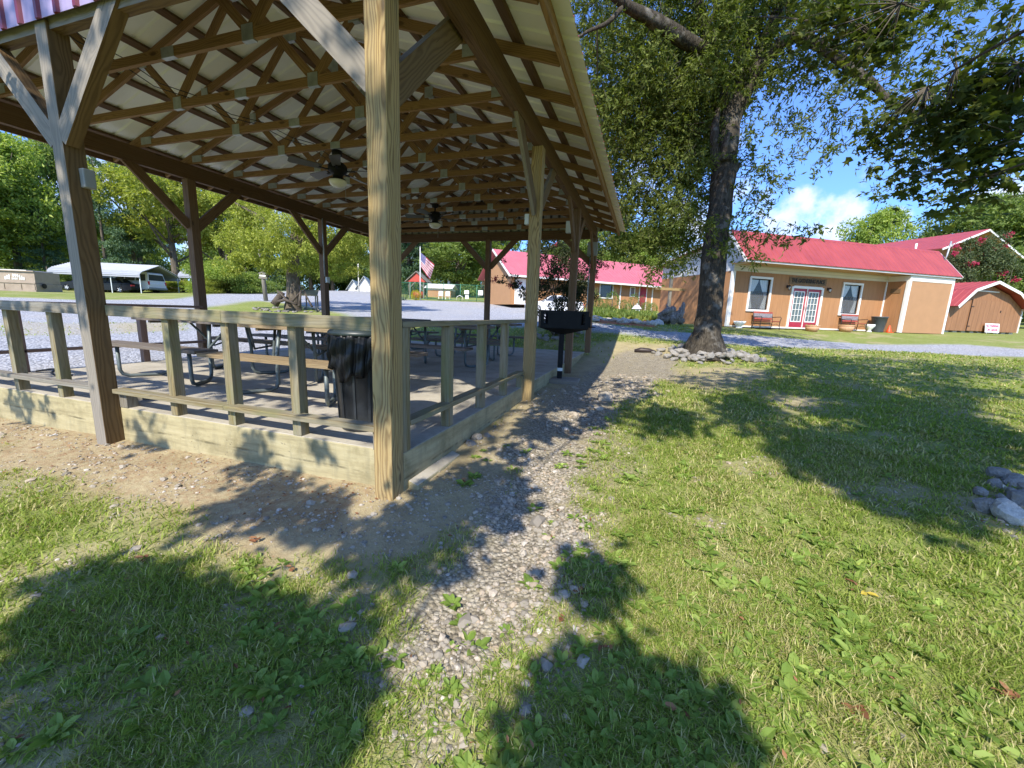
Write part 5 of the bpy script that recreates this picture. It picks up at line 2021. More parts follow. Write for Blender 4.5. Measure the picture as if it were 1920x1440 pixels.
G1 = 'trees at the edge of the lot'
for a in (
        # name, label, px, depth, h, w, kind, leaf, var
        ('broadleaf_tree', 'tall sunlit bright green tree at the far left above the brown dumpster', -70, 42, 14.5, 15, 'round', 'leaf_bright', 0),
        ('broadleaf_tree', 'bright green rounded tree behind the dumpster, second from the left edge', 40, 47, 17.5, 12, 'round', 'leaf_bright', 1),
        ('broadleaf_tree', 'mid green leafy tree rising above the left end of the carport', 112, 52, 19, 11, 'round', 'leaf_mid', 0),
        ('dark_cedar', 'dark cedar behind the carport right of the grey front post', 205, 49, 15.5, 9, 'conifer', 'leaf_dark', 0),
        ('dark_cedar', 'dark bluish cedar behind the white van', 258, 52, 16, 10, 'conifer', 'leaf_dark', 1),
        ('dark_cedar', 'dark evergreen standing at the very left behind the dumpster', -130, 52, 15, 12, 'conifer', 'leaf_dark', 0),
        ('dark_cedar', 'low dark evergreen between dumpster and carport', 92, 47, 9.5, 8, 'conifer', 'leaf_dark', 1),
        ('walnut_tree', 'yellow green loose tree above the second carport', 330, 51, 16, 15, 'open', 'leaf_yellow', 0),
        ('walnut_tree', 'yellow green tree left of the tall brown left post', 270, 60, 20, 13, 'open', 'leaf_yellow', 1),
        ('walnut_tree', 'yellow green tree behind the round bush', 425, 56, 16, 13, 'open', 'leaf_yellow', 0),
        ('broadleaf_tree', 'distant green tree behind the driftwood tree ring', 585, 86, 13, 13, 'round', 'leaf_mid', 1),
        ('broadleaf_tree', 'distant green tree just left of the white cabins', 625, 84, 11, 12, 'round', 'leaf_bright', 0),
        ('broadleaf_tree', 'distant tree showing above the white cabins', 668, 95, 15, 14, 'round', 'leaf_mid', 0),
        ('dark_cedar', 'distant cedar behind the utility pole', 505, 80, 12, 9, 'conifer', 'leaf_dark', 1),
        ('broadleaf_tree', 'distant mid green tree at the bend of the gravel road', 470, 88, 14, 14, 'round', 'leaf_mid', 1),
        ('broadleaf_tree', 'tall pale green tree directly behind the flag', 800, 64, 19, 13, 'round', 'leaf_bright', 1),
        ('broadleaf_tree', 'dark green tree right behind the red well roof', 770, 56, 10.5, 9, 'round', 'leaf_dark', 0),
        ('broadleaf_tree', 'full dark green tree behind the middle of the pool fence', 860, 57, 10, 13, 'round', 'leaf_mid', 0),
        ('broadleaf_tree', 'tall loose tree behind the fence signs', 905, 68, 19, 12, 'round', 'leaf_mid', 1),
        ('broadleaf_tree', 'bright tree at the left gable of the red roofed motel', 930, 62, 13, 10, 'round', 'leaf_bright', 0),
        ('broadleaf_tree', 'yellowish tree left of the flag pole', 735, 60, 15, 11, 'open', 'leaf_yellow', 1),
        ('broadleaf_tree', 'dark green tree standing behind the motel roof', 1040, 72, 16, 15, 'round', 'leaf_mid', 0),
        ('broadleaf_tree', 'tree behind the motel roof near the big oak', 1140, 75, 16, 14, 'round', 'leaf_mid', 1),
        ('broadleaf_tree', 'tree peeping over the right end of the motel roof', 1225, 70, 14.5, 12, 'round', 'leaf_bright', 0),
        ('broadleaf_tree', 'small round tree top showing over the hall roof under the cloud', 1612, 58, 15.0, 11, 'round', 'leaf_bright', 1),
        ('broadleaf_tree', 'lower dull green tree top over the hall roof ridge', 1695, 66, 14.0, 10, 'round', 'leaf_mid', 0),
        ('broadleaf_tree', 'big dull green tree behind the rear red gable', 1790, 56, 16.5, 15, 'round', 'leaf_mid', 1),
        ('broadleaf_tree', 'wide green tree above the right edge of the rear gable', 1880, 50, 16.0, 15, 'round', 'leaf_mid', 0),
        ('broadleaf_tree', 'tall green tree at the right edge above the brown shed', 1990, 46, 16.5, 15, 'round', 'leaf_bright', 1),
        ('broadleaf_tree', 'low bushy green tree behind the brown shed', 1900, 38, 7.5, 9, 'round', 'leaf_mid', 1)):
    nm, lab, px, dp, h, w, kind, leaf, var = a
    far_tree(nm, lab, 'tree', px, 560 + .038 * (px - 560), dp, h, w, kind, leaf, var, G1)

for lab, px, dp, h, w, leaf in (
        ('sunlit round bush beside the road left of the utility pole', 428, 41, 5.2, 6.0, 'leaf_bright'),
        ('yellow green low bush at the right of the brown left post', 405, 40, 2.6, 3.4, 'leaf_yellow'),
        ('dark spreading bush next to the round bush by the road', 462, 42, 3.6, 5.0, 'leaf_mid'),
        ('leafy bush under the left end of the carport', 92, 44, 3.4, 5, 'leaf_mid'),
        ('tall weeds beyond the second carport', 345, 47, 2.2, 6, 'leaf_yellow'),
        ('dark bush between dumpster and carport legs', 78, 42, 2.6, 4, 'leaf_mid')):
    far_tree('bush', lab, 'bush', px, 560 + .038 * (px - 560), dp, h, w, 'bush', leaf, 0, 'bushes by the gravel lot')


# distant wood line that closes the horizon, one mass
def build_woods():
    lumps = []
    for a in np.arange(22, 172, 1.25):
        r = RNG.uniform(100, 118)
        x = CP[0] + r * math.cos(math.radians(a)); y = CP[1] + r * math.sin(math.radians(a))
        zb = g1(x, y)
        h = RNG.uniform(7, 14)
        for k in range(4):
            lumps.append(((x + RNG.normal(0, 1.5), y + RNG.normal(0, 1.5), zb + h * (.15 + .22 * k)), (2.6, 2.6, 2.2)))
    o = link_mesh('far_woods', crown_mesh('far_woods', lumps, 42, .62, 'lance', .2, .1), M['leaf_mid'])
    tag(o, 'continuous line of distant woods closing the horizon', kind='stuff')


build_woods()


# ------------------------------------------------------------------ the big oak beside the pavilion
def skin_limb(mb, pts_px, radii, seg=12, sub=4, wob=.03):
    """limb through (px, py, depth) points, smoothed"""
    P = [np.array(at(*p)) for p in pts_px]
    out, rr = [], []
    n = len(P)
    for i in range(n - 1):
        p0 = P[max(i - 1, 0)]; p1 = P[i]; p2 = P[i + 1]; p3 = P[min(i + 2, n - 1)]
        for k in range(sub):
            t = k / sub
            q = .5 * ((2 * p1) + (-p0 + p2) * t + (2 * p0 - 5 * p1 + 4 * p2 - p3) * t * t + (-p0 + 3 * p1 - 3 * p2 + p3) * t ** 3)
            r = radii[i] + (radii[i + 1] - radii[i]) * t
            out.append(q + RNG.normal(0, wob * r, 3)); rr.append(r * RNG.uniform(.96, 1.05))
    out.append(P[-1]); rr.append(radii[-1])
    mb.tube(out, rr, seg)
    return out, rr


def build_oak():
    D0 = 10.3
    base = ground(1320, 667)
    t = thing('oak_tree', 'large willow oak with forked limbs standing in a ring of stones beside the pavilion', 'tree', tuple(base))
    inv = Vector(base)
    mb = MB()
    limbs = []
    limbs.append(skin_limb(mb, [(1318, 684, D0), (1321, 664, D0), (1325, 630, D0), (1331, 570, D0), (1342, 450, D0), (1349, 400, D0), (1357, 310, D0), (1366, 240, D0), (1372, 185, D0)],
                           [.56, .40, .335, .305, .29, .28, .29, .27, .28], 18, 4, .02))
    limbs.append(skin_limb(mb, [(1366, 215, D0), (1352, 150, D0 - .1), (1338, 112, D0 - .3), (1290, 78, D0 - .8), (1225, 38, D0 - 1.3), (1170, 8, D0 - 1.7), (1120, -40, D0 - 2)], [.24, .22, .19, .18, .15, .11, .07]))
    limbs.append(skin_limb(mb, [(1340, 115, D0 - .3), (1318, 40, D0 - .4), (1300, -40, D0 - .5)], [.15, .13, .10]))
    limbs.append(skin_limb(mb, [(1372, 200, D0), (1388, 120, D0 + .2), (1400, 40, D0 + .3), (1408, -60, D0 + .4)], [.24, .20, .17, .13]))
    limbs.append(skin_limb(mb, [(1375, 200, D0), (1402, 150, D0 + .1), (1432, 80, D0), (1468, 5, D0 - .1), (1500, -70, D0 - .2)], [.20, .18, .165, .15, .11]))
    limbs.append(skin_limb(mb, [(1374, 225, D0), (1402, 165, D0 - .2), (1440, 105, D0 - .5), (1488, 68, D0 - .8), (1530, 82, D0 - 1.0), (1580, 115, D0 - 1.2), (1635, 158, D0 - 1.4)], [.20, .17, .15, .13, .12, .11, .10]))
    limbs.append(skin_limb(mb, [(1635, 158, D0 - 1.4), (1690, 205, D0 - 1.6), (1760, 218, D0 - 1.7), (1850, 200, D0 - 1.9)], [.085, .06, .04, .02], 8))
    limbs.append(skin_limb(mb, [(1170, 10, D0 - 1.7), (1140, 42, D0 - 1.8), (1100, 60, D0 - 1.9), (1075, 78, D0 - 2)], [.06, .045, .03, .02], 8))
    limbs.append(skin_limb(mb, [(1350, 330, D0), (1342, 290, D0 - .2), (1340, 245, D0 - .35), (1347, 205, D0 - .3)], [.16, .13, .10, .06], 10))
    # broken stub and burr on the trunk
    limbs.append(skin_limb(mb, [(1358, 300, D0 - .25), (1362, 270, D0 - .42), (1368, 250, D0 - .50)], [.13, .09, .06], 10))
    mb.lathe([(.001, -.16), (.12, -.12), (.17, 0), (.12, .12), (.001, .16)], tuple(at(1374, 315, D0 - .12)), 10)
    for s in range(7):   # root flare
        a = s * .9 + .2
        mb.tube([(base[0] + .10 * math.cos(a), base[1] + .10 * math.sin(a), base[2] + .75), (base[0] + .33 * math.cos(a), base[1] + .33 * math.sin(a), base[2] + .25), (base[0] + .62 * math.cos(a), base[1] + .62 * math.sin(a), base[2] - .12)], [.16, .17, .10], 8)
    mb.v = [tuple(Vector(v) - inv) for v in mb.v]
    mb.build('trunk', M['bark_oak'], t)
    # leaf clumps: (px, py, depth, radius px, weight)
    B = [(1095, 30, 9.2, 60, 1), (1150, 60, 9.4, 60, .9), (1110, 120, 9.3, 55, .9), (1180, 130, 9.6, 70, .9), (1230, 90, 9.5, 60, .7), (1250, 160, 10, 60, .8),
         (1120, 200, 9.6, 50, .8), (1180, 215, 10.3, 70, .9), (1245, 235, 10.6, 70, 1), (1300, 170, 10.6, 55, 1.1), (1310, 230, 11, 60, 1.3), (1290, 290, 11.0, 60, 1.3),
         (1150, 290, 10.6, 50, .9), (1200, 310, 10.8, 65, 1.1), (1250, 340, 11, 65, 1.2), (1300, 360, 11.2, 50, 1.2), (1160, 370, 11, 45, 1), (1200, 400, 11.2, 60, 1.1), (1260, 415, 11.3, 55, 1.2),
         (1175, 440, 11.3, 40, .9), (1215, 465, 11.2, 40, .9), (1270, 460, 11.2, 42, 1), (1150, 455, 11.4, 30, .8), (1300, 430, 10.9, 35, 1), (1245, 495, 11, 25, .7), (1215, 515, 11, 18, .45), (1290, 490, 10.8, 20, .6),
         (1330, 60, 9.8, 60, 1.2), (1350, 20, 9.5, 50, 1.1), (1380, 130, 9.7, 40, 1.0), (1345, 150, 9.8, 40, 1.1), (1420, 20, 10.4, 55, 1.0), (1480, 30, 10.3, 55, 1.0), (1440, 60, 10.6, 40, .7),
         (1530, 20, 9.8, 50, .9), (1590, 40, 9.5, 55, 1.0), (1540, 80, 9.6, 45, .9), (1640, 30, 9.3, 50, .9), (1690, 55, 9.0, 45, .8), (1600, 100, 9.3, 45, .9), (1660, 110, 9.1, 40, .6),
         (1500, 130, 9.7, 45, .6), (1520, 190, 9.8, 45, .55), (1490, 250, 9.8, 40, .5), (1545, 250, 9.7, 42, .5), (1580, 190, 9.3, 45, .6), (1600, 160, 9.0, 35, .8), (1465, 215, 9.9, 35, .35),
         (1730, 100, 9.0, 45, .5), (1760, 150, 8.8, 50, .5), (1810, 80, 8.8, 45, .45), (1850, 110, 8.7, 50, .5), (1890, 70, 8.6, 40, .45), (1700, 160, 8.9, 45, .5), (1800, 200, 8.6, 45, .4),
         (1700, 250, 8.9, 40, .4), (1750, 260, 8.7, 45, .4), (1640, 220, 9.0, 38, .6), (1850, 260, 8.6, 45, .35), (1880, 180, 8.6, 40, .4), (1660, 300, 8.9, 35, .35), (1560, 285, 9.6, 22, .4), (1530, 305, 9.6, 12, .4), (1690, 335, 8.9, 26, .4), (1655, 350, 8.9, 20, .4), (1800, 310, 8.7, 26, .3), (1750, 340, 8.8, 26, .3), (1780, 365, 8.9, 14, .3),
         (1395, 280, 10.0, 32, .8), (1410, 330, 10.2, 38, .9), (1430, 380, 10.2, 30, .7), (1455, 310, 10.1, 28, .7), (1400, 240, 10.4, 30, .6), (1470, 330, 10.1, 16, .6), (1395, 400, 10, 28, .8), (1375, 430, 9.9, 26, .8), (1380, 460, 9.7, 22, .8), (1425, 425, 9.9, 24, .7), (1470, 435, 9.8, 24, .8), (1510, 430, 9.7, 16, .7), (1535, 428, 9.6, 10, .6), (1425, 470, 9.7, 15, .7), (1415, 490, 9.7, 9, .5),
         (1330, 420, 9.8, 20, .7), (1340, 470, 9.8, 14, .4), (1310, 300, 9.9, 30, .9), (1280, 380, 10, 40, .9)]
    # more crown above the picture and behind, so that it is a whole tree and shades the road
    for _ in range(34):
        B.append((RNG.uniform(1040, 1520), RNG.uniform(-170, -30), RNG.uniform(8.5, 12), 70, .75))
    for _ in range(12):
        B.append((RNG.uniform(1520, 1900), RNG.uniform(-70, -20), RNG.uniform(8.0, 9.2), 60, .6))
    for _ in range(15):
        B.append((RNG.uniform(1270, 1500), RNG.uniform(-20, 190), RNG.uniform(9.2, 11), 48, 1.0))
    for _ in range(5):
        B.append((RNG.uniform(1290, 1345), RNG.uniform(180, 420), RNG.uniform(9.8, 10.6), 34, .9))
    for _ in range(14):
        B.append((RNG.uniform(1080, 1330), RNG.uniform(-20, 300), RNG.uniform(11, 13), 75, .8))
    Ps, Ds, Ss = [], [], []
    tw = MB()
    allp = np.array([p for l in limbs[1:] for p in l[0]])
    for px, py, dp, rp, w in B:
        c = at(px, py, dp)
        R_ = rp * dp / F
        k = int(w * (62 if px < 1345 and py > 60 else 40) * (R_ / .6) ** 2 * 1.25) + 3      # sprays
        d = unit(RNG.normal(size=(k, 3))); q = RNG.uniform(.15, 1, k) ** .5
        sp = c + d * (q * R_)[:, None] * np.array([1, 1, .95])
        j = np.argmin(((allp - c) ** 2).sum(1))
        if RNG.uniform() < .8 and py > -60 and np.linalg.norm(allp[j] - c) < 1.5:
            limb(tw, allp[j], c, .016, .006, .14, 5, 5)
        for p in sp:
            m = int(RNG.integers(9, 17))
            ax = unit(np.array([[RNG.normal(0, .6), RNG.normal(0, .6), -RNG.uniform(.1, 1.1)]]))[0]
            f = RNG.uniform(0, 1, m)
            P = p + ax * (f * .34)[:, None] + RNG.normal(0, .022, (m, 3))
            D = unit(ax[None] * .7 + RNG.normal(0, .65, (m, 3)))
            Ps.append(P); Ds.append(D); Ss.append(RNG.uniform(.085, .15, m))
            if RNG.uniform() < .3:
                tw.tube([p - ax * .1, p + ax * .34], [.004, .002], 4, cap=False)
    P, D, S = np.concatenate(Ps), np.concatenate(Ds), np.concatenate(Ss)
    V, Fq = leaf_faces(P - np.array(base), D, S, 'willow')
    print('oak leaves', len(P))
    cr = link_mesh('crown', mixed_mesh('crown', V, Fq), M['leaf_oak'], t)
    tw.v = [tuple(Vector(v) - inv) for v in tw.v]
    tw.build('twigs', M['twig'], cr)


build_oak()


# ------------------------------------------------------------------ sweetgum at the right edge and the trees behind the photographer
def sun_spot(px, py, h):
    g = ground(px, py)
    k = h / math.tan(SUN_EL)
    return np.array([g[0] + SUN_H.x * k, g[1] + SUN_H.y * k, g[2] + h])


def in_poly(x, y, poly):
    poly = np.asarray(poly, float)
    return sdist(np.asarray(x, float), np.asarray(y, float), poly) > 0


def shade_points(polys, holes, n, h0, h1, mgn=.12):
    """branch points whose shadows fall where the photograph shows leaf shade"""
    out = []
    wpoly = {id(q): poly_px(q) for q in polys}
    tries = 0
    while len(out) < n and tries < 60 * n:
        tries += 1
        poly = polys[int(RNG.integers(len(polys)))] if len(polys) > 1 else polys[0]
        a = np.asarray(poly, float)
        px = RNG.uniform(a[:, 0].min(), a[:, 0].max()); py = RNG.uniform(a[:, 1].min(), a[:, 1].max())
        if not in_poly([px], [py], a)[0]: continue
        g = ground(px, py)
        if sdist(np.array([g[0]]), np.array([g[1]]), wpoly[id(poly)])[0] < mgn: continue
        if any((px - hx) ** 2 / (1.5 * rx) ** 2 + (py - hy) ** 2 / (1.5 * ry) ** 2 < 1 for hx, hy, rx, ry in holes): continue
        out.append((px, py, RNG.uniform(h0, h1)))
    return out


def star_crown(name, pts, per, size, parent, base, mat, spread=.14, twigs=None, limbs=None):
    Ps, Ds, Ss = [], [], []
    for p in pts:
        m = int(per * RNG.uniform(.7, 1.3))
        P = p + RNG.normal(0, spread, (m, 3))
        D = unit(np.stack([RNG.normal(0, 1, m), RNG.normal(0, 1, m), RNG.normal(-.45, .35, m)], 1))
        Ps.append(P); Ds.append(D); Ss.append(RNG.uniform(.6, 1.2, m) * size)
        if twigs is not None and limbs is not None:
            j = np.argmin(((limbs - p) ** 2).sum(1))
            if np.linalg.norm(limbs[j] - p) < 2.5: limb(twigs, limbs[j], p, .012, .004, .12, 5, 4)
    P, D, S = np.concatenate(Ps), np.concatenate(Ds), np.concatenate(Ss)
    hint = np.array([[0, 0, 1.0]]) + RNG.normal(0, .45, (len(P), 3))
    V, Fq = leaf_faces(P - base, D, S, 'star', hint)
    print(name, 'leaves', len(P))
    return link_mesh(name, mixed_mesh(name, V, Fq), mat, parent)


def build_sweetgum():
    bx, by = 5.25, 2.35
    base = np.array([bx, by, gs(bx, by)])
    t = thing('sweetgum_tree', 'sweetgum with star shaped leaves overhanging the top right corner from just outside the picture', 'tree', tuple(base))
    inv = Vector(base)
    mb = MB()
    trunk = [base + np.array(q) for q in ((0, 0, -.15), (.02, 0, .5), (.05, -.05, 2.0), (.0, -.1, 4.0), (-.1, -.3, 6.0), (-.2, -.8, 8.5))]
    mb.tube(trunk, [.30, .22, .19, .165, .13, .06], 14)
    lim = [np.array(trunk)]

    def lb(a, b, r0, r1):
        pts = limb(mb, a, b, r0, r1, .1, 7, 7)
        lim.append(np.array([p[:] for p in pts]))
    lb(trunk[3], at(1800, 150, 6.2), .035, .008); lb(trunk[3], at(1700, 190, 6.6), .03, .006); lb(trunk[4], at(1640, 70, 7.0), .03, .006); lb(trunk[3], at(1860, 300, 5.4), .025, .006)
    lb(trunk[2] + np.array([0, 0, .9]), at(1850, 330, 5.2), .025, .006)
    # leaves that are in the picture
    vis = []
    for px, py, dp, rp, n in ((1800, 190, 5.6, 55, 14), (1870, 170, 5.3, 60, 15), (1900, 240, 5.2, 55, 13), (1840, 250, 5.4, 55, 13), (1770, 240, 5.7, 45, 10), (1690, 195, 6.4, 42, 9), (1665, 240, 6.5, 36, 8),
                              (1720, 240, 6.2, 38, 7), (1690, 290, 6.3, 26, 4), (1880, 130, 5.3, 35, 6), (1740, 320, 5.9, 30, 4), (1700, 330, 6.0, 26, 3), (1830, 330, 5.3, 42, 7), (1870, 320, 5.2, 35, 6), (1910, 320, 5.1, 25, 4), (1810, 365, 5.3, 22, 3), (1840, 300, 5.3, 40, 5),
                              (1600, 20, 6.9, 50, 9), (1660, 60, 6.8, 45, 9), (1700, 20, 6.7, 45, 8), (1550, 20, 7.1, 30, 4), (1560, 110, 7.0, 24, 3), (1650, 90, 6.7, 22, 4), (1520, 50, 7.1, 40, 6), (1630, 100, 6.8, 36, 6), (1740, 60, 6.3, 34, 5), (1590, 70, 6.9, 36, 5), (1800, 5, 5.6, 22, 2), (1910, 20, 5.2, 18, 2), (1740, 10, 6.0, 25, 3), (1440, 20, 7.6, 30, 3), (1360, 60, 7.8, 40, 3)):
        c = at(px, py, dp); R_ = rp * dp / F
        for _ in range(n):
            vis.append(c + RNG.normal(0, .5, 3) * R_)
    # crown overhead, out of the picture: it shades the lawn
    S6 = [(1180, 800), (1215, 750), (1400, 700), (1440, 668), (1520, 660), (1920, 684), (1960, 830), (1900, 960), (1850, 1000), (1780, 995), (1600, 930), (1430, 850), (1445, 825), (1330, 790), (1240, 830)]
    holes = [(1880, 770, 55, 20), (1590, 795, 50, 12), (1480, 790, 50, 14), (1300, 760, 45, 12), (1680, 740, 40, 9), (1850, 720, 50, 7), (1560, 700, 40, 5), (1740, 960, 60, 16), (1900, 850, 40, 14), (1500, 755, 60, 9), (1350, 735, 40, 7)]
    hid = []
    for px, py, h in shade_points([S6], holes, 900, 4.4, 8.6, .20):
        p = sun_spot(px, py, h)
        q = project(p)[0]
        if q[2] > .3 and -60 < q[0] < 1980 and q[1] > -60:
            continue
        hid.append(p)
    for px, py, h in shade_points([[(1430, 800), (1560, 760), (1850, 800), (1830, 960), (1640, 920)]], holes, 130, 4.6, 7.0):
        p = sun_spot(px, py, h); q = project(p)[0]
        if not (q[2] > .3 and -60 < q[0] < 1980 and q[1] > -60): hid.append(p)
    for px, py, h in shade_points([[(1235, 705), (1420, 690), (1500, 664), (1919, 690), (1919, 800), (1700, 830), (1400, 800)]], holes, 420, 5.5, 9.5, .15):
        p = sun_spot(px, py, h); q = project(p)[0]
        if not (q[2] > .3 and -60 < q[0] < 1980 and q[1] > -60): hid.append(p)
    trunk_oak = ground(1320, 667)
    for _ in range(260):   # keeps the oak's trunk in shade too
        h = RNG.uniform(3.8, 6.5); zz = RNG.uniform(.2, 6.0)
        k = h / math.tan(SUN_EL)
        p = np.array([trunk_oak[0] + RNG.normal(0, .45) + SUN_H.x * k, trunk_oak[1] + SUN_H.y * k, trunk_oak[2] + zz + h])
        q = project(p)[0]
        if not (q[2] > .3 and -60 < q[0] < 1980 and q[1] > -60): hid.append(p)
    for e in range(9):
        a = RNG.uniform(0, 6.28)
        lb(trunk[4 if e % 2 else 3], np.array([bx, by - 3.2, 6.0]) + np.array([2.6 * math.cos(a), 4.0 * math.sin(a), RNG.uniform(-.5, 1.2)]), .06, .015)
    L = np.concatenate(lim)
    tw = MB()
    cr = star_crown('crown', vis, 13, .135, t, base, M['leaf_gum'], .17, tw, L)
    star_crown('upper_crown', hid, 11, .14, t, base, M['leaf_gum'], .16)
    mb.v = [tuple(Vector(v) - inv) for v in mb.v]
    mb.build('trunk', M['bark_gum'], t)
    tw.v = [tuple(Vector(v) - inv) for v in tw.v]
    tw.build('twigs', M['twig'], cr)


build_sweetgum()


def build_shade_tree():
    """the tree behind the photographer whose leaf shade lies over the foreground"""
    bx, by = .35, -9.2
    base = np.array([bx, by, g1(bx, by)])
    t = thing('shade_tree', 'broad leafy tree behind the camera that throws the dappled foreground shade', 'tree', tuple(base))
    inv = Vector(base)
    mb = MB()
    trunk = [base + np.array(q) for q in ((0, 0, -.2), (.0, 0, .6), (.05, 0, 2.4), (.0, .1, 4.2), (-.1, .3, 6.0))]
    mb.tube(trunk, [.42, .30, .24, .2, .12], 12)
    polys = [([(0, 1190), (60, 1105), (150, 1045), (330, 1045), (370, 1090), (480, 1085), (560, 1120), (700, 1160), (735, 1290), (690, 1437), (0, 1437)], [(260, 1235, 60, 24), (460, 1215, 60, 22), (600, 1160, 40, 16), (240, 1290, 40, 18), (560, 1290, 45, 14), (380, 1330, 40, 10), (640, 1390, 60, 20), (120, 1180, 40, 16)], 400),
             ([(425, 868), (560, 880), (700, 930), (745, 935), (870, 900), (1000, 950), (960, 1010), (880, 1060), (720, 1100), (610, 1095), (560, 1020), (400, 990), (350, 962), (450, 930)], [(655, 1030, 20, 70), (700, 965, 22, 12), (520, 985, 35, 9), (870, 985, 22, 16), (560, 920, 25, 8), (940, 1000, 30, 18), (800, 1030, 26, 16), (760, 985, 18, 9), (450, 905, 20, 7)], 215),
             ([(1030, 1040), (1100, 1030), (1160, 1060), (1175, 1105), (1120, 1130), (1060, 1110)], [], 26),
             ([(935, 1437), (955, 1330), (1050, 1225), (1150, 1215), (1300, 1255), (1400, 1330), (1560, 1420), (1590, 1437)], [(1190, 1370, 26, 36), (1080, 1420, 40, 14), (1280, 1320, 30, 10)], 130),
             ([(905, 850), (985, 765), (1075, 722), (1130, 690), (1215, 690), (1255, 735), (1165, 790), (1100, 805), (1040, 830), (985, 880)], [(1060, 780, 34, 10), (985, 830, 24, 9), (1140, 740, 26, 6), (1150, 700, 26, 4)], 330),
             ([(770, 925), (850, 880), (930, 860), (1000, 900), (990, 950), (900, 935), (820, 960)], [(900, 905, 30, 10)], 62),
             ([(840, 1085), (900, 1060), (930, 1120), (880, 1150)], [], 7), ([(740, 1230), (800, 1210), (820, 1260), (760, 1300)], [], 8), ([(930, 1190), (1000, 1170), (1010, 1230), (950, 1250)], [], 8),
             # on the rail and the slab
             ([(240, 790), (330, 790), (350, 860), (260, 850)], [], 10), ([(440, 830), (520, 850), (560, 900), (460, 880)], [], 12), ([(600, 850), (690, 860), (690, 920), (620, 900)], [(660, 885, 20, 14)], 10), ([(20, 760), (160, 770), (170, 810), (40, 800)], [], 10),
             ([(430, 690), (640, 720), (640, 770), (420, 730)], [(560, 735, 40, 8)], 14), ([(770, 690), (960, 660), (960, 720), (790, 800)], [(830, 745, 34, 12), (880, 700, 20, 6)], 26), ([(1000, 640), (1080, 640), (1060, 700), (960, 720)], [], 12)]
    hid = []
    for poly, holes, n in polys:
        for px, py, h in shade_points([poly], holes, int(n * .72), 2.6, 4.4):
            p = sun_spot(px, py, h); q = project(p)[0]
            if q[2] > .25 and -80 < q[0] < 2000 and q[1] > -80: continue
            hid.append(p)
    # shade on the front of the pavilion: leaf gaps blur into half light on the posts, thicker up at the gable
    for n, x0, x1, z0, z1, h0, h1 in ((210, -6.6, -.3, 2.0, 3.7, 4.0, 6.5), (55, -3.4, -2.7, .9, 2.4, 3.5, 6.0), (60, -.35, .25, .2, 3.4, 5.0, 8.0), (60, -6.3, -.2, .75, 1.05, 3.0, 5.0), (45, .3, .9, 2.6, 3.4, 5, 8)):
        for _ in range(n):
            x = RNG.uniform(x0, x1); z = RNG.uniform(z0, z1); h = RNG.uniform(h0, h1); k = h / math.tan(SUN_EL)
            p = np.array([x + SUN_H.x * k, -.1 + SUN_H.y * k, z + h]); q = project(p)[0]
            if not (q[2] > .25 and -80 < q[0] < 2000 and q[1] > -80): hid.append(p)
    hid = np.array(hid)
    lim = [np.array(trunk)]
    cen = hid[RNG.choice(len(hid), 14, replace=False)]
    for c in cen:
        pts = limb(mb, trunk[int(RNG.integers(2, 5))], c, .012, .005, .12, 6, 6)
        lim.append(np.array([p[:] for p in pts]))
    mb.v = [tuple(Vector(v) - inv) for v in mb.v]
    mb.build('trunk', M['bark_gum'], t)
    star_crown('crown', list(hid), 9, .11, t, base, M['leaf_gum'], .075)


build_shade_tree()


# ------------------------------------------------------------------ the shade tree with driftwood on the left
def build_left_tree():
    D0 = 24.0
    base = ground(547, 582)
    D0 = float(project(base)[0][2])
    t = thing('ring_tree', 'old walnut tree with a mossy trunk ringed by driftwood and stones across the gravel', 'tree', tuple(base))
    inv = Vector(base)
    mb = MB()
    skin_limb(mb, [(549, 590, D0), (549, 575, D0), (550, 545, D0), (549, 510, D0), (552, 470, D0), (556, 420, D0)], [.62, .42, .36, .34, .30, .24], 14)
    skin_limb(mb, [(551, 490, D0), (528, 450, D0 - .5), (490, 410, D0 - 1), (440, 380, D0 - 1.6)], [.22, .17, .12, .05], 10)
    skin_limb(mb, [(553, 470, D0), (585, 430, D0), (630, 400, D0), (680, 390, D0)], [.20, .15, .1, .05], 10)
    skin_limb(mb, [(555, 430, D0), (548, 380, D0), (540, 320, D0)], [.22, .16, .1], 10)
    lumps = []
    for px, py, dp, rp in ((440, 400, -1, 34), (410, 440, -1.4, 26), (470, 440, -.8, 34), (500, 400, -.5, 38), (545, 380, 0, 40), (600, 390, .3, 38), (645, 400, 0, 34), (680, 420, 0, 30), (525, 450, -1, 30), (575, 450, .5, 30),
                           (620, 450, .6, 32), (655, 470, 1, 28), (480, 480, -.6, 24), (505, 500, -.6, 20), (540, 490, -1.4, 18), (600, 490, 1, 22), (640, 495, 1.2, 22), (690, 470, 1, 24), (450, 480, -1.2, 20), (565, 500, 1.2, 16), (425, 380, 0, 40), (470, 350, 0, 40), (530, 330, 0, 45), (600, 330, 0, 45), (660, 350, 0, 40), (720, 400, 0, 40), (720, 460, .8, 30), (500, 380, 2, 40), (620, 380, 2.5, 40), (540, 430, -2, 34), (500, 440, -2, 32), (580, 420, -1.8, 32), (560, 470, -2, 24), (520, 480, -2, 22), (600, 460, -1.5, 28), (460, 430, -2, 30), (640, 440, -1, 30), (430, 500, -1.5, 18), (665, 500, 1, 18), (620, 510, 1, 14)):
        c = at(px, py, D0 + dp) - np.array(base)
        r = rp * D0 / F
        for _ in range(3):
            lumps.append((c + RNG.normal(0, r * .45, 3), (r * .6, r * .6, r * .48)))
    mb.v = [tuple(Vector(v) - inv) for v in mb.v]
    mb.build('trunk', M['bark_far'], t)
    link_mesh('crown', crown_mesh('crown', lumps, 520, .15, 'lance', .3, .0, 1.3), M['leaf_yellow'], t)


build_left_tree()


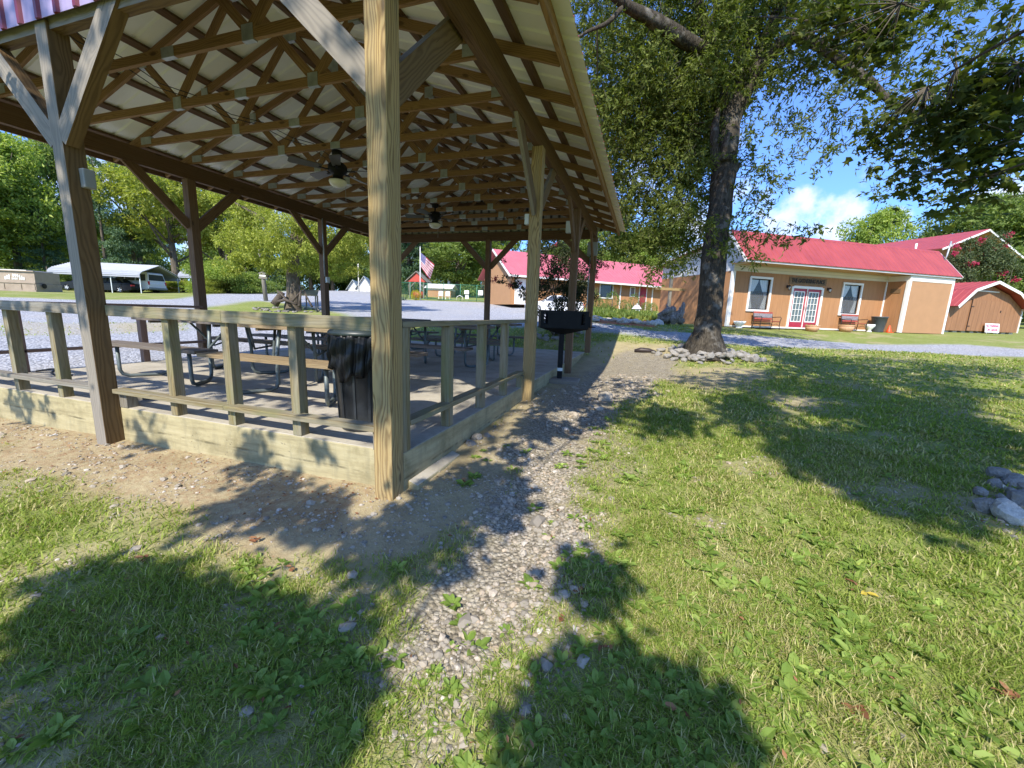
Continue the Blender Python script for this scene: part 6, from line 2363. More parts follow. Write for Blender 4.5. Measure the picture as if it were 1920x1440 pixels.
# ------------------------------------------------------------------ stones
M['stone_dark'] = m_stone('dull_stone', (.27, .25, .22))


def stone_mesh(seed):
    r = np.random.default_rng(seed)
    bm = bmesh.new()
    bmesh.ops.create_icosphere(bm, subdivisions=2, radius=1)
    for v in bm.verts:
        d = Vector(v.co)
        k = 1 + .16 * math.sin(d.x * 3.1 + seed) + .12 * math.sin(d.y * 4.3 + seed * 2) + r.normal(0, .035)
        v.co = d * k
    for _ in range(9):   # broken facets
        nrm = Vector(r.normal(0, 1, 3)).normalized(); lim_ = r.uniform(.60, .85)
        for v in bm.verts:
            s = v.co.dot(nrm)
            if s > lim_: v.co -= nrm * (s - lim_)
    me = bpy.data.meshes.new('stone')
    bm.to_mesh(me); bm.free()
    for p in me.polygons: p.use_smooth = False
    return me


STONES = [stone_mesh(i) for i in range(7)]


def put_stone(x, y, s, label, group, mat='stone', dz=0.0, flat=.62):
    me = STONES[int(RNG.integers(len(STONES)))]
    o = bpy.data.objects.new('stone', me); COL.objects.link(o)
    if not me.materials: me.materials.append(M['stone'])
    o.material_slots[0].link = 'OBJECT'; o.material_slots[0].material = M[mat]
    o.location = (x, y, gs(x, y) + s * flat * .45 + dz)
    o.rotation_euler = (RNG.normal(0, .25), RNG.normal(0, .25), RNG.uniform(0, 6.28))
    o.scale = (s * RNG.uniform(.85, 1.25), s * RNG.uniform(.75, 1.05), s * flat * RNG.uniform(.8, 1.2))
    return tag(o, label, 'stone', group)


ob = ground(1320, 667)
for k in range(84):
    a = RNG.uniform(0, 6.28); r = RNG.uniform(.55, 1.32)
    x = ob[0] + r * math.cos(a); y = ob[1] - .18 + r * .92 * math.sin(a)
    put_stone(x, y, RNG.uniform(.07, .15), 'rough grey stone in the pile around the foot of the big oak', 'stones piled around the oak', dz=max(0, (1.2 - r) * .16))
for px, py, s, lab in ((1885, 972, .155, 'large white boulder at the front of the stone ring at the right edge'), (1846, 957, .105, 'long pale stone left of the large white boulder'), (1872, 896, .12, 'bluish grey rounded stone at the back of the right stone ring'),
                       (1862, 915, .085, 'upright greenish stone in the right stone ring'), (1836, 929, .075, 'flat tan stone at the left tip of the right stone ring'), (1903, 914, .12, 'grey stone at the right edge behind the white boulder'), (1914, 945, .13, 'dark grey wedge stone at the right edge beside the boulder'),
                       (1885, 912, .065, 'small upright stone in the middle of the right stone ring'), (1890, 928, .06, 'small white chip in the middle of the right stone ring'), (1912, 918, .085, 'bright white stone at the right edge of the ring'), (1900, 1012, .035, 'little lone pebble in front of the right stone ring'), (1878, 941, .06, 'small dark stone behind the long pale stone')):
    q = ground(px, py)
    put_stone(q[0], q[1], s * .70, lab, 'stones around the sweetgum', 'stone' if s < .14 else 'stone_white', .0, .95)
for k in range(12):
    a = RNG.uniform(-1.3, 1.3)
    put_stone(5.3 + RNG.uniform(.5, .9) * math.cos(a), 2.35 + RNG.uniform(.5, .9) * math.sin(a), RNG.uniform(.09, .15), 'grey stone of the ring continuing outside the right picture edge', 'stones around the sweetgum', 'stone', -.02)
for px, py, s, lab in ((880, 822, .075, 'pale stone tucked under the edge of the slab'), (868, 832, .06, 'smaller grey stone tucked under the edge of the slab'), (915, 818, .05, 'small pale stone on the soil near the slab edge')):
    q = ground(px, py); put_stone(max(q[0], .06), q[1], s, lab, 'stones under the slab edge', 'stone', -.01)
for k in range(34):
    f = (k + .5) / 34
    q = ground(1108 + f * 130 + RNG.normal(0, 1.2), 600 + f * 9 + RNG.normal(0, 1.1))
    put_stone(q[0], q[1], RNG.uniform(.10, .22), 'white stone in the border of the flower bed by the motel', 'white stones edging the flower bed', 'stone_white')
lt = ground(547, 582)
for k in range(40):
    a = RNG.uniform(0, 6.28); r = RNG.uniform(1.3, 1.75)
    put_stone(lt[0] + 1.2 * r * math.cos(a), lt[1] + r * math.sin(a), RNG.uniform(.07, .15), 'grey stone in the ring around the walnut tree', 'stones ringed around the walnut', 'stone_dark')
mb_ = at(1048, 606, 13.5)
mg = ground(1048, 628)
for k in range(30):
    a = RNG.uniform(0, 6.28); r = RNG.uniform(.35, .75)
    put_stone(mg[0] + r * math.cos(a), mg[1] + r * math.sin(a), RNG.uniform(.06, .12), 'stone around the foot of the dark crape myrtle', 'stones around the crape myrtle', 'stone')
t = thing('buried_log', 'low dark chunk of wood lying on the gravel between slab and oak', 'log', tuple(ground(1208, 661)), .1)
mb = MB(); mb.tube([(-.26, .02, .03), (-.1, 0, .06), (.12, .03, .055), (.3, .0, .03)], [.04, .075, .065, .03], 8); mb.build('log', M['iron'], t)
# ------------------------------------------------------------------ crape myrtles
def build_myrtle(name, label, base, lumps_px, D0, leaf, stems, fl, per, lsize, fsize):
    t = thing(name, label, 'shrub', tuple(base))
    b = np.array(base)
    mb = MB()
    cs = []
    for px, py, dd, rp in lumps_px: cs.append((at(px, py, D0 + dd) - b, rp * D0 / F))
    for k in range(stems):
        c = cs[int(RNG.integers(len(cs)))][0]
        limb(mb, (RNG.normal(0, .12), RNG.normal(0, .12), -.1), c, .035, .008, .1, 6, 6)
    mb.build('trunk', M['twig'], t)
    lumps = []
    for c, r in cs:
        for _ in range(2): lumps.append((c + RNG.normal(0, r * .4, 3), (r * .7, r * .7, r * .7)))
    cr = link_mesh('crown', crown_mesh('crown', lumps, per, lsize, 'lance', .1, .1, 1.2), M[leaf], t)
    Ps, Ds = [], []
    for px, py, dd, rp in fl:
        c = at(px, py, D0 + dd) - b; r = rp * D0 / F
        m = 46
        d = RNG.normal(0, .42, (m, 3)) * r * np.array([1, 1, .8])
        Ps.append(c + d); Ds.append(unit(RNG.normal(0, 1, (m, 3))))
    P, D = np.concatenate(Ps), np.concatenate(Ds)
    V, Fq = leaf_faces(P, D, RNG.uniform(.6, 1.2, len(P)) * fsize, 'lance')
    link_mesh('blossom', mixed_mesh('blossom', V, Fq), M['flower'], t)


mbase = ground(1048, 628)
md = float(project(mbase)[0][2])
build_myrtle('crape_myrtle', 'dark crape myrtle with crimson blossoms behind the park grill', mbase,
             [(1050, 500, 0, 26), (1075, 520, .2, 26), (1030, 520, -.3, 24), (1010, 545, 0, 20), (1060, 550, .3, 28), (1085, 560, 0, 22), (1040, 570, .2, 22), (1090, 500, .4, 22), (1065, 470, 0, 24), (1035, 465, 0, 20), (1100, 530, .3, 18), (990, 560, -.4, 12), (965, 530, -.6, 12), (945, 525, -.8, 8), (1020, 480, .3, 20), (1110, 500, .5, 14), (1110, 560, .2, 12), (980, 545, -.4, 10), (1000, 470, 0, 14), (1075, 590, .1, 14), (1050, 600, 0, 10)],
             md, 'leaf_myrtle', 16,
             [(925, 527, -.8, 7), (945, 488, -.6, 7), (955, 535, -.6, 7), (1001, 480, 0, 7), (1010, 470, 0, 5), (1018, 520, 0, 10), (1018, 529, 0, 10), (998, 521, 0, 7), (1040, 460, 0, 5), (930, 522, -.7, 5), (975, 530, -.5, 5), (1128, 498, .3, 8), (1138, 500, .3, 6), (1050, 490, 0, 5), (1005, 462, 0, 6), (1078, 505, .2, 4), (1118, 520, .3, 4)], 1900, .085, .065)
rb = at(1850, 600, 25.0); rb[2] = g1(rb[0], rb[1])
build_myrtle('crape_myrtle', 'sunlit crape myrtle with rose pink blossoms above the brown shed', rb,
             [(1810, 480, 0, 22), (1835, 470, .3, 24), (1860, 480, 0, 24), (1880, 465, .5, 22), (1820, 505, -.3, 22), (1850, 510, 0, 24), (1800, 520, 0, 18), (1830, 530, 0, 20), (1875, 500, .4, 20), (1805, 545, 0, 14), (1850, 455, .4, 18), (1900, 500, .6, 18), (1820, 460, 0, 14)],
             25.0, 'leaf_myrtle2', 12,
             [(1792, 460, 0, 7), (1832, 455, 0, 7), (1840, 451, 0, 5), (1858, 467, 0, 8), (1880, 462, .3, 8), (1890, 442, .4, 8), (1895, 440, .4, 6), (1820, 495, -.3, 8), (1828, 494, -.3, 6), (1862, 500, 0, 7), (1868, 499, 0, 5), (1878, 512, .2, 7), (1790, 475, 0, 4), (1850, 480, 0, 5), (1905, 525, .5, 5), (1858, 481, .2, 6)], 650, .15, .16)


# ------------------------------------------------------------------ motel wing beyond the flower bed
def build_motel():
    P0 = at(1116, 577, 40); P0[2] = g1(P0[0], P0[1]) - .05
    fr = Frame(P0, 42)
    xl = fr.px(958, 545)[0]; xr = fr.px(1262, 560)[0]
    t = thing('motel', 'long tan motel wing with red metal roof, white gutter and a red door', 'building', fr.P, fr.a)
    ze = fr.px(1116, 527, -.6)[1]
    yr = 3.6
    zr = fr.px(1150, 491, yr)[1]
    w = fr.px(1123, 559); w2 = fr.px(1150, 533)
    mb = MB()
    h = [(w[0] + .08, w2[0] - .08, w[1] + .1, w2[1] - .08)]
    wall_holes(mb, xl, xr, 0, ze - .02, .08, .16, h); mb.build('wall', M['motel_wall'], t)
    mb = MB(); mb.box((xl + .1, yr, ze / 2), (.2, 2 * yr - .3, ze)); mb.prism([(xl + .01, -.02, ze - .01), (xl + .01, 2 * yr, ze - .01), (xl + .01, yr, zr - .06)], (0, 0, 0), (.2, 0, 0)); mb.build('gable_wall', M['tan_flat'], t)
    mb = MB(); ribbed_slope(mb, xl - .5, xr + .6, (-.75, ze - .06), (yr, zr), .4); ribbed_slope(mb, xl - .5, xr + .6, (yr, zr), (2 * yr + .7, ze - .06), .4); mb.build('roof', M['roof_red2'], t)
    mb = MB(); mb.box(((xl + xr) / 2, -.78, ze - .10), (xr - xl + 1.1, .10, .16))
    mb.beam((xl - .52, -.75, ze - .10), (xl - .52, yr, zr - .05), .04, .18); mb.build('gutter', M['white'], t)
    mb = MB(); mb.box(((xl + xr) / 2, -.36, ze - .03), (xr - xl, .7, .02)); mb.build('soffit', M['soffit'], t)
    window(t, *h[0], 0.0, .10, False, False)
    a = fr.px(1180, 556); b = fr.px(1191, 538)
    mb = MB(); mb.box(((a[0] + b[0]) / 2, -.02, (a[1] + b[1]) / 2), (b[0] - a[0], .05, b[1] - a[1])); wn = mb.build('window', M['white'], t)
    mb = MB(); mb.box(((a[0] + b[0]) / 2, -.05, (a[1] + b[1]) / 2), (b[0] - a[0] - .2, .02, b[1] - a[1] - .2)); mb.build('pane', M['glass_grey'], wn)
    a = fr.px(1197, 574); b = fr.px(1212, 538)
    mb = MB(); mb.box(((a[0] + b[0]) / 2, -.02, b[1] / 2), (b[0] - a[0] + .24, .05, b[1] + .12)); d0 = mb.build('door_frame', M['white'], t)
    mb = MB(); mb.box(((a[0] + b[0]) / 2, -.05, b[1] / 2), (b[0] - a[0], .04, b[1])); mb.box(((a[0] + b[0]) / 2, -.075, b[1] * .3), (.5, .02, .5)); mb.box(((a[0] + b[0]) / 2, -.075, b[1] * .72), (.5, .02, .6)); mb.build('door', M['door_red'], t)
    a = fr.px(965, 545)[0]; b = fr.px(985, 545)[0]
    mb = MB(); mb.box(((a + b) / 2, -.02, ze / 2 - .1), (b - a, .05, ze - .3))
    mb.box(((a + b) / 2, -.05, ze / 2), (b - a - .3, .03, .05)); mb.build('garage_door', M['white'], t)
    for px in (1162, 1222):
        x = fr.px(px, 560)[0]
        mb = MB(); mb.box((x, -.03, ze / 2), (.12, .06, ze - .1)); mb.build('corner_board', M['white'], t)


build_motel()


# ------------------------------------------------------------------ flower bed
def shrub(label, px, py, rp, mat, kind='ball', depth=None, name='clipped_shrub', cat='shrub', hk=1.0):
    g = ground(px, py)
    d = float(project(g)[0][2])
    r = rp * d / F
    t = thing(name, label, cat, tuple(g))
    mb = MB(); mb.tube([(0, 0, -.05), (0, 0, r * hk)], [r * .12, r * .06], 6); mb.build('stem', M['twig'], t)
    n = int(1500)
    dr = unit(RNG.normal(size=(n, 3)))
    rad = RNG.uniform(.72, 1.0, n)
    P = dr * rad[:, None] * r * np.array([1, 1, hk]) + np.array([0, 0, r * hk * .95])
    P *= (1 + .10 * np.sin(dr[:, :1] * 6) * np.cos(dr[:, 1:2] * 5))
    P[:, 2] = np.abs(P[:, 2])
    D = unit(dr + RNG.normal(0, .6, (n, 3)))
    V, Fq = leaf_faces(P, D, RNG.uniform(.6, 1.2, n) * max(.05, r * .16), 'lance')
    link_mesh('foliage', mixed_mesh('foliage', V, Fq), M[mat], t)
    return t


shrub('round clipped hedge ball under the motel window', 1147, 580, 13, 'hedge', hk=1.3)
shrub('small round clipped shrub between hedge ball and topiary', 1169, 581, 8, 'hedge', hk=1.2)
shrub('clipped topiary shrub with bare stems left of the dark arborvitae', 1187, 582, 10, 'hedge', hk=1.6)
shrub('dark narrow arborvitae beside the red motel door', 1202, 582, 6.5, 'leaf_dark', hk=2.2)
shrub('bright loose shrub at the left of the flower bed', 1122, 583, 10, 'hedge', hk=1.2)
shrub('leafy green shrub at the right end of the flower bed by the tan wall', 1222, 590, 10, 'leaf_mid', hk=1.1)
shrub('tall loose green shrub at the left end of the motel flower bed', 1112, 582, 13, 'leaf_mid', hk=1.5)
shrub('low green shrub beneath the motel window', 1133, 585, 9, 'leaf_mid', hk=.9)
shrub('rounded green shrub in front of the white motel window', 1178, 585, 8, 'hedge', hk=1.0)
shrub('leafy shrub right of the arborvitae', 1212, 584, 9, 'leaf_mid', hk=1.0)
shrub('round dark green shrub left of the golden shrub at the pool fence', 756, 563, 9, 'leaf_dark', hk=1.2)
shrub('golden yellow round shrub beneath the flag', 780, 563, 9.5, 'hedge_gold', hk=1.0)


def build_lilies():
    Ps, Ds, Ss = [], [], []
    for k in range(330):
        f = RNG.uniform(0, 1)
        g = ground(1112 + 116 * f, 584 + 14 * f * RNG.uniform(.6, 1) + RNG.uniform(-2, 9))
        for j in range(9):
            a = RNG.uniform(0, 6.28); e = RNG.uniform(.5, 1.3)
            Ps.append(g + RNG.normal(0, .05, 3) * np.array([1, 1, 0])); Ds.append((math.cos(a) * math.cos(e), math.sin(a) * math.cos(e), math.sin(e))); Ss.append(RNG.uniform(.30, .62))
    V, Fq = leaf_faces(np.array(Ps), unit(np.array(Ds)), np.array(Ss), 'willow')
    tag(link_mesh('day_lilies', mixed_mesh('day_lilies', V, Fq), M['lily']), 'yellow green strap leaved lilies filling the flower bed', kind='stuff')


build_lilies()
g = ground(1193, 589)
t = thing('garden_lantern', 'small white house shaped garden lantern standing among the lilies', 'garden ornament', tuple(g), .6)
mb = MB(); mb.box((0, 0, .25), (.42, .42, .42)); mb.prism([(-.32, -.3, .46), (.32, -.3, .46), (0, -.3, .80)], (0, 0, 0), (0, .6, 0)); mb.tube([(0, 0, .78), (0, 0, .95)], [.05, .02], 6); mb.build('body', M['white'], t)
mb = MB(); mb.box((0, -.215, .22), (.14, .02, .24)); mb.build('opening', M['iron'], t)
g = ground(1178, 588)
t = thing('dry_stalks', 'tuft of tall dry flower stalks in the middle of the flower bed', 'plant', tuple(g))
mb = MB()
for k in range(16):
    a = RNG.uniform(0, 6.28)
    mb.tube([(RNG.normal(0, .06), RNG.normal(0, .06), 0), (.12 * math.cos(a), .12 * math.sin(a), .5), (.22 * math.cos(a), .22 * math.sin(a), RNG.uniform(.7, 1.0))], [.012, .008, .004], 4)
mb.build('stalks', M['grass_dry'], t)


# ------------------------------------------------------------------ wooden cross and driftwood stump by the hall
g = at(1251, 601, 22.6); g[2] = gs(g[0], g[1])
gd = float(project(g)[0][2])
fr = Frame(g, 22)
arm = fr.px(1227, 543, -.06); arm2 = fr.px(1288, 542, -.06); top = fr.px(1255, 519)
t = thing('wooden_cross', 'plain wooden cross of weathered post and pale crossbar before the tan hall side', 'cross', tuple(g), fr.a)
mb = MB(); mb.beam((0, 0, -.2), (0, 0, top[1]), .15, .15, up=(0, 1, 0)); mb.build('upright', M['grey_wood'], t, .01)
mb = MB(); mb.beam((arm[0], -.10, (arm[1] + arm2[1]) / 2), (arm2[0], -.10, (arm[1] + arm2[1]) / 2), .05, .14); mb.build('crossbar', M['post'], t, .008)


def build_stump():
    g = ground(1255, 609)
    d = float(project(g)[0][2]); s = d / F
    t = thing('driftwood_stump', 'upturned grey driftwood stump with jagged root end by the tan wall', 'stump', tuple(g), math.radians(20))
    mb = MB()
    for k in range(9):
        z = .12 + .05 * k
        mb.tube([(-22 * s + RNG.normal(0, .1), RNG.normal(0, .15), z * .8), (-8 * s, RNG.normal(0, .12), z + .12), (6 * s, RNG.normal(0, .1), z + RNG.uniform(0, .3))], [.08, .13, .10], 7)
    for k in range(16):
        a = RNG.uniform(-.9, .9)
        L = RNG.uniform(.35, .8)
        mb.tube([(5 * s + RNG.normal(0, .18), RNG.normal(0, .15), .15), (8 * s + .25 * math.sin(a) + RNG.normal(0, .08), RNG.normal(0, .12), .15 + L * .55), (10 * s + .6 * math.sin(a), RNG.normal(0, .12), .12 + L)], [.16, .10, .015], 6)
    mb.tube([(14 * s, 0, .1), (20 * s, 0, .5), (24 * s, .05, .9), (23 * s, .05, 1.0)], [.18, .13, .08, .03], 8)
    mb.build('wood', M['drift'], t)


build_stump()


# ------------------------------------------------------------------ flag, pool fence and what stands around it
def m_flag():
    t = NT('flag_cloth')
    uv = t.coord('UV'); sep = t.n("ShaderNodeSeparateXYZ"); t.l(uv, sep.inputs[0])
    st = t.math('MODULO', t.math('MULTIPLY', sep.outputs['Y'], 13.0), 2.0)
    s = t.math('LESS_THAN', st, 1.0)
    col = t.mix(s, (.78, .74, .72), (.52, .055, .075))
    c = t.math('MULTIPLY', t.math('LESS_THAN', sep.outputs['X'], .4), t.math('GREATER_THAN', sep.outputs['Y'], 6.0 / 13))
    mp = t.mapped(uv, (11.0 / .4, 9.0 / .5385, 1))
    v = t.n("ShaderNodeTexVoronoi", feature='F1'); t.l(mp, v.inputs['Vector']); v.inputs['Randomness'].default_value = 0.0; v.inputs['Scale'].default_value = 1.0
    star = t.math('LESS_THAN', v.outputs['Distance'], .22)
    can = t.mix(star, (.10, .09, .26), (.75, .74, .76))
    col = t.mix(c, col, can)
    t.done(col, .85)
    tr = t.n("ShaderNodeBsdfTranslucent"); t.l(col, tr.inputs[0])
    mx = t.n("ShaderNodeMixShader"); mx.inputs[0].default_value = .4
    t.l(t.b.outputs[0], mx.inputs[1]); t.l(tr.outputs[0], mx.inputs[2]); t.l(mx.outputs[0], t.out.inputs[0])
    return t.m


def build_flag():
    g = at(788, 563, 42.0); g[2] = g1(g[0], g[1])
    fr = Frame(g, 22)
    H = fr.px(785.5, 464)[1]
    t = thing('flag_pole', 'white flag pole with an american flag in front of the pool fence', 'flag pole', tuple(g), fr.a)
    mb = MB(); mb.tube([(0, 0, -.2), (0, 0, H)], [.06, .035], 8); mb.lathe([(.001, -.06), (.06, 0), (.001, .06)], (0, 0, H + .05), 8); mb.build('pole', M['white'], t)
    a = fr.px(786, 473); b = fr.px(787, 500); c = fr.px(814, 496); c2 = fr.px(799, 509)
    # cloth hangs down from the hoist and swings to the right
    hz0, hz1 = a[1], b[1]
    nx, nz = 30, 16
    V, Fq, UV = [], [], []
    hh = hz0 - hz1
    Lf = hh * 1.75
    for i in range(nx):
        u = i / (nx - 1)
        for j in range(nz):
            v = j / (nz - 1)
            x = .05 + (c[0] - .05) * u * (.92 + .10 * v) - .35 * u * (1 - v)
            z = hz1 + hh * v - (hz0 - c[1]) * u * 1.0 + .15 * u * (1 - v) - .25 * (1 - v) * u
            y = .16 * math.sin(u * 7 + v * 2) * u + .07 * math.sin(u * 15 - v * 3) * u
            V.append((x, y, z)); UV.append((u, v))
    me = bpy.data.meshes.new('flag')
    for i in range(nx - 1):
        for j in range(nz - 1): Fq.append((i * nz + j, (i + 1) * nz + j, (i + 1) * nz + j + 1, i * nz + j + 1))
    me.from_pydata(V, [], Fq)
    uvl = me.uv_layers.new(name='UVMap')
    for lp in me.loops: uvl.data[lp.index].uv = UV[lp.vertex_index]
    for p in me.polygons: p.use_smooth = True
    link_mesh('flag', me, m_flag(), t)


build_flag()
M['fence_green'] = m_plain('green_fence_paint', (.045, .20, .12), .5, .1)
M['well_red'] = m_plain('well_red_paint', (.42, .055, .03), .6, .1)


def build_fence():
    A = at(738, 563, 44); B = at(985, 566, 45)
    A[2] = g1(A[0], A[1]); B[2] = g1(B[0], B[1])
    ang = math.degrees(math.atan2(B[1] - A[1], B[0] - A[0]))
    L = math.hypot(B[0] - A[0], B[1] - A[1])
    fr = Frame(A, ang)
    dz = B[2] - A[2]
    t = thing('pool_fence', 'green chain link pool fence with white notices across the gravel lot', 'fence', tuple(A), fr.a)
    Hh = 1.72
    n = 8
    zz = lambda x: dz * x / L
    for k in range(n + 1):
        x = L * k / n
        mb = MB(); mb.tube([(x, 0, zz(x) - .1), (x, 0, zz(x) + Hh + .04)], .035, 6); mb.build('post', M['fence_green'], t)
    mb = MB()
    for z in (Hh, .06): mb.tube([(0, 0, zz(0) + z), (L, 0, zz(L) + z)], .022, 5)
    mb.build('rail', M['fence_green'], t)
    mb = MB()
    s = .17
    k = -Hh
    while k < L:
        for sg in (1, -1):
            x0, x1 = (k, k + Hh) if sg > 0 else (k + Hh, k)
            z0, z1 = 0.0, Hh
            # clip to the fence
            pts = []
            for f in (0, 1):
                x = x0 + (x1 - x0) * f; z = z0 + (z1 - z0) * f
                if x < 0: q = (0 - x0) / (x1 - x0); x = 0; z = z1 * q
                if x > L: q = (L - x0) / (x1 - x0); x = L; z = z1 * q
                pts.append((x, .01 * sg, z + zz(x)))
            if abs(pts[0][2] - pts[1][2]) > .05: mb.tube(pts, .0062, 3, cap=False)
        k += s
    mb.build('mesh', M['fence_green'], t)
    for px, py, w, h in ((875, 548, .50, .40), (875.5, 557, .36, .40), (901, 549, .52, .52)):
        x, z = fr.px(px, py, -.05)
        mb = MB(); mb.box((x, -.05, z), (w, .015, h)); sg = mb.build('notice', M['sign_white'], t)
        mb = MB()
        for q in range(3): mb.box((x, -.062, z + h * (.25 - .22 * q)), (w * (.7 - .1 * q), .004, h * .07))
        mb.split('print_line', M['sign_red'] if h > .45 else M['iron'], sg)
    # gate hoops
    for px in (862, 925):
        x, z = fr.px(px, 563, -.3)
        mb = MB(); mb.tube([(x - .35, -.3, zz(x)), (x - .3, -.3, zz(x) + .4), (x, -.3, zz(x) + .55), (x + .3, -.3, zz(x) + .4), (x + .35, -.3, zz(x))], .03, 6); mb.build('hoop', M['white'], t)


build_fence()


def build_well():
    g = at(785, 561, 47.0); g[2] = g1(g[0], g[1])
    fr = Frame(g, 12)
    el = fr.px(762, 535); ap = fr.px(784, 511); er = fr.px(804, 526)
    t = thing('wishing_well', 'little well shelter with red gable and pale roof edge behind the flag pole', 'well', tuple(g), fr.a)
    ze = (el[1] + er[1]) / 2; hw = (er[0] - el[0]) / 2
    za = ap[1]
    mb = MB()
    for s in (-1, 1): mb.prism([(0, -.9, za), (s * hw, -.9, ze), (s * hw, -.9, ze + .09), (0, -.9, za + .1)], (0, 0, 0), (0, 1.8, 0))
    mb.build('roof', M['grey_wood'], t)
    mb = MB(); mb.prism([(-hw * .82, -.7, ze + .08), (hw * .82, -.7, ze + .08), (0, -.7, za - .08)], (0, 0, 0), (0, .08, 0)); mb.build('gable', M['well_red'], t)
    for s in (-1, 1):
        for y in (-.6, .6):
            mb = MB(); mb.beam((s * hw * .6, y, -.1), (s * hw * .6, y, ze + .3), .13, .13, up=(0, 1, 0)); mb.build('post', M['grey_wood'], t)
        mb = MB(); mb.beam((s * hw * .6, -.62, ze - .55), (s * .1, -.62, ze + .15), .06, .09); mb.build('brace', M['grey_wood'], t)
    mb = MB(); mb.lathe([(.62, 0), (.66, .75), (.5, .75), (.48, .1)], seg=16); mb.build('basin', M['well_red'], t)


build_well()


def build_pool_house():
    g = at(820, 561, 53.0); g[2] = g1(g[0], g[1])
    fr = Frame(g, 14)
    a = fr.px(800, 548); b = fr.px(845, 548); top = fr.px(828, 531); ev = fr.px(845, 541)
    t = thing('pool_house', 'low white pool house with brick base behind the green fence', 'shed', tuple(g), fr.a)
    mb = MB(); mb.box(((a[0] + b[0]) / 2, 1.5, .45), (b[0] - a[0], 3, .9)); mb.build('brick_base', M['tan_flat'], t)
    mb = MB(); mb.box(((a[0] + b[0]) / 2, 1.5, .9 + (ev[1] - .9) / 2), (b[0] - a[0] - .04, 2.96, ev[1] - .9)); mb.build('wall', M['white'], t)
    x0, x1 = a[0] - .3, b[0] + .3
    mb = MB(); mb.prism([(x0, -.3, ev[1] - .05), (x0, 1.5, top[1]), (x0, 3.3, ev[1] - .05), (x0, 1.5, top[1] - .12)], (x0, 0, 0), (x1, 0, 0)); mb.build('roof', M['white'], t)
    x = fr.px(830, 530)[0]
    mb = MB(); mb.tube([(x, 3.6, 0), (x, 3.6, fr.px(830, 518, 3.6)[1])], [.32, .16], 8); mb.lathe([(.18, 0), (.1, .25), (.001, .3)], (x, 3.6, fr.px(830, 518, 3.6)[1]), 8); mb.build('slide_tower', M['white'], t)


build_pool_house()
for k, (px, lab) in enumerate(((826, 'left of the two white poolside chairs behind the fence'), (839, 'right of the two white poolside chairs behind the fence'))):
    g = at(px, 562, 47.5); g[2] = g1(g[0], g[1])
    t = thing('pool_chair', lab, 'chair', tuple(g), .4, 'white chairs by the pool')
    mb = MB(); mb.box((0, 0, .40), (.5, .48, .04)); mb.build('seat', M['white'], t)
    mb = MB(); mb.beam((0, .24, .40), (0, .36, .95), .5, .03, up=(0, 1, 0)); mb.build('backrest', M['white'], t)
    for sx in (-1, 1):
        for sy in (-1, 1):
            mb = MB(); mb.beam((sx * .22, sy * .2, 0), (sx * .22, sy * .2, .62 if sy < 0 else .40), .04, .04, up=(0, 1, 0)); mb.build('leg', M['white'], t)
        mb = MB(); mb.box((sx * .24, 0, .63), (.05, .5, .03)); mb.build('armrest', M['white'], t)


def build_aframe(px, pyb, w_px, pyt, depth, lab):
    g = at(px, pyb, depth); g[2] = g1(g[0], g[1]) - .1
    fr = Frame(g, 30)
    top = fr.px(px, pyt); hw = w_px / 2 * depth / F
    t = thing('white_cabin', lab, 'cabin', tuple(g), fr.a, 'white steep gabled cabins beyond the lot')
    H = top[1]
    mb = MB(); mb.prism([(-hw, 0, 0), (hw, 0, 0), (hw, 0, H * .25), (0, 0, H - .05), (-hw, 0, H * .25)], (0, 0, 0), (0, 5, 0)); mb.build('wall', M['lap_white'], t)
    mb = MB()
    for s in (-1, 1): mb.prism([(0, -.3, H), (s * (hw + .3), -.3, H * .25 - .3), (s * (hw + .3), -.3, H * .25 - .16), (0, -.3, H + .16)], (0, 0, 0), (0, 5.6, 0))
    mb.build('roof', M['galv'], t)
    mb = MB(); mb.box((0, -.02, H * .45), (hw * .5, .04, H * .16)); mb.build('window', M['white'], t)
    mb = MB(); mb.box((0, -.02, H * .16), (hw * .45, .04, H * .30)); mb.build('door', M['white'], t)


build_aframe(662, 546, 18, 526, 70, 'smaller white gabled cabin at the left of the pair beyond the gravel lot')
build_aframe(683, 546, 26, 519, 69, 'larger white gabled cabin partly behind the big front post')
g = at(673, 547, 66); g[2] = g1(g[0], g[1])
t = thing('lamp_pole', 'slim white pole between the white gabled cabins', 'pole', tuple(g))
mb = MB(); mb.tube([(0, 0, -.2), (0, 0, 4.2)], [.11, .08], 7); mb.lathe([(.14, 0), (.16, .2), (.05, .3)], (0, 0, 4.1), 8); mb.build('pole', M['cream'], t)

# utility pole with a row of little signs
g = at(499, 564, 30); g[2] = g1(g[0], g[1])
fr = Frame(g, 20)
t = thing('sign_post', 'leaning grey utility pole with small direction boards beside the gravel road', 'pole', tuple(g), fr.a)
top = fr.px(482, 440)
mb = MB(); mb.tube([(0, 0, -.2), (top[0] * .3, 0, top[1] * .35), (top[0], 0, top[1])], [.16, .14, .10], 10); mb.build('pole', M['grey_wood'], t)
for py, w in ((513, 1), (517, .8), (521, 1)):
    a = fr.px(494.5, py)
    mb = MB(); mb.beam((a[0] - .26 * w, -.17, a[1]), (a[0] + .32 * w, -.17, a[1] - .02), .03, .12); mb.build('direction_board', M['cream' if w < 1 else 'grey_wood'], t)


# ------------------------------------------------------------------ driftwood around the walnut tree and the little roofed stand
lt = ground(547, 582)
ld_ = float(project(lt)[0][2])
fr = Frame(lt, 20)


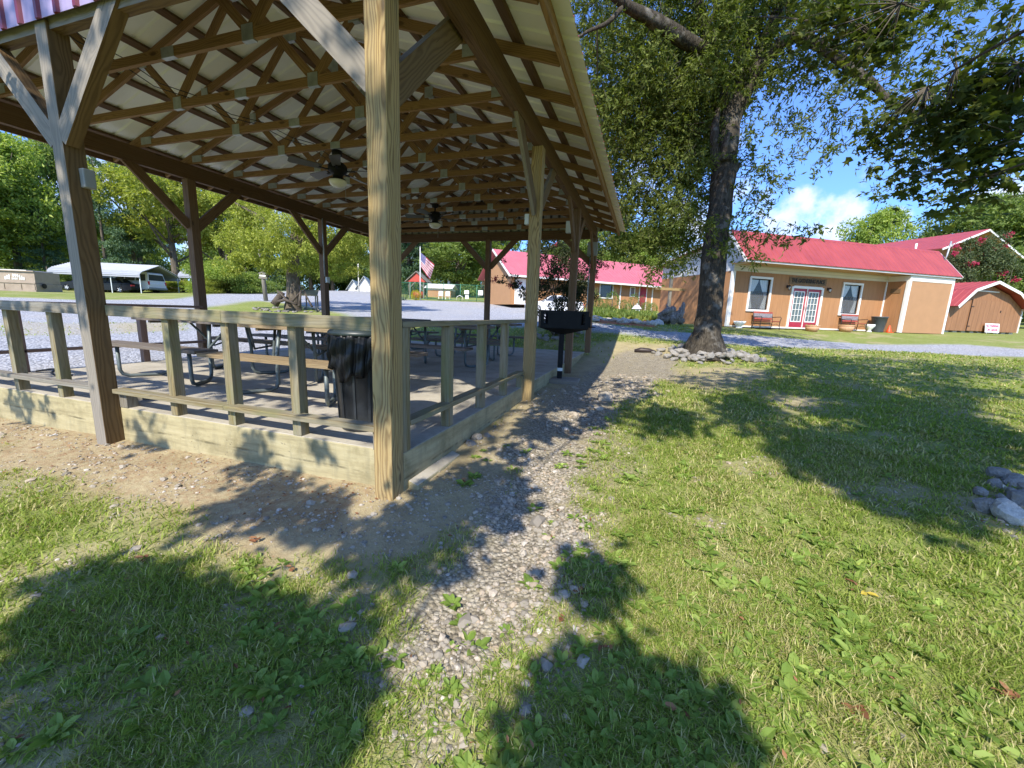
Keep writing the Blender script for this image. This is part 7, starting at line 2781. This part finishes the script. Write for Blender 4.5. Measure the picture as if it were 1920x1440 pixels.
def drift(label, pts, radii):
    P = [fr.px(p[0], p[1], p[2]) + (p[2],) for p in pts]
    base = P[0]
    w = fr.world(base[0], base[2], base[1])
    t = thing('driftwood_log', label, 'driftwood', tuple(w), fr.a)
    mb = MB(); mb.tube([(q[0] - base[0], q[2] - base[2], q[1] - base[1]) for q in P], radii, 8); mb.build('wood', M['drift_dark'], t)


M['drift_dark'] = m_bark('dark_driftwood', (.16, .13, .10), (.04, .03, .025), 7)
drift('thick hollow driftwood log leaning against the walnut trunk at the left', [(514, 572, -.7), (522, 560, -.6), (530, 548, -.5)], [.22, .20, .15])
drift('forked driftwood branch pointing up left beside the walnut trunk', [(545, 574, -.9), (532, 556, -.8), (519, 544, -.8)], [.09, .07, .04])
drift('long thin branch leaning right against the walnut trunk', [(585, 575, -1.0), (574, 555, -.7), (566, 536, -.5)], [.06, .05, .03])
drift('upright driftwood prop in front of the trunk', [(561, 575, -1.1), (563, 553, -.9), (562, 535, -.7)], [.09, .07, .05])
drift('short driftwood limb lying across the ring', [(520, 566, -.9), (535, 562, -1.0), (556, 571, -1.1)], [.08, .09, .06])
drift('slanting driftwood limb right of the trunk', [(545, 568, -.8), (556, 556, -.8), (566, 545, -.8)], [.07, .06, .04])
g = at(582, 579, ld_ + .6); g[2] = g1(g[0], g[1])
f2 = Frame(g, 20)
t = thing('roofed_stand', 'small open stand with a mossy slanted board roof beside the walnut tree', 'stand', tuple(g), f2.a)
a = f2.px(562, 551); b = f2.px(601, 552)
mb = MB(); mb.prism([(a[0], -.45, a[1] - .12), (b[0], -.45, b[1] - .12), (b[0] - .25, .35, b[1] + .22), (a[0] + .12, .35, a[1] + .22)], (0, 0, 0), (0, 0, .05)); mb.build('roof', M['rail'], t)
for x, y in ((a[0] + .2, -.35), (b[0] - .15, -.35), (a[0] + .25, .25), (b[0] - .3, .25)):
    mb = MB(); mb.beam((x, y, -.1), (x, y, a[1] - .05), .06, .06, up=(0, 1, 0)); mb.build('leg', M['grey_wood'], t)


# ------------------------------------------------------------------ carports, cars, dumpster
M['carport'] = m_plain('carport_metal', (.33, .34, .36), .55, .08, 2)
M['carport_leg'] = m_plain('carport_leg', (.66, .70, .68), .5, .05)
CA = at(97, 546.5, 38); CB = at(266, 551, 39)
CANG = math.degrees(math.atan2(CB[1] - CA[1], CB[0] - CA[0]))


def build_carport(label, P, ang, L, Wd, eave, rise, nleg):
    P = np.array(P); P[2] = g1(P[0], P[1])
    t = thing('carport', label, 'carport', tuple(P), math.radians(ang), 'metal carports across the lot')
    prof = [(-.15, eave - .35), (-.12, eave - .05), (.25, eave + .22), (Wd / 2, eave + rise), (Wd - .25, eave + .22), (Wd + .12, eave - .05), (Wd + .15, eave - .35)]
    mb = MB()
    n = 14
    b = 0
    th = .03
    for a, c in zip(prof[:-1], prof[1:]):
        dy, dz = c[0] - a[0], c[1] - a[1]
        ln = math.hypot(dy, dz); ny, nz = -dz / ln, dy / ln
        mb.prism([(0, a[0], a[1]), (0, c[0], c[1]), (0, c[0] + ny * th, c[1] + nz * th), (0, a[0] + ny * th, a[1] + nz * th)], (0, 0, 0), (L, 0, 0))
        k = max(1, int(ln / .28))
        for i in range(k):
            f = (i + .5) / k
            y, z = a[0] + dy * f, a[1] + dz * f
            uy, uz = dy / ln * .035, dz / ln * .035
            mb.prism([(-.01, y - uy + ny * th, z - uz + nz * th), (-.01, y + ny * (th + .05), z + nz * (th + .05)), (-.01, y + uy + ny * th, z + uz + nz * th)], (0, 0, 0), (L + .02, 0, 0))
    mb.build('roof', M['carport'], t)
    for k in range(nleg):
        x = .12 + (L - .24) * k / (nleg - 1)
        for y in (0, Wd):
            w = P + np.array([math.cos(math.radians(ang)) * x - math.sin(math.radians(ang)) * y, math.sin(math.radians(ang)) * x + math.cos(math.radians(ang)) * y, 0])
            z0 = g1(w[0], w[1]) - P[2]
            mb = MB(); mb.beam((x, y, z0 - .1), (x, y, eave), .06, .06, up=(0, 1, 0)); mb.build('leg', M['carport_leg'], t)
        pts = [(x, p[0] * .97 + .06, p[1] - .03) for p in prof[1:-1]]
        mb = MB(); mb.tube(pts, .03, 5); mb.build('bow', M['carport_leg'], t)
    return t


CL = math.hypot(CB[0] - CA[0], CB[1] - CA[1])
build_carport('long white metal carport sheltering black cars left of the white van', CA, CANG, CL + .1, 5.4, 1.95, 1.02, 4)
_q = at(338, 549, 47)
build_carport('second smaller white carport behind the white van', _q, CANG + 8, 5.5, 4.6, 2.0, .8, 2)


def car_body(mb, W_, prof, belt, roof_in):
    """prof: lower body outline (x, z); belt: greenhouse outline (x, z), narrower at the top"""
    n = len(prof)
    secs = [(-W_ / 2, .90), (-W_ / 2 * .985, 1.0)]
    b = len(mb.v)
    ys = [(-W_ / 2, .0), (-W_ / 2 * .93, .06), (W_ / 2 * .93, .06), (W_ / 2, .0)]
    for y, dz in ys:
        for x, z in prof:
            k = 1.0 if dz == 0 else 1.0
            mb.v.append((x * (1.0 if dz else .985), y, z + (dz * .5 if z > .5 else 0)))
    for i in range(3):
        for k in range(n):
            k2 = (k + 1) % n
            mb.face((b + i * n + k, b + i * n + k2, b + (i + 1) * n + k2, b + (i + 1) * n + k), None, 0, False)
    mb.face([b + k for k in range(n)][::-1]); mb.face([b + 3 * n + k for k in range(n)])
    # cabin
    m = len(belt)
    b = len(mb.v)
    zmin = min(z for _, z in belt); zmax = max(z for _, z in belt)
    for s in (-1, 1):
        for x, z in belt:
            f = (z - zmin) / (zmax - zmin)
            mb.v.append((x, s * (W_ / 2 * .95 - roof_in * f), z))
    mb.face([b + k for k in range(m)]); mb.face([b + m + k for k in range(m)][::-1])
    for k in range(m):
        k2 = (k + 1) % m
        mb.face((b + k, b + k2, b + m + k2, b + m + k))


def side_glass(mb, quad, W_, belt, roof_in, off=.006):
    zmin = min(z for _, z in belt); zmax = max(z for _, z in belt)
    out = []
    for s in (-1, 1):
        pts = []
        for x, z in quad:
            f = (z - zmin) / (zmax - zmin)
            pts.append((x, s * (W_ / 2 * .95 - roof_in * f + off), z))
        out.append(pts if s < 0 else pts[::-1])
    return out


def make_car(name, label, cat, P, ang, paint, spec, group=None):
    P = np.array(P); P[2] = g1(P[0], P[1])
    t = thing(name, label, cat, tuple(P), math.radians(ang), group)
    mb = MB(); car_body(mb, spec['w'], spec['body'], spec['belt'], spec['in'])
    mb.build('body', M[paint], t, .035)
    for q in spec['glass']:
        for pts in side_glass(None, q, spec['w'], spec['belt'], spec['in']):
            mb = MB(); mb.poly(pts); mb.build('side_window', M['glass'], t)
    for nm, (a, c) in spec['screens'].items():
        mb = MB()
        belt = spec['belt']; zmin = min(z for _, z in belt); zmax = max(z for _, z in belt)
        hw = lambda z: spec['w'] / 2 * .95 - spec['in'] * (z - zmin) / (zmax - zmin) - .07
        d = -.008 if nm == 'windscreen' else .008
        mb.poly([(a[0] + d, -hw(a[1]), a[1]), (a[0] + d, hw(a[1]), a[1]), (c[0] + d, hw(c[1]), c[1]), (c[0] + d, -hw(c[1]), c[1])])
        mb.build(nm, M['glass'], t)
    for x in spec['wheels']:
        for s in (-1, 1):
            y = s * (spec['w'] / 2 - .10)
            R_ = spec['r']
            def ring(prof_, m_, nm, par):
                mbx = MB(); mbx.lathe(prof_, seg=20)
                mbx.v = [(x + v[0], y + s * v[2], R_ + v[1]) for v in mbx.v]
                return mbx.build(nm, M[m_], par)
            ty = ring([(R_ * .62, -.10), (R_ * .96, -.10), (R_, -.06), (R_, .06), (R_ * .96, .10), (R_ * .64, .10)], 'black_plastic', 'wheel', t)
            mbx = MB(); mbx.lathe([(R_ * .64, .085), (R_ * .56, .10), (R_ * .54, .07), (.001, .06)], seg=20)
            for k in range(5):
                a = k * 1.2566
                mbx.beam((.03 * math.cos(a), .03 * math.sin(a), .09), (R_ * .58 * math.cos(a), R_ * .58 * math.sin(a), .095), .07, .025, up=(0, 0, 1))
            mbx.v = [(x + v[0], y + s * v[2], R_ + v[1]) for v in mbx.v]
            mbx.build('rim', M['rim'], ty)
    for nm, mt, boxes in spec['lights']:
        for c, sz in boxes:
            mb = MB(); mb.box(c, sz); mb.build(nm, M[mt], t, .01)
    for c, sz, mt in spec.get('bumpers', ()):
        mb = MB(); mb.box(c, sz); mb.build('bumper', M[mt], t, .03)
    return t


M['black_paint'] = m_plain('black_car_paint', (.008, .008, .011), .18, .05, spec=.35)
M['van_white'] = m_plain('white_car_paint', (.72, .73, .74), .25, .03, spec=.6)
M['rim'] = m_plain('alloy_rim', (.62, .62, .63), .3, .05, 8, .3)
M['tail_red'] = m_plain('tail_lamp', (.50, .015, .02), .2, .05)
M['head_white'] = m_plain('head_lamp', (.75, .76, .78), .12, .05)
SEDAN = dict(w=1.78, r=.32, wheels=(.95, 3.65), body=[(.02, .30), (.0, .62), (.15, .74), (1.25, .90), (4.0, .95), (4.62, .92), (4.72, .70), (4.70, .32), (4.3, .20), (.4, .20)],
             belt=[(1.22, .89), (1.95, 1.36), (2.4, 1.43), (3.2, 1.41), (4.05, .94)], glass=[[(1.55, .95), (2.02, 1.33), (2.50, 1.37), (2.55, .96)], [(2.62, .96), (2.58, 1.37), (3.15, 1.34), (3.60, .98)]],
             screens={'windscreen': ((1.28, .95), (1.90, 1.32)), 'rear_window': ((4.0, .99), (3.28, 1.36))}, lights=[('headlight', 'head_white', [((.10, -.68, .64), (.16, .36, .13)), ((.10, .68, .64), (.16, .36, .13))]), ('tail_light', 'tail_red', [((4.62, -.66, .76), (.22, .44, .14)), ((4.62, .66, .76), (.22, .44, .14))])])
SEDAN['in'] = .24
VAN = dict(w=1.95, r=.36, wheels=(1.0, 3.9), body=[(.0, .42), (.0, .85), (.3, 1.08), (1.0, 1.14), (5.05, 1.12), (5.12, .9), (5.12, .42), (4.8, .32), (.3, .32)],
           belt=[(.75, 1.12), (1.5, 1.98), (1.9, 2.06), (4.75, 2.06), (4.98, 1.95), (5.08, 1.12)], glass=[[(1.2, 1.2), (1.66, 1.83), (2.3, 1.85), (2.3, 1.2)], [(2.45, 1.2), (2.45, 1.85), (3.55, 1.85), (3.55, 1.2)], [(3.7, 1.2), (3.7, 1.85), (4.70, 1.84), (4.78, 1.2)]],
           screens={'windscreen': ((.82, 1.2), (1.45, 1.90)), 'rear_window': ((5.06, 1.25), (4.99, 1.84))}, lights=[('headlight', 'head_white', [((.02, -.75, .85), (.1, .3, .18)), ((.02, .75, .85), (.1, .3, .18))]), ('tail_light', 'tail_red', [((5.08, -.88, .98), (.10, .14, .34)), ((5.08, .88, .98), (.10, .14, .34))])],
           bumpers=(((5.16, 0, .46), (.12, 1.9, .2), 'grey_box'), ((-.05, 0, .46), (.12, 1.9, .2), 'grey_box')))
VAN['in'] = .16
_cu = np.array([math.cos(math.radians(CANG)), math.sin(math.radians(CANG)), 0]); _cw = np.array([-_cu[1], _cu[0], 0])
make_car('black_sedan', 'black sedan parked nose left under the carport, front wheel left of the grey post', 'car', CA + _cu * (at(122, 540, 41.5) - CA).dot(_cu) + _cw * 3.9, CANG, 'black_paint', SEDAN, 'black cars under the carport')
_x = (at(257, 540, 40) - CA).dot(_cu)
make_car('black_sedan', 'black sedan with red tail lights showing right of the grey front post under the carport', 'car', CA + _cu * (_x - 4.7) + _cw * 1.45, CANG, 'black_paint', SEDAN, 'black cars under the carport')
_x = (at(313, 540, 42.5) - CA).dot(_cu)
make_car('white_van', 'white passenger van parked beside the carport end with its back to the right', 'van', CA + _cu * (_x - 5.1) + _cw * 3.9, CANG - 14, 'van_white', VAN)
_p = at(985, 566, 33)
make_car('white_car', 'white car mostly hidden behind the dark crape myrtle', 'car', _p, 20, 'van_white', SEDAN)


def build_dumpster():
    P = at(-24, 546, 31.5); P[2] = g1(P[0], P[1])
    fr = Frame(P, 22)
    x1, zt = fr.px(63, 509)
    zm = fr.px(40, 530)[1]
    t = thing('dumpster', 'large tan metal dumpster with faded white lettering at the left edge', 'dumpster', tuple(P), fr.a)
    mb = MB(); mb.box((x1 / 2, 1.0, zm / 2 - .01), (x1, 2.0, zm - .02)); mb.build('lower_body', M['dump'], t, .02)
    mb = MB(); mb.prism([(.02, .04, zm), (x1 - .05, .04, zm), (x1 - .05, .06, zt), (.02, .06, zt)], (0, 0, 0), (0, 1.9, 0)); mb.build('upper_body', M['dump'], t)
    mb = MB(); mb.box((x1 / 2, -.02, zm), (x1 + .04, .08, .08)); mb.box((x1 / 2, -.0, zt), (x1 + .04, .14, .07)); mb.box((x1 / 2, -.02, .08), (x1 + .02, .08, .12))
    for x in (.4, x1 * .36, x1 * .7, x1 - .1): mb.box((x, -.015, zm * .5), (.08, .05, zm - .2))
    mb.build('rib', M['dump'], t)
    mb = MB(); mb.box((x1 / 2 - .3, 1.0, zt + .06), (x1 - .5, 2.0, .06)); mb.build('lid', M['cream'], t)
    # worn arc of lettering and a second line
    a = fr.px(7, 520)[0]; b = fr.px(46, 520)[0]
    zl = fr.px(26, 516)[1]; z2 = fr.px(26, 521)[1]
    mb = MB()
    n = 10
    for k in range(n):
        f = (k + .5) / n
        if k in (3,): continue
        z = zl - .28 * (2 * f - 1) ** 2
        mb.box((a + (b - a) * f, .028, z), ((b - a) / n * .62, .012, .24)); mb.box((a + (b - a) * f, .024, z), ((b - a) / n * .8, .010, .07))
    for k in range(14):
        f = (k + .5) / 14
        if k in (4, 9): continue
        mb.box((a + (b - a) * f, .028, z2 - .05), ((b - a) / 14 * .75, .012, .14))
    mb.build('worn_lettering', M['cream'], t)
    mb = MB(); mb.lathe([(.16, -.08), (.20, -.05), (.20, .05), (.16, .08)], seg=14); mb.v = [(x1 + .12, .5 + v[0], .5 + v[1]) for v in mb.v]; mb.build('wheel', M['black_plastic'], t)


M['dump'] = m_plain('dumpster_paint', (.33, .26, .185), .6, .12, 3, dirt=(.22, .16, .11))
build_dumpster()


g = ground(101, 819)
t = thing('paper_scrap', 'small crumpled white paper scrap on the soil left of the grey front post', 'litter', tuple(g))
V = np.array([[RNG.uniform(-.035, .035), RNG.uniform(-.03, .03), RNG.uniform(0, .035)] for _ in range(16)])
link_mesh('paper', raw_mesh('paper', V, np.array([[i, (i + 3) % 16, (i + 7) % 16] for i in range(16)])), M['white'], t)
t = thing('water_hose', 'short loop of dark hose lying on the left edge of the slab', 'hose', (-5.75, .62, .012))
mb = MB(); mb.tube([(-.2, .05, 0), (-.05, .12, .03), (.12, .10, .05), (.25, .0, .02), (.42, -.03, 0), (.5, .08, 0)], .012, 7); mb.build('hose', M['rope'], t)
